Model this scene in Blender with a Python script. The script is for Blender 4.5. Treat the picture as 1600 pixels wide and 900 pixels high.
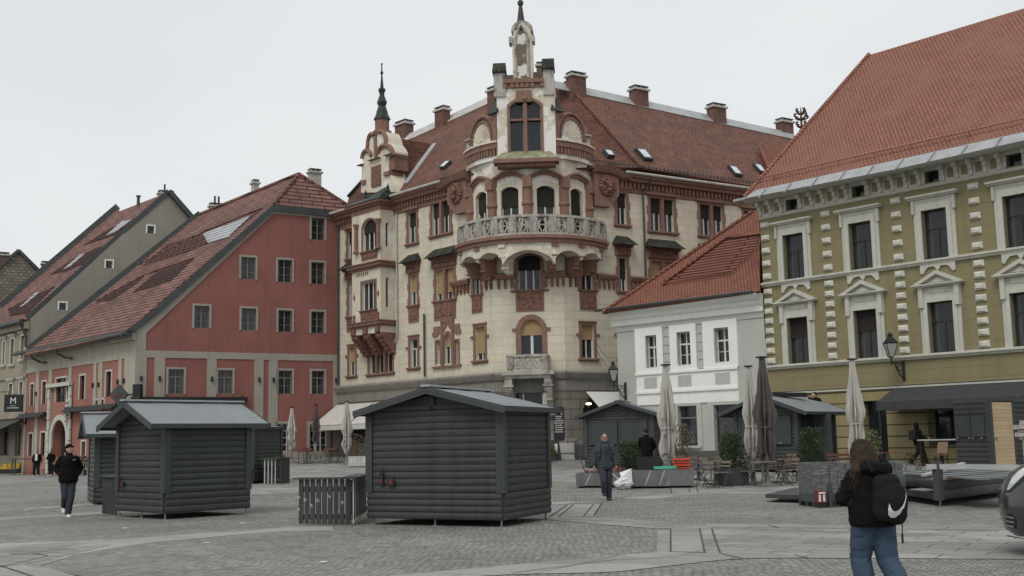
import bpy, math, random
from mathutils import Vector, Matrix, geometry, noise
random.seed(7)
rad = math.radians
sc = bpy.context.scene
COL = sc.collection
for _o in list(bpy.data.objects): bpy.data.objects.remove(_o)

# ---------------------------------------------------------------- camera
CAM = Vector((0, 0, 1.6)); FPX = 1800.0
PITCH = rad(7.593); ROLL = rad(1.146)
FWD = Vector((0, math.cos(PITCH), math.sin(PITCH)))
_u0 = Vector((0, -math.sin(PITCH), math.cos(PITCH))); _r0 = Vector((1, 0, 0))
RT = _r0*math.cos(ROLL) - _u0*math.sin(ROLL); UP = _u0*math.cos(ROLL) + _r0*math.sin(ROLL)
cd = bpy.data.cameras.new('camera'); cam = bpy.data.objects.new('camera', cd); COL.objects.link(cam)
m = Matrix((RT, UP, -FWD)).transposed().to_4x4(); m.translation = CAM; cam.matrix_world = m
cd.sensor_width = 36; cd.lens = FPX/1600*36; cd.clip_end = 3000; cd.clip_start = .1
sc.camera = cam
# ---------------------------------------------------------------- world, sun, exposure
W = bpy.data.worlds.new('World'); sc.world = W; W.use_nodes = True
nt = W.node_tree; bg = nt.nodes['Background']
SUN_EL, SUN_AZ = rad(52), rad(205)
sky = nt.nodes.new('ShaderNodeTexSky'); sky.sky_type = 'NISHITA'; sky.sun_disc = False
sky.sun_elevation = SUN_EL; sky.sun_rotation = SUN_AZ
tc = nt.nodes.new('ShaderNodeTexCoord')
nz = nt.nodes.new('ShaderNodeTexNoise'); nz.inputs['Scale'].default_value = 2.2; nz.inputs['Detail'].default_value = 4
mp = nt.nodes.new('ShaderNodeMapping'); mp.inputs['Scale'].default_value = (1, 1, 2.5)
nt.links.new(tc.outputs['Generated'], mp.inputs[0]); nt.links.new(mp.outputs[0], nz.inputs['Vector'])
cr = nt.nodes.new('ShaderNodeValToRGB')
cr.color_ramp.elements[0].position = .3; cr.color_ramp.elements[0].color = (6.75, 7.05, 7.25, 1)
cr.color_ramp.elements[1].position = .72; cr.color_ramp.elements[1].color = (7.85, 7.95, 7.85, 1)
nt.links.new(nz.outputs['Fac'], cr.inputs[0])
mx = nt.nodes.new('ShaderNodeMixRGB'); mx.inputs[0].default_value = .93
nt.links.new(sky.outputs[0], mx.inputs[1]); nt.links.new(cr.outputs[0], mx.inputs[2])
nt.links.new(mx.outputs[0], bg.inputs[0]); bg.inputs[1].default_value = .112
sl = bpy.data.lights.new('sun', 'SUN'); sl.energy = 1.35; sl.angle = rad(25); sl.color = (1, .97, .92)
so = bpy.data.objects.new('sun', sl); COL.objects.link(so)
sdir = Vector((math.sin(SUN_AZ)*math.cos(SUN_EL), math.cos(SUN_AZ)*math.cos(SUN_EL), math.sin(SUN_EL)))
so.rotation_euler = sdir.to_track_quat('Z', 'Y').to_euler()
sc.view_settings.view_transform = 'Standard'; sc.view_settings.look = 'None'
sc.view_settings.exposure = 0.0; sc.view_settings.gamma = 1; sc.view_settings.use_curve_mapping = False

# ---------------------------------------------------------------- measuring from the photograph
def ray(px, py): return FWD + RT*((px-800)/FPX) + UP*((450-py)/FPX)
def PY(px, py, Y): d = ray(px, py); return CAM + d*(Y/d.y)
def PZ(px, py, z): d = ray(px, py); return CAM + d*((z-1.6)/d.z)
def sstep(a, b, x):
    t = max(0, min(1, (x-a)/(b-a))); return t*t*(3-2*t)
def g(x, y): return .02*max(0, y-31)*sstep(-29, -13, x)
def GP(px, py):
    d = ray(px, py); t = 5.0     # march down the ray until it meets the ground
    while t < 400 and (CAM+d*t).z > g(*(CAM+d*t)[:2]): t += .5
    a, c = t-.5, t
    for _ in range(25):
        m_ = (a+c)/2; p = CAM+d*m_
        if p.z > g(p.x, p.y): a = m_
        else: c = m_
    p = CAM+d*c; return Vector((p.x, p.y, g(p.x, p.y)))
def plane_hit(px, py, p0, n):
    d = ray(px, py); return CAM + d*((p0-CAM).dot(n)/d.dot(n))

class Fr:                      # a wall plane: u along it, n out of it, z up
    def __init__(s, A, B, z=0):
        s.o = Vector((A[0], A[1], z)); b = Vector((B[0], B[1], z)); s.L = (b-s.o).length
        s.u = (b-s.o).normalized(); s.n = Vector((s.u.y, -s.u.x, 0)); s.k = Vector((0, 0, 1))
    def P(s, u, n, z): return s.o + s.u*u + s.n*n + s.k*z
    def uz(s, px, py, n=0):
        p = plane_hit(px, py, s.o + s.n*n, s.n) - s.o
        return p.dot(s.u), p.z
    def R(s, x0, y0, x1, y1, n=0):
        ym = (y0+y1)/2; xm = (x0+x1)/2
        return s.uz(x0, ym, n)[0], s.uz(x1, ym, n)[0], s.uz(xm, y1, n)[1], s.uz(xm, y0, n)[1]
    def off(s, n):
        f = Fr.__new__(Fr); f.o = s.o + s.n*n; f.u = s.u; f.n = s.n; f.k = s.k; f.L = s.L; return f
class Loc(Fr):
    def __init__(s, loc=(0, 0, 0), rz=0):
        s.o = Vector(loc); s.u = Vector((math.cos(rz), math.sin(rz), 0)); s.n = Vector((math.sin(rz), -math.cos(rz), 0)); s.k = Vector((0, 0, 1)); s.L = 1

# ---------------------------------------------------------------- mesh builder
def rw(o):
    v = Vector((0, 0, 0))
    while o: v = v + o.location; o = o.parent
    return v
SPLIT = dict(corner_posts='corner_post', verge_flashing='verge_board', brackets='cornice_bracket', frieze_panels='frieze_panel', pilasters='pilaster', columns='column', corbels='corbel', inset_panels='inset_panel',
             window_posters='window_poster', rusticated_blocks='rustic_block', quoin_blocks='quoin_block', latches='latch', rafters='rafter', dentils='dentil', window_surrounds='window_surround', feet='foot', loose_boards='loose_board',
             parapet_blocks='parapet_block', shop_lamps='shop_lamp', chrome_strips='chrome_strip', oriel_corbels='oriel_corbel', stacked_panels='stacked_panel', drum_columns='drum_column', ornaments='ornament', timber_battens='timber_batten',
             light_veins='light_vein', finials='finial', ridge_tiles='ridge_tile', painted_mark='painted_digit', snowflake_stickers='snowflake_sticker', legs='leg', straps='strap', wrapped_boards='board', awning_arms='awning_arm', small_boxes='small_box', corbel_tables='corbel_table_piece', red_marks='red_mark')
class MB:
    def __init__(s): s.v = []; s.f = []; s.m = []; s.mi = 0
    def add(s, pts, faces):
        b = len(s.v); s.v += [Vector(p) for p in pts]
        for f in faces: s.f.append([b+i for i in f]); s.m.append(s.mi)
        return s
    def poly(s, *pts): return s.add(pts, [list(range(len(pts)))])
    def box(s, fr, u0, u1, n0, n1, z0, z1, tz=0, tu=0):   # tz/tu: taper of the outer face
        a = [fr.P(u0, n0, z0), fr.P(u1, n0, z0), fr.P(u1, n0, z1), fr.P(u0, n0, z1),
             fr.P(u0+tu, n1, z0+tz), fr.P(u1-tu, n1, z0+tz), fr.P(u1-tu, n1, z1-tz), fr.P(u0+tu, n1, z1-tz)]
        return s.add(a, [(0, 1, 2, 3), (7, 6, 5, 4), (0, 4, 5, 1), (1, 5, 6, 2), (2, 6, 7, 3), (3, 7, 4, 0)])
    def prism(s, fr, pl, n0, n1, caps=True):              # pl: outline in (u,z)
        k = len(pl); a = [fr.P(u, n0, z) for u, z in pl] + [fr.P(u, n1, z) for u, z in pl]
        fs = [(i, i+k, (i+1) % k+k, (i+1) % k) for i in range(k)]
        if caps:
            tr = geometry.tessellate_polygon([[Vector((u, z, 0)) for u, z in pl]])
            fs += [tuple(t) for t in tr] + [tuple(i+k for i in reversed(t)) for t in tr]
        return s.add(a, fs)
    def solid(s, pts, d):                                 # flat 3D outline given thickness d (vector)
        k = len(pts); pts = [Vector(p) for p in pts]; d = Vector(d)
        tr = geometry.tessellate_polygon([pts])
        return s.add(pts+[p+d for p in pts], [tuple(t) for t in tr]+[tuple(i+k for i in reversed(t)) for t in tr]+[(i, i+k, (i+1) % k+k, (i+1) % k) for i in range(k)])
    def tube(s, pts, r, seg=6, close=False, cap=True):
        pts = [Vector(p) for p in pts]; n = len(pts); rr = r if isinstance(r, (list, tuple)) else [r]*n
        b = len(s.v); prev = None
        for i, p in enumerate(pts):
            if close: t = (pts[(i+1) % n]-pts[i-1])
            else: t = (pts[min(i+1, n-1)]-pts[max(i-1, 0)])
            t.normalize()
            if prev is None: a = t.orthogonal().normalized()
            else: a = (prev - t*prev.dot(t)).normalized()
            prev = a; c = t.cross(a)
            for k in range(seg):
                w = 2*math.pi*k/seg; s.v.append(p + (a*math.cos(w)+c*math.sin(w))*rr[i])
        rng = n if close else n-1
        for i in range(rng):
            for k in range(seg):
                j = (i+1) % n; s.f.append([b+i*seg+k, b+i*seg+(k+1) % seg, b+j*seg+(k+1) % seg, b+j*seg+k]); s.m.append(s.mi)
        if cap and not close:
            s.f.append([b+k for k in reversed(range(seg))]); s.m.append(s.mi)
            s.f.append([b+(n-1)*seg+k for k in range(seg)]); s.m.append(s.mi)
        return s
    def bar(s, a, b, w, h=None):                          # rectangular bar between two points
        a = Vector(a); b = Vector(b); t = (b-a).normalized(); h = h or w
        x = t.cross(Vector((0, 0, 1)));
        if x.length < 1e-3: x = Vector((1, 0, 0))
        x.normalize(); y = t.cross(x); x = x*w/2; y = y*h/2
        return s.add([a-x-y, a+x-y, a+x+y, a-x+y, b-x-y, b+x-y, b+x+y, b-x+y],
                     [(3, 2, 1, 0), (4, 5, 6, 7), (0, 1, 5, 4), (1, 2, 6, 5), (2, 3, 7, 6), (3, 0, 4, 7)])
    def lathe(s, c, prof, seg=16, a0=0, a1=360, sx=1, sy=1):
        c = Vector(c); full = abs(a1-a0) >= 360; n = seg if full else seg+1; b = len(s.v)
        for r, z in prof:
            for k in range(n):
                w = rad(a0+(a1-a0)*k/seg); s.v.append(c+Vector((r*sx*math.cos(w), r*sy*math.sin(w), z)))
        for i in range(len(prof)-1):
            for k in range(seg):
                k2 = (k+1) % n; s.f.append([b+i*n+k, b+i*n+k2, b+(i+1)*n+k2, b+(i+1)*n+k]); s.m.append(s.mi)
        if full:
            if prof[0][0] > .002: s.f.append([b+k for k in reversed(range(n))]); s.m.append(s.mi)
            if prof[-1][0] > .002: s.f.append([b+(len(prof)-1)*n+k for k in range(n)]); s.m.append(s.mi)
        return s
    def ball(s, c, r, seg=10, rings=6, sc_=(1, 1, 1)):
        prof = [(math.sin(math.pi*i/rings)*r, -math.cos(math.pi*i/rings)*r*sc_[2]) for i in range(rings+1)]
        return s.lathe(c, prof, seg, sx=sc_[0], sy=sc_[1])
    def wall(s, fr, outer, holes=(), n=0, depth=.4, dark=1):
        ls = [[Vector((u, z, 0)) for u, z in outer]] + [[Vector((u, z, 0)) for u, z in h] for h in holes]
        flat = [p for l in ls for p in l]
        s.add([fr.P(p.x, n, p.y) for p in flat], [tuple(t) for t in geometry.tessellate_polygon(ls)])
        for h in holes:
            k = len(h)
            s.add([fr.P(u, n, z) for u, z in h]+[fr.P(u, n-depth, z) for u, z in h], [(i, (i+1) % k, (i+1) % k+k, i+k) for i in range(k)])
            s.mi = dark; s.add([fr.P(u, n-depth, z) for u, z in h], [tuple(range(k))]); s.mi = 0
        return s
    def islands(s):
        r = list(range(len(s.v)))
        def fd(x):
            while r[x] != x: r[x] = r[r[x]]; x = r[x]
            return x
        for f in s.f:
            a = fd(f[0])
            for x in f[1:]: r[fd(x)] = a
        gr_ = {}
        for f, m_ in zip(s.f, s.m): gr_.setdefault(fd(f[0]), []).append((f, m_))
        out = []
        for fs in gr_.values():
            q = MB(); ix = {}
            for f, m_ in fs:
                for x in f:
                    if x not in ix: ix[x] = len(q.v); q.v.append(s.v[x])
                q.f.append([ix[x] for x in f]); q.m.append(m_)
            out.append(q)
        return out
    def build(s, name, mats, parent=None, smooth=False, loc=None):
        if name in SPLIT and parent:
            name = SPLIT[name]; pcs = s.islands()
            if 1 < len(pcs) <= 100:
                for q in pcs: o = q.build(name, mats, parent, smooth)
                return o
        me = bpy.data.meshes.new(name)
        base = rw(parent) if parent else (Vector(loc) if loc is not None else None)
        if base is None:
            xs = [v.x for v in s.v]; ys = [v.y for v in s.v]
            base = Vector(((min(xs)+max(xs))/2, (min(ys)+max(ys))/2, min(v.z for v in s.v)))
        me.from_pydata([v-base for v in s.v], [], s.f); me.update()
        uvl = me.uv_layers.new(name='UVMap')
        Z = Vector((0, 0, 1))
        for p in me.polygons:
            nn = p.normal
            if abs(nn.z) > .995: t = Vector((1, 0, 0)); b2 = Vector((0, 1, 0))
            else: t = Z.cross(nn).normalized(); b2 = nn.cross(t)
            for li in p.loop_indices:
                co = s.v[me.loops[li].vertex_index]; uvl.data[li].uv = (co.dot(t), co.dot(b2))
        if not isinstance(mats, (list, tuple)): mats = [mats]
        for mm in mats: me.materials.append(mm)
        for i, p in enumerate(me.polygons):
            p.material_index = min(s.m[i], len(mats)-1); p.use_smooth = smooth
        if smooth:
            try: me.set_sharp_from_angle(angle=rad(40))
            except Exception: pass
        ob = bpy.data.objects.new(name, me); COL.objects.link(ob)
        if parent: ob.parent = parent
        else: ob.location = base
        return ob
def tag(o, label=None, cat=None, group=None, kind=None):
    if label: o['label'] = label
    if cat: o['category'] = cat
    if group: o['group'] = group
    if kind: o['kind'] = kind
    return o
def thing(name, label, cat, loc=(0, 0, 0), group=None):
    o = bpy.data.objects.new(name, None); COL.objects.link(o); o.location = loc; o.empty_display_size = .3
    return tag(o, label, cat, group)
def copy_tree(o, parent=None):
    c = o.copy(); COL.objects.link(c)
    if parent: c.parent = parent
    for ch in [x for x in bpy.data.objects if x.parent == o]: copy_tree(ch, c)
    return c
def place(root, loc, rz=0, label=None, group=None, s=1):
    root.location = loc; root.rotation_euler = (0, 0, rz)
    if s != 1: root.scale = (s, s, s)
    if label: root['label'] = label
    if group: root['group'] = group
    return root

# ---------------------------------------------------------------- materials
def _base(name):
    mt = bpy.data.materials.new(name); mt.use_nodes = True; n = mt.node_tree
    return mt, n, n.nodes['Principled BSDF']
def _n(n, t, **k):
    x = n.nodes.new(t)
    for a, b in k.items(): x.inputs[a.replace('_', ' ')].default_value = b
    return x
def c3(c): return (c[0], c[1], c[2], 1)
def plain(name, c, rough=.7, var=.12, scale=3.0, bump=0, bscale=40, metal=0, streak=0, dirt=None, dscale=.5, dlo=.52, dhi=.66, spec=.5, crd='Object'):
    mt, n, p = _base(name); L = n.links.new
    t = _n(n, 'ShaderNodeTexCoord')
    a = _n(n, 'ShaderNodeTexNoise', Scale=scale, Detail=5.0, Roughness=.6); L(t.outputs[crd], a.inputs['Vector'])
    mr = _n(n, 'ShaderNodeMapRange'); mr.inputs[3].default_value = 1-var; mr.inputs[4].default_value = 1+var; mr.inputs[1].default_value = .3; mr.inputs[2].default_value = .7
    L(a.outputs['Fac'], mr.inputs[0])
    h = _n(n, 'ShaderNodeHueSaturation'); h.inputs['Color'].default_value = c3(c); L(mr.outputs[0], h.inputs['Value'])
    out = h.outputs[0]
    if streak:
        m2 = _n(n, 'ShaderNodeMapping'); m2.inputs['Scale'].default_value = (3, 3, .25); L(t.outputs['Object'], m2.inputs[0])
        s2 = _n(n, 'ShaderNodeTexNoise', Scale=1.2, Detail=4.0); L(m2.outputs[0], s2.inputs['Vector'])
        r2 = _n(n, 'ShaderNodeMapRange'); r2.inputs[1].default_value = .5; r2.inputs[2].default_value = .8; r2.inputs[3].default_value = 1; r2.inputs[4].default_value = 1-streak
        L(s2.outputs['Fac'], r2.inputs[0]); h2 = _n(n, 'ShaderNodeHueSaturation'); L(out, h2.inputs['Color']); L(r2.outputs[0], h2.inputs['Value']); out = h2.outputs[0]
    if dirt:
        s3 = _n(n, 'ShaderNodeTexNoise', Scale=dscale, Detail=6.0, Roughness=.65); L(t.outputs['Object'], s3.inputs['Vector'])
        r3 = _n(n, 'ShaderNodeMapRange'); r3.inputs[1].default_value = dlo; r3.inputs[2].default_value = dhi; L(s3.outputs['Fac'], r3.inputs[0])
        m3 = _n(n, 'ShaderNodeMixRGB'); m3.inputs[2].default_value = c3(dirt); L(r3.outputs[0], m3.inputs[0]); L(out, m3.inputs[1]); out = m3.outputs[0]
    L(out, p.inputs['Base Color']); p.inputs['Roughness'].default_value = rough; p.inputs['Metallic'].default_value = metal
    p.inputs['Specular IOR Level'].default_value = spec
    if bump:
        b = _n(n, 'ShaderNodeTexNoise', Scale=bscale, Detail=4.0); L(t.outputs['Object'], b.inputs['Vector'])
        bp = _n(n, 'ShaderNodeBump', Strength=bump, Distance=.02); L(b.outputs['Fac'], bp.inputs['Height']); L(bp.outputs[0], p.inputs['Normal'])
    return mt
def brick(name, c1, c2, mortar, w, h, ms=.02, bump=.4, rough=.85, var=.15, off=.5, stain=None, sscale=.35, slo=.5, shi=.65, dist=.02, bias=0.0, step=0, streak=0):
    mt, n, p = _base(name); L = n.links.new
    t = _n(n, 'ShaderNodeTexCoord')
    b = _n(n, 'ShaderNodeTexBrick', Scale=1.0, Mortar_Size=ms, Mortar_Smooth=.2, Bias=bias, Brick_Width=w, Row_Height=h)
    b.offset = off; b.inputs['Color1'].default_value = c3(c1); b.inputs['Color2'].default_value = c3(c2); b.inputs['Mortar'].default_value = c3(mortar)
    L(t.outputs['UV'], b.inputs['Vector'])
    a = _n(n, 'ShaderNodeTexNoise', Scale=1.1, Detail=6.0, Roughness=.65); L(t.outputs['UV'], a.inputs['Vector'])
    mr = _n(n, 'ShaderNodeMapRange'); mr.inputs[1].default_value = .3; mr.inputs[2].default_value = .7; mr.inputs[3].default_value = 1-var; mr.inputs[4].default_value = 1+var; L(a.outputs['Fac'], mr.inputs[0])
    hs = _n(n, 'ShaderNodeHueSaturation'); L(b.outputs['Color'], hs.inputs['Color']); L(mr.outputs[0], hs.inputs['Value']); out = hs.outputs[0]
    if streak:
        m2 = _n(n, 'ShaderNodeMapping'); m2.inputs['Scale'].default_value = (3, 3, .2); L(t.outputs['Object'], m2.inputs[0])
        s2 = _n(n, 'ShaderNodeTexNoise', Scale=1.0, Detail=5.0); L(m2.outputs[0], s2.inputs['Vector'])
        r2 = _n(n, 'ShaderNodeMapRange'); r2.inputs[1].default_value = .48; r2.inputs[2].default_value = .8; r2.inputs[3].default_value = 1; r2.inputs[4].default_value = 1-streak
        L(s2.outputs['Fac'], r2.inputs[0]); h2 = _n(n, 'ShaderNodeHueSaturation'); L(out, h2.inputs['Color']); L(r2.outputs[0], h2.inputs['Value']); out = h2.outputs[0]
    if stain:
        s3 = _n(n, 'ShaderNodeTexNoise', Scale=sscale, Detail=7.0, Roughness=.7); L(t.outputs['Object'], s3.inputs['Vector'])
        r3 = _n(n, 'ShaderNodeMapRange'); r3.inputs[1].default_value = slo; r3.inputs[2].default_value = shi; L(s3.outputs['Fac'], r3.inputs[0])
        m3 = _n(n, 'ShaderNodeMixRGB'); m3.inputs[2].default_value = c3(stain); L(r3.outputs[0], m3.inputs[0]); L(out, m3.inputs[1]); out = m3.outputs[0]
    L(out, p.inputs['Base Color']); p.inputs['Roughness'].default_value = rough; p.inputs['Specular IOR Level'].default_value = .25
    if bump:
        src = None
        if step:   # overlapping courses: height rises toward each lower edge
            sx = _n(n, 'ShaderNodeSeparateXYZ'); L(t.outputs['UV'], sx.inputs[0])
            dv = _n(n, 'ShaderNodeMath'); dv.operation = 'DIVIDE'; dv.inputs[1].default_value = h; L(sx.outputs[1], dv.inputs[0])
            fr_ = _n(n, 'ShaderNodeMath'); fr_.operation = 'FRACT'; L(dv.outputs[0], fr_.inputs[0])
            iv = _n(n, 'ShaderNodeMath'); iv.operation = 'SUBTRACT'; iv.inputs[0].default_value = 1; L(fr_.outputs[0], iv.inputs[1])
            ad = _n(n, 'ShaderNodeMath'); ad.operation = 'SUBTRACT'; L(iv.outputs[0], ad.inputs[0]); L(b.outputs['Fac'], ad.inputs[1]); src = ad.outputs[0]
        else:
            iv = _n(n, 'ShaderNodeMath'); iv.operation = 'SUBTRACT'; iv.inputs[0].default_value = 1; L(b.outputs['Fac'], iv.inputs[1]); src = iv.outputs[0]
        bp = _n(n, 'ShaderNodeBump', Strength=bump, Distance=dist); L(src, bp.inputs['Height']); L(bp.outputs[0], p.inputs['Normal'])
    return mt
def glassm(name, tint=(.02, .025, .03), alpha=.35):
    mt, n, p = _base(name); L = n.links.new; o = n.nodes['Material Output']
    p.inputs['Base Color'].default_value = c3(tint); p.inputs['Roughness'].default_value = .06; p.inputs['Specular IOR Level'].default_value = .7
    t = _n(n, 'ShaderNodeTexCoord'); b = _n(n, 'ShaderNodeTexNoise', Scale=1.3); L(t.outputs['Object'], b.inputs['Vector'])
    bp = _n(n, 'ShaderNodeBump', Strength=.12, Distance=.02); L(b.outputs['Fac'], bp.inputs['Height']); L(bp.outputs[0], p.inputs['Normal'])
    tr = _n(n, 'ShaderNodeBsdfTransparent'); m = _n(n, 'ShaderNodeMixShader'); m.inputs[0].default_value = 1-alpha
    L(tr.outputs[0], m.inputs[1]); L(p.outputs[0], m.inputs[2]); L(m.outputs[0], o.inputs[0]); return mt
def emis(name, c, s):
    mt, n, p = _base(name); p.inputs['Emission Color'].default_value = c3(c); p.inputs['Emission Strength'].default_value = s; return mt
M = {}
M['cream'] = brick('cream_ashlar', (.60, .545, .43), (.63, .575, .46), (.40, .36, .29), 1.15, .46, .011, .35, var=.09, stain=(.50, .46, .37), sscale=.5, slo=.5, shi=.72, streak=.16)
M['creamp'] = plain('cream_plaster', (.62, .565, .45), .85, .08, 1.5, streak=.2, dirt=(.70, .68, .62), dscale=.7, dlo=.56, dhi=.6)
M['patch'] = plain('patched_plaster', (.58, .53, .42), .9, .12, 2.5, bump=.3, bscale=8, dirt=(.74, .72, .68), dscale=.55, dlo=.5, dhi=.53, streak=.25)
M['greystone'] = brick('grey_ashlar', (.20, .185, .155), (.235, .215, .18), (.09, .085, .07), 1.3, .55, .02, .8, var=.12, streak=.25)
M['greyband'] = plain('grey_stone_band', (.22, .205, .18), .85, .15, 2, bump=.2, streak=.3)
M['terra'] = plain('terracotta', (.22, .122, .09), .8, .18, 4, bump=.25, bscale=22, streak=.22)
M['terrad'] = plain('carved_terracotta', (.20, .10, .073), .85, .4, 7, bump=1.0, bscale=7, dirt=(.09, .045, .034), dscale=6, dlo=.5, dhi=.6)
M['balstone'] = plain('weathered_balcony_stone', (.42, .395, .355), .9, .18, 5, bump=.4, bscale=18, streak=.45, dirt=(.13, .13, .11), dscale=1.6, dlo=.52, dhi=.68)
M['slate'] = brick('slate', (.035, .04, .04), (.05, .055, .055), (.015, .015, .015), .3, .2, .02, .6, rough=.6, stain=(.07, .075, .05), sscale=1.2)
M['moss'] = brick('mossy_slate', (.04, .042, .036), (.055, .056, .048), (.012, .012, .01), .28, .16, .03, .8, stain=(.062, .064, .040), sscale=1.5)
M['copper'] = plain('dark_copper', (.02, .032, .029), .5, .3, 6, metal=.3, dirt=(.045, .065, .055), dscale=3)
M['tile_old'] = brick('old_roof_tiles', (.235, .112, .08), (.165, .08, .06), (.065, .036, .028), .2, .17, .02, 1.0, var=.28, stain=(.085, .058, .045), sscale=.5, slo=.52, shi=.75, dist=.04, step=1)
M['tile_dark'] = brick('brown_roof_tiles', (.235, .122, .10), (.185, .095, .078), (.045, .024, .021), 1.6, .36, .05, 1.0, var=.28, stain=(.08, .05, .045), sscale=.35, slo=.5, shi=.72, dist=.09, step=1)
M['tile_slot'] = brick('dark_louvre_tiles', (.085, .038, .033), (.06, .028, .025), (.015, .01, .01), 1.6, .36, .07, 1.0, dist=.1, step=1)
M['tile_new'] = brick('new_roof_tiles', (.37, .165, .125), (.31, .14, .105), (.11, .05, .038), .19, .17, .022, 1.0, var=.1, dist=.035, step=1, stain=(.27, .135, .105), sscale=.3)
M['tile_white'] = brick('orange_roof_tiles', (.30, .125, .086), (.25, .105, .074), (.09, .036, .028), .19, .18, .022, 1.0, var=.12, dist=.035, step=1)
M['redwall'] = plain('red_render', (.25, .100, .084), .88, .13, .4, bump=.15, bscale=60, streak=.16, dirt=(.235, .085, .068), dscale=.35)
M['redfront'] = plain('salmon_render', (.31, .13, .10), .88, .09, .7, bump=.1, bscale=60, streak=.12)
M['greyren'] = plain('pale_grey_render', (.31, .29, .25), .88, .06, 1, streak=.12, bump=.1)
M['greyplast'] = plain('taupe_render', (.265, .248, .208), .9, .08, .5, streak=.14, dirt=(.225, .21, .178), dscale=.25)
M['rubble'] = brick('rubble_wall', (.26, .22, .17), (.19, .165, .13), (.13, .115, .1), .45, .28, .05, .8, var=.25)
M['beigeold'] = plain('old_beige_render', (.30, .265, .20), .9, .12, 1, streak=.35, bump=.2)
M['green'] = brick('olive_render', (.235, .205, .113), (.242, .211, .117), (.18, .155, .08), 400, .48, .010, .4, var=.06, streak=.12)
M['greenb'] = brick('olive_rusticated_base', (.26, .22, .115), (.27, .225, .12), (.07, .06, .035), 400, .5, .03, .9, var=.08, streak=.2)
M['trim'] = plain('stone_trim', (.50, .49, .43), .8, .06, 3, bump=.15, streak=.16)
M['whitetrim'] = plain('white_trim', (.80, .80, .76), .8, .03, 2, streak=.07)
M['whiteren'] = plain('pale_render', (.44, .45, .41), .85, .05, 1, streak=.08)
M['zinc'] = plain('zinc_sheet', (.38, .39, .39), .5, .15, 2, metal=.35)
M['zincd'] = plain('dark_sheet_metal', (.06, .065, .065), .5, .2, 2, metal=.3)
M['brickch'] = brick('chimney_brick', (.21, .105, .08), (.15, .078, .06), (.12, .085, .075), .26, .085, .012, .5, var=.3, stain=(.12, .075, .06), sscale=2)
M['conc'] = plain('concrete', (.45, .43, .40), .85, .12, 3, bump=.2, streak=.3)
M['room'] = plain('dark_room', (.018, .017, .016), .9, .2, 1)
M['glass'] = glassm('window_glass')
M['glassl'] = brick('louvred_glass', (.36, .37, .39), (.30, .31, .33), (.06, .045, .045), 6, .40, .07, .6, rough=.25)
M['wframe'] = plain('white_window_frame', (.62, .62, .60), .5, .05, 3)
M['gframe'] = plain('grey_window_frame', (.17, .16, .15), .6, .1, 3)
M['dframe'] = plain('dark_window_frame', (.030, .024, .020), .5, .15, 3)
M['curt'] = plain('curtain', (.30, .30, .29), .9, .15, 3)
M['blindd'] = brick('dark_roller_blind', (.030, .026, .023), (.034, .029, .026), (.012, .011, .01), 50, .06, .006, .5)
M['blindo'] = brick('ochre_roller_blind', (.36, .255, .135), (.38, .27, .145), (.24, .17, .095), 50, .07, .006, .4, var=.12)
M['black'] = plain('black_metal', (.015, .015, .016), .45, .1, 3, metal=.2)
M['hole'] = plain('shadow_gap', (.01, .01, .01), .9, .1, 1)
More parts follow.
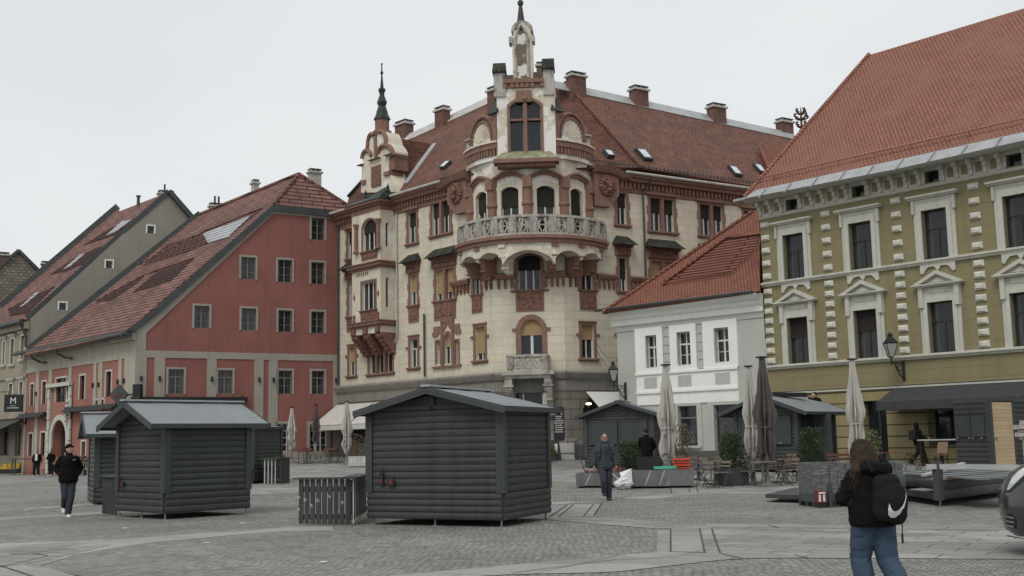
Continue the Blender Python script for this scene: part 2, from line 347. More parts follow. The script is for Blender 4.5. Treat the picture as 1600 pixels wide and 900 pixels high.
# ---------------------------------------------------------------- ground
def cobble_mat(name, ca, cb, cm, w, h, var=.25, fan=0, ms=.12):
    mt, n, p = _base(name); L = n.links.new
    t = _n(n, 'ShaderNodeTexCoord'); mpn = _n(n, 'ShaderNodeMapping'); mpn.inputs['Rotation'].default_value = (0, 0, rad(31)); L(t.outputs['Object'], mpn.inputs[0])
    src = mpn.outputs[0]
    if fan:   # wavy rows
        ns = _n(n, 'ShaderNodeTexNoise', Scale=.9, Detail=2.0); L(src, ns.inputs['Vector'])
        vm = _n(n, 'ShaderNodeVectorMath'); vm.operation = 'MULTIPLY_ADD'; vm.inputs[1].default_value = (fan, fan, 0); L(ns.outputs['Color'], vm.inputs[0]); L(src, vm.inputs[2]); src = vm.outputs[0]
    b = _n(n, 'ShaderNodeTexBrick', Scale=1.0, Mortar_Size=ms*h, Mortar_Smooth=.5, Brick_Width=w, Row_Height=h)
    b.inputs['Color1'].default_value = c3(ca); b.inputs['Color2'].default_value = c3(cb); b.inputs['Mortar'].default_value = c3(cm); L(src, b.inputs['Vector'])
    a = _n(n, 'ShaderNodeTexNoise', Scale=.35, Detail=8.0, Roughness=.72); L(t.outputs['Object'], a.inputs['Vector'])
    mr = _n(n, 'ShaderNodeMapRange'); mr.inputs[1].default_value = .3; mr.inputs[2].default_value = .7; mr.inputs[3].default_value = 1-var; mr.inputs[4].default_value = 1+var; L(a.outputs['Fac'], mr.inputs[0])
    hs = _n(n, 'ShaderNodeHueSaturation'); L(b.outputs['Color'], hs.inputs['Color']); L(mr.outputs[0], hs.inputs['Value'])
    # single stones of another tone
    v = _n(n, 'ShaderNodeTexVoronoi', Scale=1/w); L(mpn.outputs[0], v.inputs['Vector'])
    s = _n(n, 'ShaderNodeSeparateXYZ'); L(v.outputs['Color'], s.inputs[0])
    r2 = _n(n, 'ShaderNodeMapRange'); r2.inputs[3].default_value = .78; r2.inputs[4].default_value = 1.22; L(s.outputs[0], r2.inputs[0])
    h2 = _n(n, 'ShaderNodeHueSaturation'); L(hs.outputs[0], h2.inputs['Color']); L(r2.outputs[0], h2.inputs['Value'])
    L(h2.outputs[0], p.inputs['Base Color']); p.inputs['Roughness'].default_value = .72; p.inputs['Specular IOR Level'].default_value = .35
    iv = _n(n, 'ShaderNodeMath'); iv.operation = 'SUBTRACT'; iv.inputs[0].default_value = 1; L(b.outputs['Fac'], iv.inputs[1])
    f2 = _n(n, 'ShaderNodeTexNoise', Scale=14.0, Detail=3.0); L(t.outputs['Object'], f2.inputs['Vector'])
    ad = _n(n, 'ShaderNodeMath'); ad.operation = 'ADD'; L(iv.outputs[0], ad.inputs[0]); L(f2.outputs['Fac'], ad.inputs[1])
    bp = _n(n, 'ShaderNodeBump', Strength=.7, Distance=.016); L(ad.outputs[0], bp.inputs['Height']); L(bp.outputs[0], p.inputs['Normal'])
    return mt
M['cobble'] = cobble_mat('grey_cobbles', (.25, .244, .222), (.20, .195, .178), (.11, .107, .098), .13, .12, fan=.35)
M['slab'] = cobble_mat('stone_slabs', (.27, .265, .25), (.22, .215, .20), (.075, .072, .066), .9, .42, var=.14, ms=.03)
M['slabl'] = cobble_mat('light_stone_strip', (.285, .278, .258), (.255, .25, .232), (.12, .115, .105), 1.6, 3.0, var=.12, ms=.006)
M['joint'] = plain('dark_drain_slot', (.045, .044, .042), .8, .2, 3)
xs = sorted(set([-1500, -600, -250, -120, -80, -60] + [-50+i*2.5 for i in range(33)] + [40, 60, 120, 250, 600, 1500]))
ys = sorted(set([-200, -50, 0, 10, 20] + [25+i*2.5 for i in range(31)] + [110, 150, 250, 600, 1500]))
b = MB(); nx = len(xs)
b.add([(x, y, g(x, min(y, 100))) for y in ys for x in xs], [(j*nx+i, j*nx+i+1, (j+1)*nx+i+1, (j+1)*nx+i) for j in range(len(ys)-1) for i in range(nx-1)])
gr = b.build('ground', M['cobble'], loc=(0, 0, 0), smooth=True); tag(gr, 'grey cobbled surface of the town square', 'ground', kind='structure')
def sheet(name, top, bot, mat, lift=.004, label=None, cat='paving'):
    """paving laid on the ground between a far and a near edge given by points of the photograph"""
    def res(pl, n):
        P = [GP(*p) for p in pl]; d = [0]
        for a, c in zip(P, P[1:]): d.append(d[-1]+(c-a).length)
        out = []
        for i in range(n+1):
            s = d[-1]*i/n; k = 0
            while k < len(d)-2 and s > d[k+1]: k += 1
            out.append(P[k].lerp(P[k+1], (s-d[k])/max(1e-6, d[k+1]-d[k])))
        return out
    n = max(4, 3*max(len(top), len(bot))); T = res(top, n); B = res(bot, n); q = MB(); K = 4
    pts = []
    for i in range(n+1):
        for k in range(K+1):
            v = T[i].lerp(B[i], k/K); v.z = g(v.x, v.y)+lift; pts.append(v)
    q.add(pts, [(i*(K+1)+k, i*(K+1)+k+1, (i+1)*(K+1)+k+1, (i+1)*(K+1)+k) for i in range(n) for k in range(K)])
    # outward edges are open: a thin skirt closes them
    o = q.build(name, mat, loc=(0, 0, 0), smooth=True)
    for p in o.data.polygons: pass
    return tag(o, label, cat if label else None, kind='structure')
E1 = [(-60, 896), (60, 886), (118, 867), (223, 849.5), (420, 831), (520, 829)]
sheet('paving_strip', [(-60, 850), (0, 849.5), (184, 843), (420, 825), (520, 822)], E1, M['slabl'], .004)
sheet('paving', [(-60, 858), (90, 854), (175, 851)], [(-60, 890), (30, 884), (112, 867)], M['slab'], .008)
sheet('paving_strip', [(-60, 893), (60, 884)], [(-60, 1100), (131, 900), (170, 915)], M['slabl'], .007)
sheet('paving_strip', [(-60, 811), (0, 809), (157, 800), (190, 798)], [(-60, 815), (0, 813), (157, 803), (190, 801)], M['slabl'], .004)
sheet('paving', [(-60, 741), (30, 741), (250, 744), (420, 728), (560, 722), (760, 722)], [(-60, 800), (0, 799), (200, 786), (420, 772), (600, 762), (760, 752)], M['slab'], .004)
sheet('paving_strip', [(560, 905), (690, 893), (800, 883), (905, 874), (1026, 863), (1125, 865), (1220, 865), (1400, 866.5), (1660, 868)],
      [(560, 925), (690, 905), (800, 898), (957, 895), (1062, 883), (1141, 874), (1220, 872.5), (1400, 873), (1660, 875)], M['slabl'], .008)
sheet('paving_strip', [(852, 809), (947, 809), (1036, 816), (1099, 819), (1220, 819), (1600, 823), (1660, 824)],
      [(852, 812), (931, 819), (1036, 827), (1110, 825), (1220, 825), (1600, 829), (1660, 830)], M['slabl'], .008)
sheet('paving', [(1028, 827), (1110, 825), (1220, 825), (1600, 829), (1660, 830)], [(1026, 863), (1125, 865), (1220, 865), (1400, 866.5), (1660, 868)], M['slab'], .004)
sheet('paving_strip', [(1049, 827), (1093, 826)], [(1048, 863), (1100, 864)], M['slabl'], .012)
sheet('paving_strip', [(852, 784), (920, 783), (1000, 776), (1089, 769), (1220, 769), (1400, 772), (1660, 776)],
      [(852, 789), (957, 785), (1020, 779), (1089, 773.5), (1220, 772), (1400, 776), (1660, 781)], M['slabl'], .008)
sheet('paving', [(852, 789), (940, 786)], [(852, 809), (928, 807)], M['slab'], .004)
sheet('paving', [(1049, 757), (1200, 752), (1400, 740), (1660, 738)], [(1049, 771), (1220, 769), (1400, 772), (1660, 776)], M['slab'], .004)
sheet('paving', [(852, 730), (1049, 735), (1200, 730), (1660, 718)], [(852, 752), (1049, 757), (1200, 752), (1660, 738)], M['slab'], .005)
q = MB()
def slot(a, c, w=.024):
    A = GP(*a); C = GP(*c); d = (C-A).normalized(); s = Vector((d.y, -d.x, 0))*w/2; z = Vector((0, 0, .018))
    q.poly(A-s+z, C-s+z, C+s+z, A+s+z)
for a, c in [((1048, 828), (1048, 863)), ((1093, 827), (1101, 865)), ((1112, 827), (1125, 865)), ((887, 789), (858, 809)), ((896, 789), (873, 808)), ((927, 789), (912, 807)), ((940, 787), (928, 806)),
             ((1048, 758), (1049, 771)), ((1076, 758), (1078, 770)), ((1087, 758), (1091, 770)), ((800, 897), (960, 876)), ((960, 876), (1062, 872)), ((0, 887), (75, 870)), ((75, 870), (50, 865)), ((50, 865), (-10, 871)), ((0, 885), (60, 905)),
             ((905, 822), (1036, 821)), ((852, 811), (1099, 821)), ((1125, 866), (1160, 874)), ((1240, 868), (1262, 873)), ((1200, 821), (1215, 825)),
             ((60, 863), (170, 853))]: slot(a, c)
q.build('drain_slot', M['joint'], loc=(0, 0, 0))['kind'] = 'structure'

# ---------------------------------------------------------------- windows and facades
def arch(u0, u1, z0, z1, rise, n=10):
    """outline of an opening; rise is the height of its arc (0 = flat head, half the width = round)"""
    if rise <= 0: return [(u0, z0), (u1, z0), (u1, z1), (u0, z1)]
    w = (u1-u0)/2; c = (u0+u1)/2; rise = min(rise, w*1.0)
    r = (w*w+rise*rise)/(2*rise); a = math.asin(min(1, w/r)); zc = z1-r
    if rise > w*.999: a = math.pi/2; r = w; zc = z1-w
    return [(u0, z0), (u1, z0)]+[(c+r*math.sin(a-2*a*i/n), zc+r*math.cos(a-2*a*i/n)) for i in range(n+1)]
def ogive(u0, u1, z0, z1, rise, n=6):
    c = (u0+u1)/2; L = [(u0, z0), (u1, z0)]
    for i in range(n+1): t = i/n; L.append((u1-(u1-c)*(1-math.cos(t*math.pi/2)) , z1-rise+rise*math.sin(t*math.pi/2)))
    return L+[(2*c-u, z) for u, z in reversed(L[2:-1])]
class Facade:
    def __init__(s, fr, root): s.fr = fr; s.root = root; s.holes = []
    def win(s, px=None, uz=None, rise=0, frame='wframe', leaves=2, trans=0, blind=0, bmat='blindd', curtain=.5, sur=.14, smat='terra', sn=.05, sill=.1, sillx=.12, ear=0, hood=None, hoodx=.18, panel=0, shape='arch', depth=.28, label=None, name='window', mull=1, keyst=0, bars=0, fw=.05):
        fr = s.fr
        u0, u1, z0, z1 = uz if uz else fr.R(*px)
        A = (lambda a, b, c, d: ogive(a, b, c, d, rise)) if shape == 'ogive' else (lambda a, b, c, d: arch(a, b, c, d, rise))
        hole = A(u0, u1, z0, z1); s.holes.append(hole)
        w = MB()
        if sur:
            # surround as a ring: outer outline minus opening
            o0, o1 = u0-sur, u1+sur
            out = A(o0, o1, z0, z1+sur) if rise else [(o0, z0), (o1, z0), (o1, z1+sur), (o0, z1+sur)]
            k = len(hole)
            if len(out) == k:
                pts = [fr.P(u, sn, z) for u, z in out]+[fr.P(u, sn, z) for u, z in hole]+[fr.P(u, 0, z) for u, z in out]+[fr.P(u, -.03, z) for u, z in hole]
                fs = []
                for i in range(1, k):
                    j = (i+1) % k
                    fs += [(i, j, j+k, i+k), (i+2*k, j+2*k, j, i), (i+k, j+k, j+3*k, i+3*k)]
                fs += [(0, k, 3*k, 2*k), (1, 1+k, 1+3*k, 1+2*k)]
                w.add(pts, fs)
            if ear:   # toothed blocks down both jambs
                nb = max(2, int((z1-z0)/ear/2)); hh = (z1-z0)/(2*nb)
                for i in range(nb):
                    zz = z0+i*2*hh
                    w.box(fr, o0-.08, o0, 0, sn-.004, zz, zz+hh); w.box(fr, o1, o1+.08, 0, sn-.004, zz, zz+hh)
        if name == 'window' and smat == 'terra' and not ear and sur > .12 and not hood and shape == 'arch' and mull == 1:
            for a_, c_ in ((u0-sur-.2, u0-sur), (u1+sur, u1+sur+.2)): w.box(fr, a_, c_, 0, sn+.05, z1-.62, z1-.48)
            if not rise: w.box(fr, u0-sur-.04, u1+sur+.04, 0, sn+.05, z1+sur-.01, z1+sur+.07)
        if sill: w.box(fr, u0-sur-sillx, u1+sur+sillx, 0, .16, z0-sill, z0-.001); w.box(fr, u0-sur-sillx+.06, u1+sur+sillx-.06, 0, .09, z0-sill-.08, z0-sill-.001)
        if panel:
            w.box(fr, u0-sur, u1+sur, 0, sn, z0-sill*1.2-panel, z0-sill*.0-.002)
            pan = (u0-sur+.09, u1+sur-.09, z0-panel+.06, z0-.14)
        zt = z1+sur
        if keyst: w.box(fr, (u0+u1)/2-.13, (u0+u1)/2+.13, 0, sn+.06, z1-.02, zt+.2)
        if hood == 'flat':
            w.box(fr, u0-sur-hoodx*.6, u1+sur+hoodx*.6, 0, .12, zt, zt+.1); w.box(fr, u0-sur-hoodx, u1+sur+hoodx, 0, .2, zt+.1, zt+.18)
        if hood in ('seg', 'seg2'):
            w.box(fr, u0-sur-hoodx, u1+sur+hoodx, 0, .2, zt, zt+.12)
            spans = [(u0-sur, u1+sur)] if hood == 'seg' else [(u0-sur, (u0+u1)/2), ((u0+u1)/2, u1+sur)]
            for a, c in spans: w.prism(fr, arch(a, c, zt+.12, zt+.5, .3), 0, .1); w.prism(fr, arch(a+.12, c-.12, zt+.125, zt+.36, .2), .1, .06+.08)
        ob = w.build(name, M[smat], s.root)
        if label: ob['label'] = label
        if panel: h = MB(); h.box(fr, pan[0], pan[1], sn, sn+.03, pan[2], pan[3]); h.build('carved_panel', M['terrad'], ob)
        if hood == 'roof':   # carved head under a little slate roof
            h = MB(); a, c = u0-sur-.1, u1+sur+.1
            h.box(fr, a, c, 0, .14, zt, zt+.62); h.box(fr, a-.08, c+.08, 0, .3, zt+.5, zt+.66)
            for i in range(int((c-a)/.18)): h.ball(fr.P(a+.12+i*.18, .15, zt+.25+.06*(i % 2)), .07, 6, 4)
            h.build('carved_head', M['terrad'], ob)
            h = MB(); e = .2; z = zt+.66
            P = fr.P; h.add([P(a-e, .62, z-.08), P(c+e, .62, z-.08), P(c-.12, 0, z+.5), P(a+.12, 0, z+.5), P(a-e, 0, z), P(c+e, 0, z)], [(0, 1, 2, 3), (0, 3, 4), (1, 5, 2), (0, 4, 5, 1)])
            h.build('hood_roof', M['moss'], ob)
        # frames
        d = -(depth-.1)
        spans = [(u0, u1)]
        if mull > 1:
            mw = .2; ww = (u1-u0-mw*(mull-1))/mull; spans = [(u0+i*(ww+mw), u0+i*(ww+mw)+ww) for i in range(mull)]
            mb = MB()
            for i in range(mull-1): mb.box(fr, spans[i][1], spans[i+1][0], -depth, sn+.02, z0, z1)
            mb.build('mullion', M[smat], ob)
        fb = MB(); gb = MB(); cb = MB(); bb = MB(); nob = 0
        for (a, c) in spans:
            t = fw
            k = A(a, c, z0, z1) if len(spans) == 1 else [(a, z0), (c, z0), (c, z1), (a, z1)]
            fb.box(fr, a, a+t, d-.05, d, z0, z1-rise*.5); fb.box(fr, c-t, c, d-.05, d, z0, z1-rise*.5)
            fb.box(fr, a+t, c-t, d-.05, d, z0, z0+t); fb.box(fr, a+t, c-t, d-.05, d, z1-t*(1 if not rise else 0)-.0, z1) if not rise else None
            zt2 = z1-trans*(z1-z0) if trans else z1
            if trans: fb.box(fr, a+t, c-t, d-.05, d+.02, zt2-t*.7, zt2+t*.7)
            for i in range(1, leaves):
                x = a+(c-a)*i/leaves; fb.box(fr, x-t*.8, x+t*.8, d-.05, d+.01, z0+t, (zt2 if trans else z1-(t if not rise else .02)))
                if trans and bars: fb.box(fr, x-t*.5, x+t*.5, d-.05, d, zt2, z1-t)
            for i in range(1, bars+1):
                zz = z0+(zt2-z0)*i/(bars+1); fb.box(fr, a+t, c-t, d-.04, d-.005, zz-.015, zz+.015)
            gb.add([fr.P(u, d-.025, z) for u, z in k], [tuple(range(len(k)))])
            if blind:
                zb = z1-blind*(z1-z0); kk = [(u, max(z, zb)) for u, z in k]
                bb.add([fr.P(u, d+.03, z) for u, z in kk], [tuple(range(len(kk)))]); bb.box(fr, a+.01, c-.01, d+.028, d+.05, zb-.03, zb+.015); nob = 1
            if curtain:
                nn = 14; cw = (c-a)*curtain/2
                for s0, s1 in ((a, a+cw), (c-cw, c)):
                    pts = []
                    for i in range(nn+1):
                        u = s0+(s1-s0)*i/nn; dd = d-.12+.02*math.sin(i*2.4)
                        pts += [fr.P(u, dd, z0), fr.P(u, dd, z1-rise*.6)]
                    cb.add(pts, [(2*i, 2*i+2, 2*i+3, 2*i+1) for i in range(nn)])
        if frame: fb.build('frame', M[frame], ob)
        gb.build('pane', M['glass'], ob)
        if nob: bb.build('blind', M[bmat], ob)
        if curtain: cb.build('curtain', M['curt'], ob)
        return ob, (u0, u1, z0, z1)
    def finish(s, outer, mat, name='wall', n=0, depth=.6, px=False):
        if px: outer = [s.fr.uz(x, y, n) for x, y in outer]
        w = MB(); w.wall(s.fr, outer, s.holes, n, depth)
        return w.build(name, [mat, M['room']], s.root)
def string(fr, name, u0, u1, prof, mat, parent):
    """moulding: prof = list of (n, z) from bottom to top, extruded along the wall"""
    q = MB(); k = len(prof)
    a = [fr.P(u0, n, z) for n, z in prof]; c = [fr.P(u1, n, z) for n, z in prof]
    q.add(a+c, [(i, i+k, i+1+k, i+1) for i in range(k-1)]+[tuple(range(k)), tuple(reversed(range(k, 2*k)))])
    return q.build(name, mat, parent)
def roofpoly(name, pts, n, mat, parent, th=.12):
    q = MB(); q.solid(pts, -n*th); return q.build(name, mat, parent)
def chimney(parent, base, w, d, h, rz=0, mat='brickch', cap='conc', name='chimney', sink=1.2, pipes=0):
    f = Loc(base, rz); q = MB(); q.box(f, -w/2, w/2, -d/2, d/2, -sink, h); o = q.build(name, M[mat], parent)
    q = MB(); q.box(f, -w/2-.1, w/2+.1, -d/2-.1, d/2+.1, h+.002, h+.14)
    for i in (-1, 0, 1): q.box(f, i*w*.4-.06, i*w*.4+.06, -d/2+.05, d/2-.05, h+.14, h+.26)
    q.build('cap', M[cap], o)
    q = MB(); q.box(f, -w/2-.02, w/2+.02, -d/2-.02, d/2+.02, h+.262, h+.33); q.build('cover', M['zincd'], o)
    for i in range(pipes):
        q = MB(); q.tube([f.P(i*.3-.1, 0, h+.3), f.P(i*.3-.1, 0, h+.9)], .09); q.build('flue', M['zincd'], o)
    return o
Zv = Vector((0, 0, 1))
def slope(fr, n, z, pitch):
    r = rad(pitch); return fr.P(0, n, z), fr.n*math.sin(r)+Zv*math.cos(r)
def hits(pl, pts, lift=0): p0, n = pl; return [plane_hit(x, y, p0+n*lift, n) for x, y in pts]
def roofpx(name, pl, px, mat, parent, lift=0, th=.12): return roofpoly(name, hits(pl, px, lift), pl[1], M[mat] if isinstance(mat, str) else mat, parent, th)
def plane3(a, b_, c):
    n = (b_-a).cross(c-a).normalized()
    return (a, n if n.z > 0 else -n)
def chim_px(x0, x1, yt, yb, pl, parent, rz=0, **k):
    p = plane_hit((x0+x1)/2, yb, *pl); s = p.y/FPX; w = (x1-x0)*s
    chimney(parent, p+Vector((0, .3, 0)), w*.82, w*.5, (yb-yt)*s*.97-.3, rz, **k)
def tubepx(name, pl, px, r, mat, parent, lift=.05, seg=8):
    q = MB(); q.tube(hits(pl, px, lift), r, seg); return q.build(name, M[mat], parent)
def ang(fr): return math.atan2(fr.u.y, fr.u.x)
def spotlamp(fr, u, z, parent):
    q = MB(); q.box(fr, u-.06, u+.06, .0, .12, z-.05, z+.05); q.tube([fr.P(u, .13, z-.14), fr.P(u, .13, z+.16)], .07, 8); q.build('wall_lamp', M['black'], parent)
def pipe(fr, pts, r, parent, mat='zincd', name='downpipe'):
    q = MB(); q.tube([fr.P(*p) for p in pts], r, 8); return q.build(name, M[mat], parent)

# ================================================================ red house
R0 = (-22.69, 69.2); R1 = (-11.59, 76); R2 = (-34.6, 82.0)
fr = Fr(R0, R1); L = fr.L
red = thing('red_house', 'tall red rendered house with a big brown tiled roof, left of the ornate cream building', 'house', fr.P(L/2, -4, g(-17, 72)))
F = Facade(fr, red)
rk = dict(sur=.13, smat='greyren', sn=.05, sill=0, rise=0, frame='gframe', leaves=2, curtain=.55, depth=.25)
for p in [(486.5, 340.7, 507, 375), (376.5, 402, 399, 436.5), (434, 406, 456, 441), (486, 410, 506.5, 444), (303.5, 478, 327, 513), (377, 482, 400, 516.5), (434.7, 485, 456, 519), (486, 487, 506.7, 521)]:
    F.win(p, bars=2, **rk)
for p in [(262.7, 577, 287, 616), (340, 578.5, 363, 615.5), (434.7, 579, 456, 616), (486.7, 579.5, 506.7, 616)]:
    F.win(p, trans=.3, bars=1, **rk)
F.win((433, 662, 450, 706), name='shop_door', frame='wframe', leaves=2, bars=3, sur=.15, smat='greyren', sill=0, curtain=0)
F.win((484, 663, 511, 706), name='shop_door', frame='wframe', leaves=3, bars=3, sur=.2, smat='greyren', sill=0, curtain=0)
out = [(0, -.5), (L, -.5), fr.uz(528.5, 333), fr.uz(430, 323), fr.uz(246, 486), fr.uz(212, 512)]
out = [(min(max(u, 0), L), z) for u, z in out]
F.finish(out, M['redwall'])
zb0, zb1 = 7.08, 7.5
b = MB()
b.box(fr, 0, L, 0, .05, zb0, zb1)
for a, c in [(.0, .62), (1.08, 1.72), (4.3, 4.9), (7.32, 7.93), (8.27, 8.88), (12.68, L)]: b.box(fr, a, c, 0, .05, -.3, zb0-.002)
b.prism(fr, [(0, zb1+.002), (.55, zb1+.002), (.55, 8.55), (1.6, 9.62), (8.52, 16.62), (L, 16.62), (L, 17.1), (8.4, 17.1), (0, 8.9)], 0, .06)
b.box(fr, 0, L, .0, .09, -.3, g(-17, 72)+.55)
b.build('painted_bands', M['greyren'], red)
for u, z in [(.3, 5.9), (1.4, 5.9), (4.6, 5.9), (7.63, 5.9), (8.58, 5.9), (12.85, 5.9)]: spotlamp(fr, u, z-.1, red)
# side facade
fs = Fr(R2, R0); LS = fs.L
F = Facade(fs, red)
sk = dict(sur=.12, smat='trim', sill=0, frame='dframe', leaves=2, bars=2, curtain=.4, depth=.22)
for p in [(48, 600.5, 53, 634), (66.5, 596.5, 72.5, 631), (88, 591, 104.5, 628), (125, 587, 133, 624), (166, 580.5, 174.5, 620)]:
    F.win(p, **sk)
for p in [(45, 678, 51, 712), (64, 676, 71, 712)]: F.win(p, **sk)
F.win((128, 690, 134, 712), **sk)
F.win((150, 625, 163, 638), **sk)
o, gate = F.win((82.5, 656, 105, 714), rise=9, sur=.35, smat='trim', sill=0, frame='gframe', leaves=2, bars=3, curtain=0, depth=.7, name='arched_gateway', sn=.12)
eave = fs.uz(110, 541)[1]
F.finish([(0, -.5), (LS, -.5), (LS, eave), (0, eave)], M['redfront'])
b = MB(); zf = fs.uz(113, 573)[1]
b.box(fs, 0, LS, 0, .06, zf, eave)
def ux(px, y=600): return fs.uz(px, y)[0]
for a, c in [(36, 41), (57, 62), (77, 82), (108, 112.5), (147, 151), (154.5, 160.5), (185.5, 190.5), (195, 213)]: b.box(fs, max(0, ux(a)), min(LS-.001, ux(c)), 0, .06, -.3, zf-.002)
b.box(fs, 0, LS, .06, .3, eave-.35, eave)
M['beigeband'] = plain('beige_bands', (.38, .355, .29), .88, .08, 1, streak=.2)
b.build('painted_bands', M['beigeband'], red)
# portal surround of the gateway
b = MB(); u0, u1, z0, z1 = gate
for s in (u0-.75, u1+.4):
    for k in range(8): b.box(fs, s, s+.36, .06, .16+.03*(k % 2), .1+k*.72, .1+k*.72+.66)
b.box(fs, u0-.8, u1+.8, .06, .3, 5.85, 6.1)
for k in range(5): b.ball(fs.P(u1+.2+.05*k, .2, 3.6+.3*k), .16, 6, 4)
b.build('portal', M['trim'], red)
for px, y in [(58.5, 615.5), (78, 612.5), (109, 608), (147.5, 602.5), (156.5, 601.5), (186.5, 597), (196, 595.5)]: spotlamp(fs, *fs.uz(px, y), red)
# closed shop awnings on the side facade
def cassette(fr, px0, px1, y0, y1, parent, drop=.25):
    ua, z = fr.uz(px0, y0, .25); uc, _ = fr.uz(px1, y1, .25)
    a = MB(); a.box(fr, ua, uc, .06, .42, z-drop, z); a.box(fr, ua+.05, uc-.05, .42, .62, z-drop-.06, z-drop+.06)
    for u in (ua+.3, uc-.3): a.box(fr, u, u+.1, 0, .1, z-drop-.5, z+.1); a.tube([fr.P(u, .1, z-drop-.4), fr.P(u, .6, z-drop)], .03, 6)
    return a.build('awning_cassette', M['black'], parent)
cassette(fs, 104, 184, 637, 629, red); cassette(fs, 33, 72, 647, 641, red)
cassette(fr, 205, 386, 620, 623, red)
# roof
V0 = fr.P(-.4, .12, 8.85); V1 = fr.P(8.5, .12, 17.2); e = Vector((R2[0]-R0[0], R2[1]-R0[1], 0)).normalized()
pl = plane3(V0, V1, V0+e)
roofpx('roof', pl, [(188, 523), (203, 512), (427, 320), (467, 273), (312, 336), (299, 344), (160, 462), (43, 548), (36, 556)], 'tile_dark', red)
pk = plane_hit(467, 273, *pl); E_ = plane_hit(563, 334, fr.P(0, .12, 0), fr.n)
pl2 = plane3(V1, E_, pk); roofpoly('hip', [V1-e*0, E_, pk], pl2[1], M['tile_dark'], red)
q = MB(); q.tube([V1+Zv*.05, pk+Zv*.08], .11, 6); q.tube([pk+Zv*.08, E_+Zv*.05], .11, 6); q.tube([pk+Zv*.08, plane_hit(312, 336, *pl)+Zv*.08], .11, 6); q.build('ridge_tiles', M['tile_dark'], red)
q = MB()
for a, c in [((188, 524), (203, 513)), ((203, 513), (240, 486)), ((240, 486), (427, 321))]:
    A = plane_hit(*a, fr.P(0, .2, 0), fr.n); C_ = plane_hit(*c, fr.P(0, .2, 0), fr.n); t = (C_-A).normalized(); up = fr.n.cross(t); up = up if up.z > 0 else -up
    q.solid([A-up*.3, C_-up*.3, C_+up*.06, A+up*.06], fr.n*-.12)
A = plane_hit(427, 321, fr.P(0, .2, 0), fr.n); C_ = plane_hit(530, 332, fr.P(0, .2, 0), fr.n); q.solid([A-Zv*.34, C_-Zv*.34, C_+Zv*.06, A+Zv*.06], fr.n*-.12)
A = plane_hit(312, 335, *pl); C_ = plane_hit(43, 548, *pl); q.bar(A+Zv*.1, C_+Zv*.1, .3, .35)
q.build('verge_flashing', M['zincd'], red)
A = fs.P(-.6, .75, eave-.02); C_ = fs.P(LS+.3, .75, eave-.02)
q = MB(); q.tube([A, C_], .13, 8); q.bar(A+fs.n*-.3+Zv*.16, C_+fs.n*-.3+Zv*.16, .6, .05); q.build('gutter', M['zincd'], red)
for px in (66, 106): u = ux(px, 560); pipe(fs, [(u, .75, eave-.1), (u, .7, eave-.5), (u+.4, .25, eave-.8), (u+1.1, .2, eave-.85)], .07, red)
for i, (poly_, mt) in enumerate([([(261, 382), (319, 363), (325, 380), (280, 398), (222, 415)], 'tile_slot2'), ([(317, 365), (391, 337), (356, 370), (325, 380)], 'glassl'), ([(356, 370), (403, 331), (409, 327), (391, 338)], 'tile_slot'),
        ([(151, 472), (225, 431), (214, 442), (175, 468)], 'tile_slot'), ([(243, 426), (301, 405), (266, 439), (207, 457)], 'tile_slot')]):
    if mt == 'tile_slot2': mt = 'tile_slotb'; M.setdefault(mt, brick('brown_louvre_tiles', (.15, .07, .06), (.11, .05, .042), (.02, .01, .01), .8, .40, .08, 1.0, dist=.1, step=1))
    roofpx('roof_louvre' if mt != 'glassl' else 'roof_glazing', pl, poly_, M['glazed'] if (mt == 'glassl' and 'glazed' in M) else mt, red, lift=.05 if mt == 'glassl' else .03, th=.04)
for px in ([(217, 413), (319, 361), (409, 325)], [(150, 470), (225, 429), (302, 403)]): tubepx('louvre_ridge', pl, px, .05, 'tile_dark', red, lift=.05)
for x0, x1, yt, yb, Yc, pp in [(393, 404, 281, 303, 81, 0), (325, 350, 318, 328, 88, 2), (480, 503, 264, 292, 80, 0)]:
    p = PY((x0+x1)/2, yb, Yc); s = Yc/FPX
    chimney(red, p, (x1-x0)*s*.8, .55, (yb-yt)*s-.3, ang(fr), mat='conc', pipes=pp)
# projecting diamond sign and black square sign
dz = fs.uz(186, 617, .5)
q = MB(); c0 = fs.P(LS-.55, .95, dz[1]); r_ = .62
sf = Fr((c0.x-1, c0.y+.25), (c0.x+1, c0.y-.25)); cu, cz = sf.uz(186, 617)
q.prism(sf, [(cu-r_, cz), (cu, cz-r_), (cu+r_, cz), (cu, cz+r_)], -.1, .1)
sg = q.build('diamond_sign', M['zincd'], None); tag(sg, 'dark diamond shaped sign hanging over the corner of the red house', 'sign')
q = MB(); q.prism(sf, [(cu-.22, cz-.1), (cu, cz-.2), (cu+.22, cz-.1), (cu+.18, cz+.1), (cu, cz+.02), (cu-.18, cz+.1)], .101, .12); q.build('emblem', plain('dull_red_emblem', (.10, .02, .02), .6), sg)
q = MB(); q.bar(sf.P(cu+r_, 0, cz), sf.P(cu+1.0, -.3, cz), .08); q.box(sf, cu+.9, cu+1.4, -.3, 0, cz-.5, cz+.6); q.build('bracket', M['black'], sg)

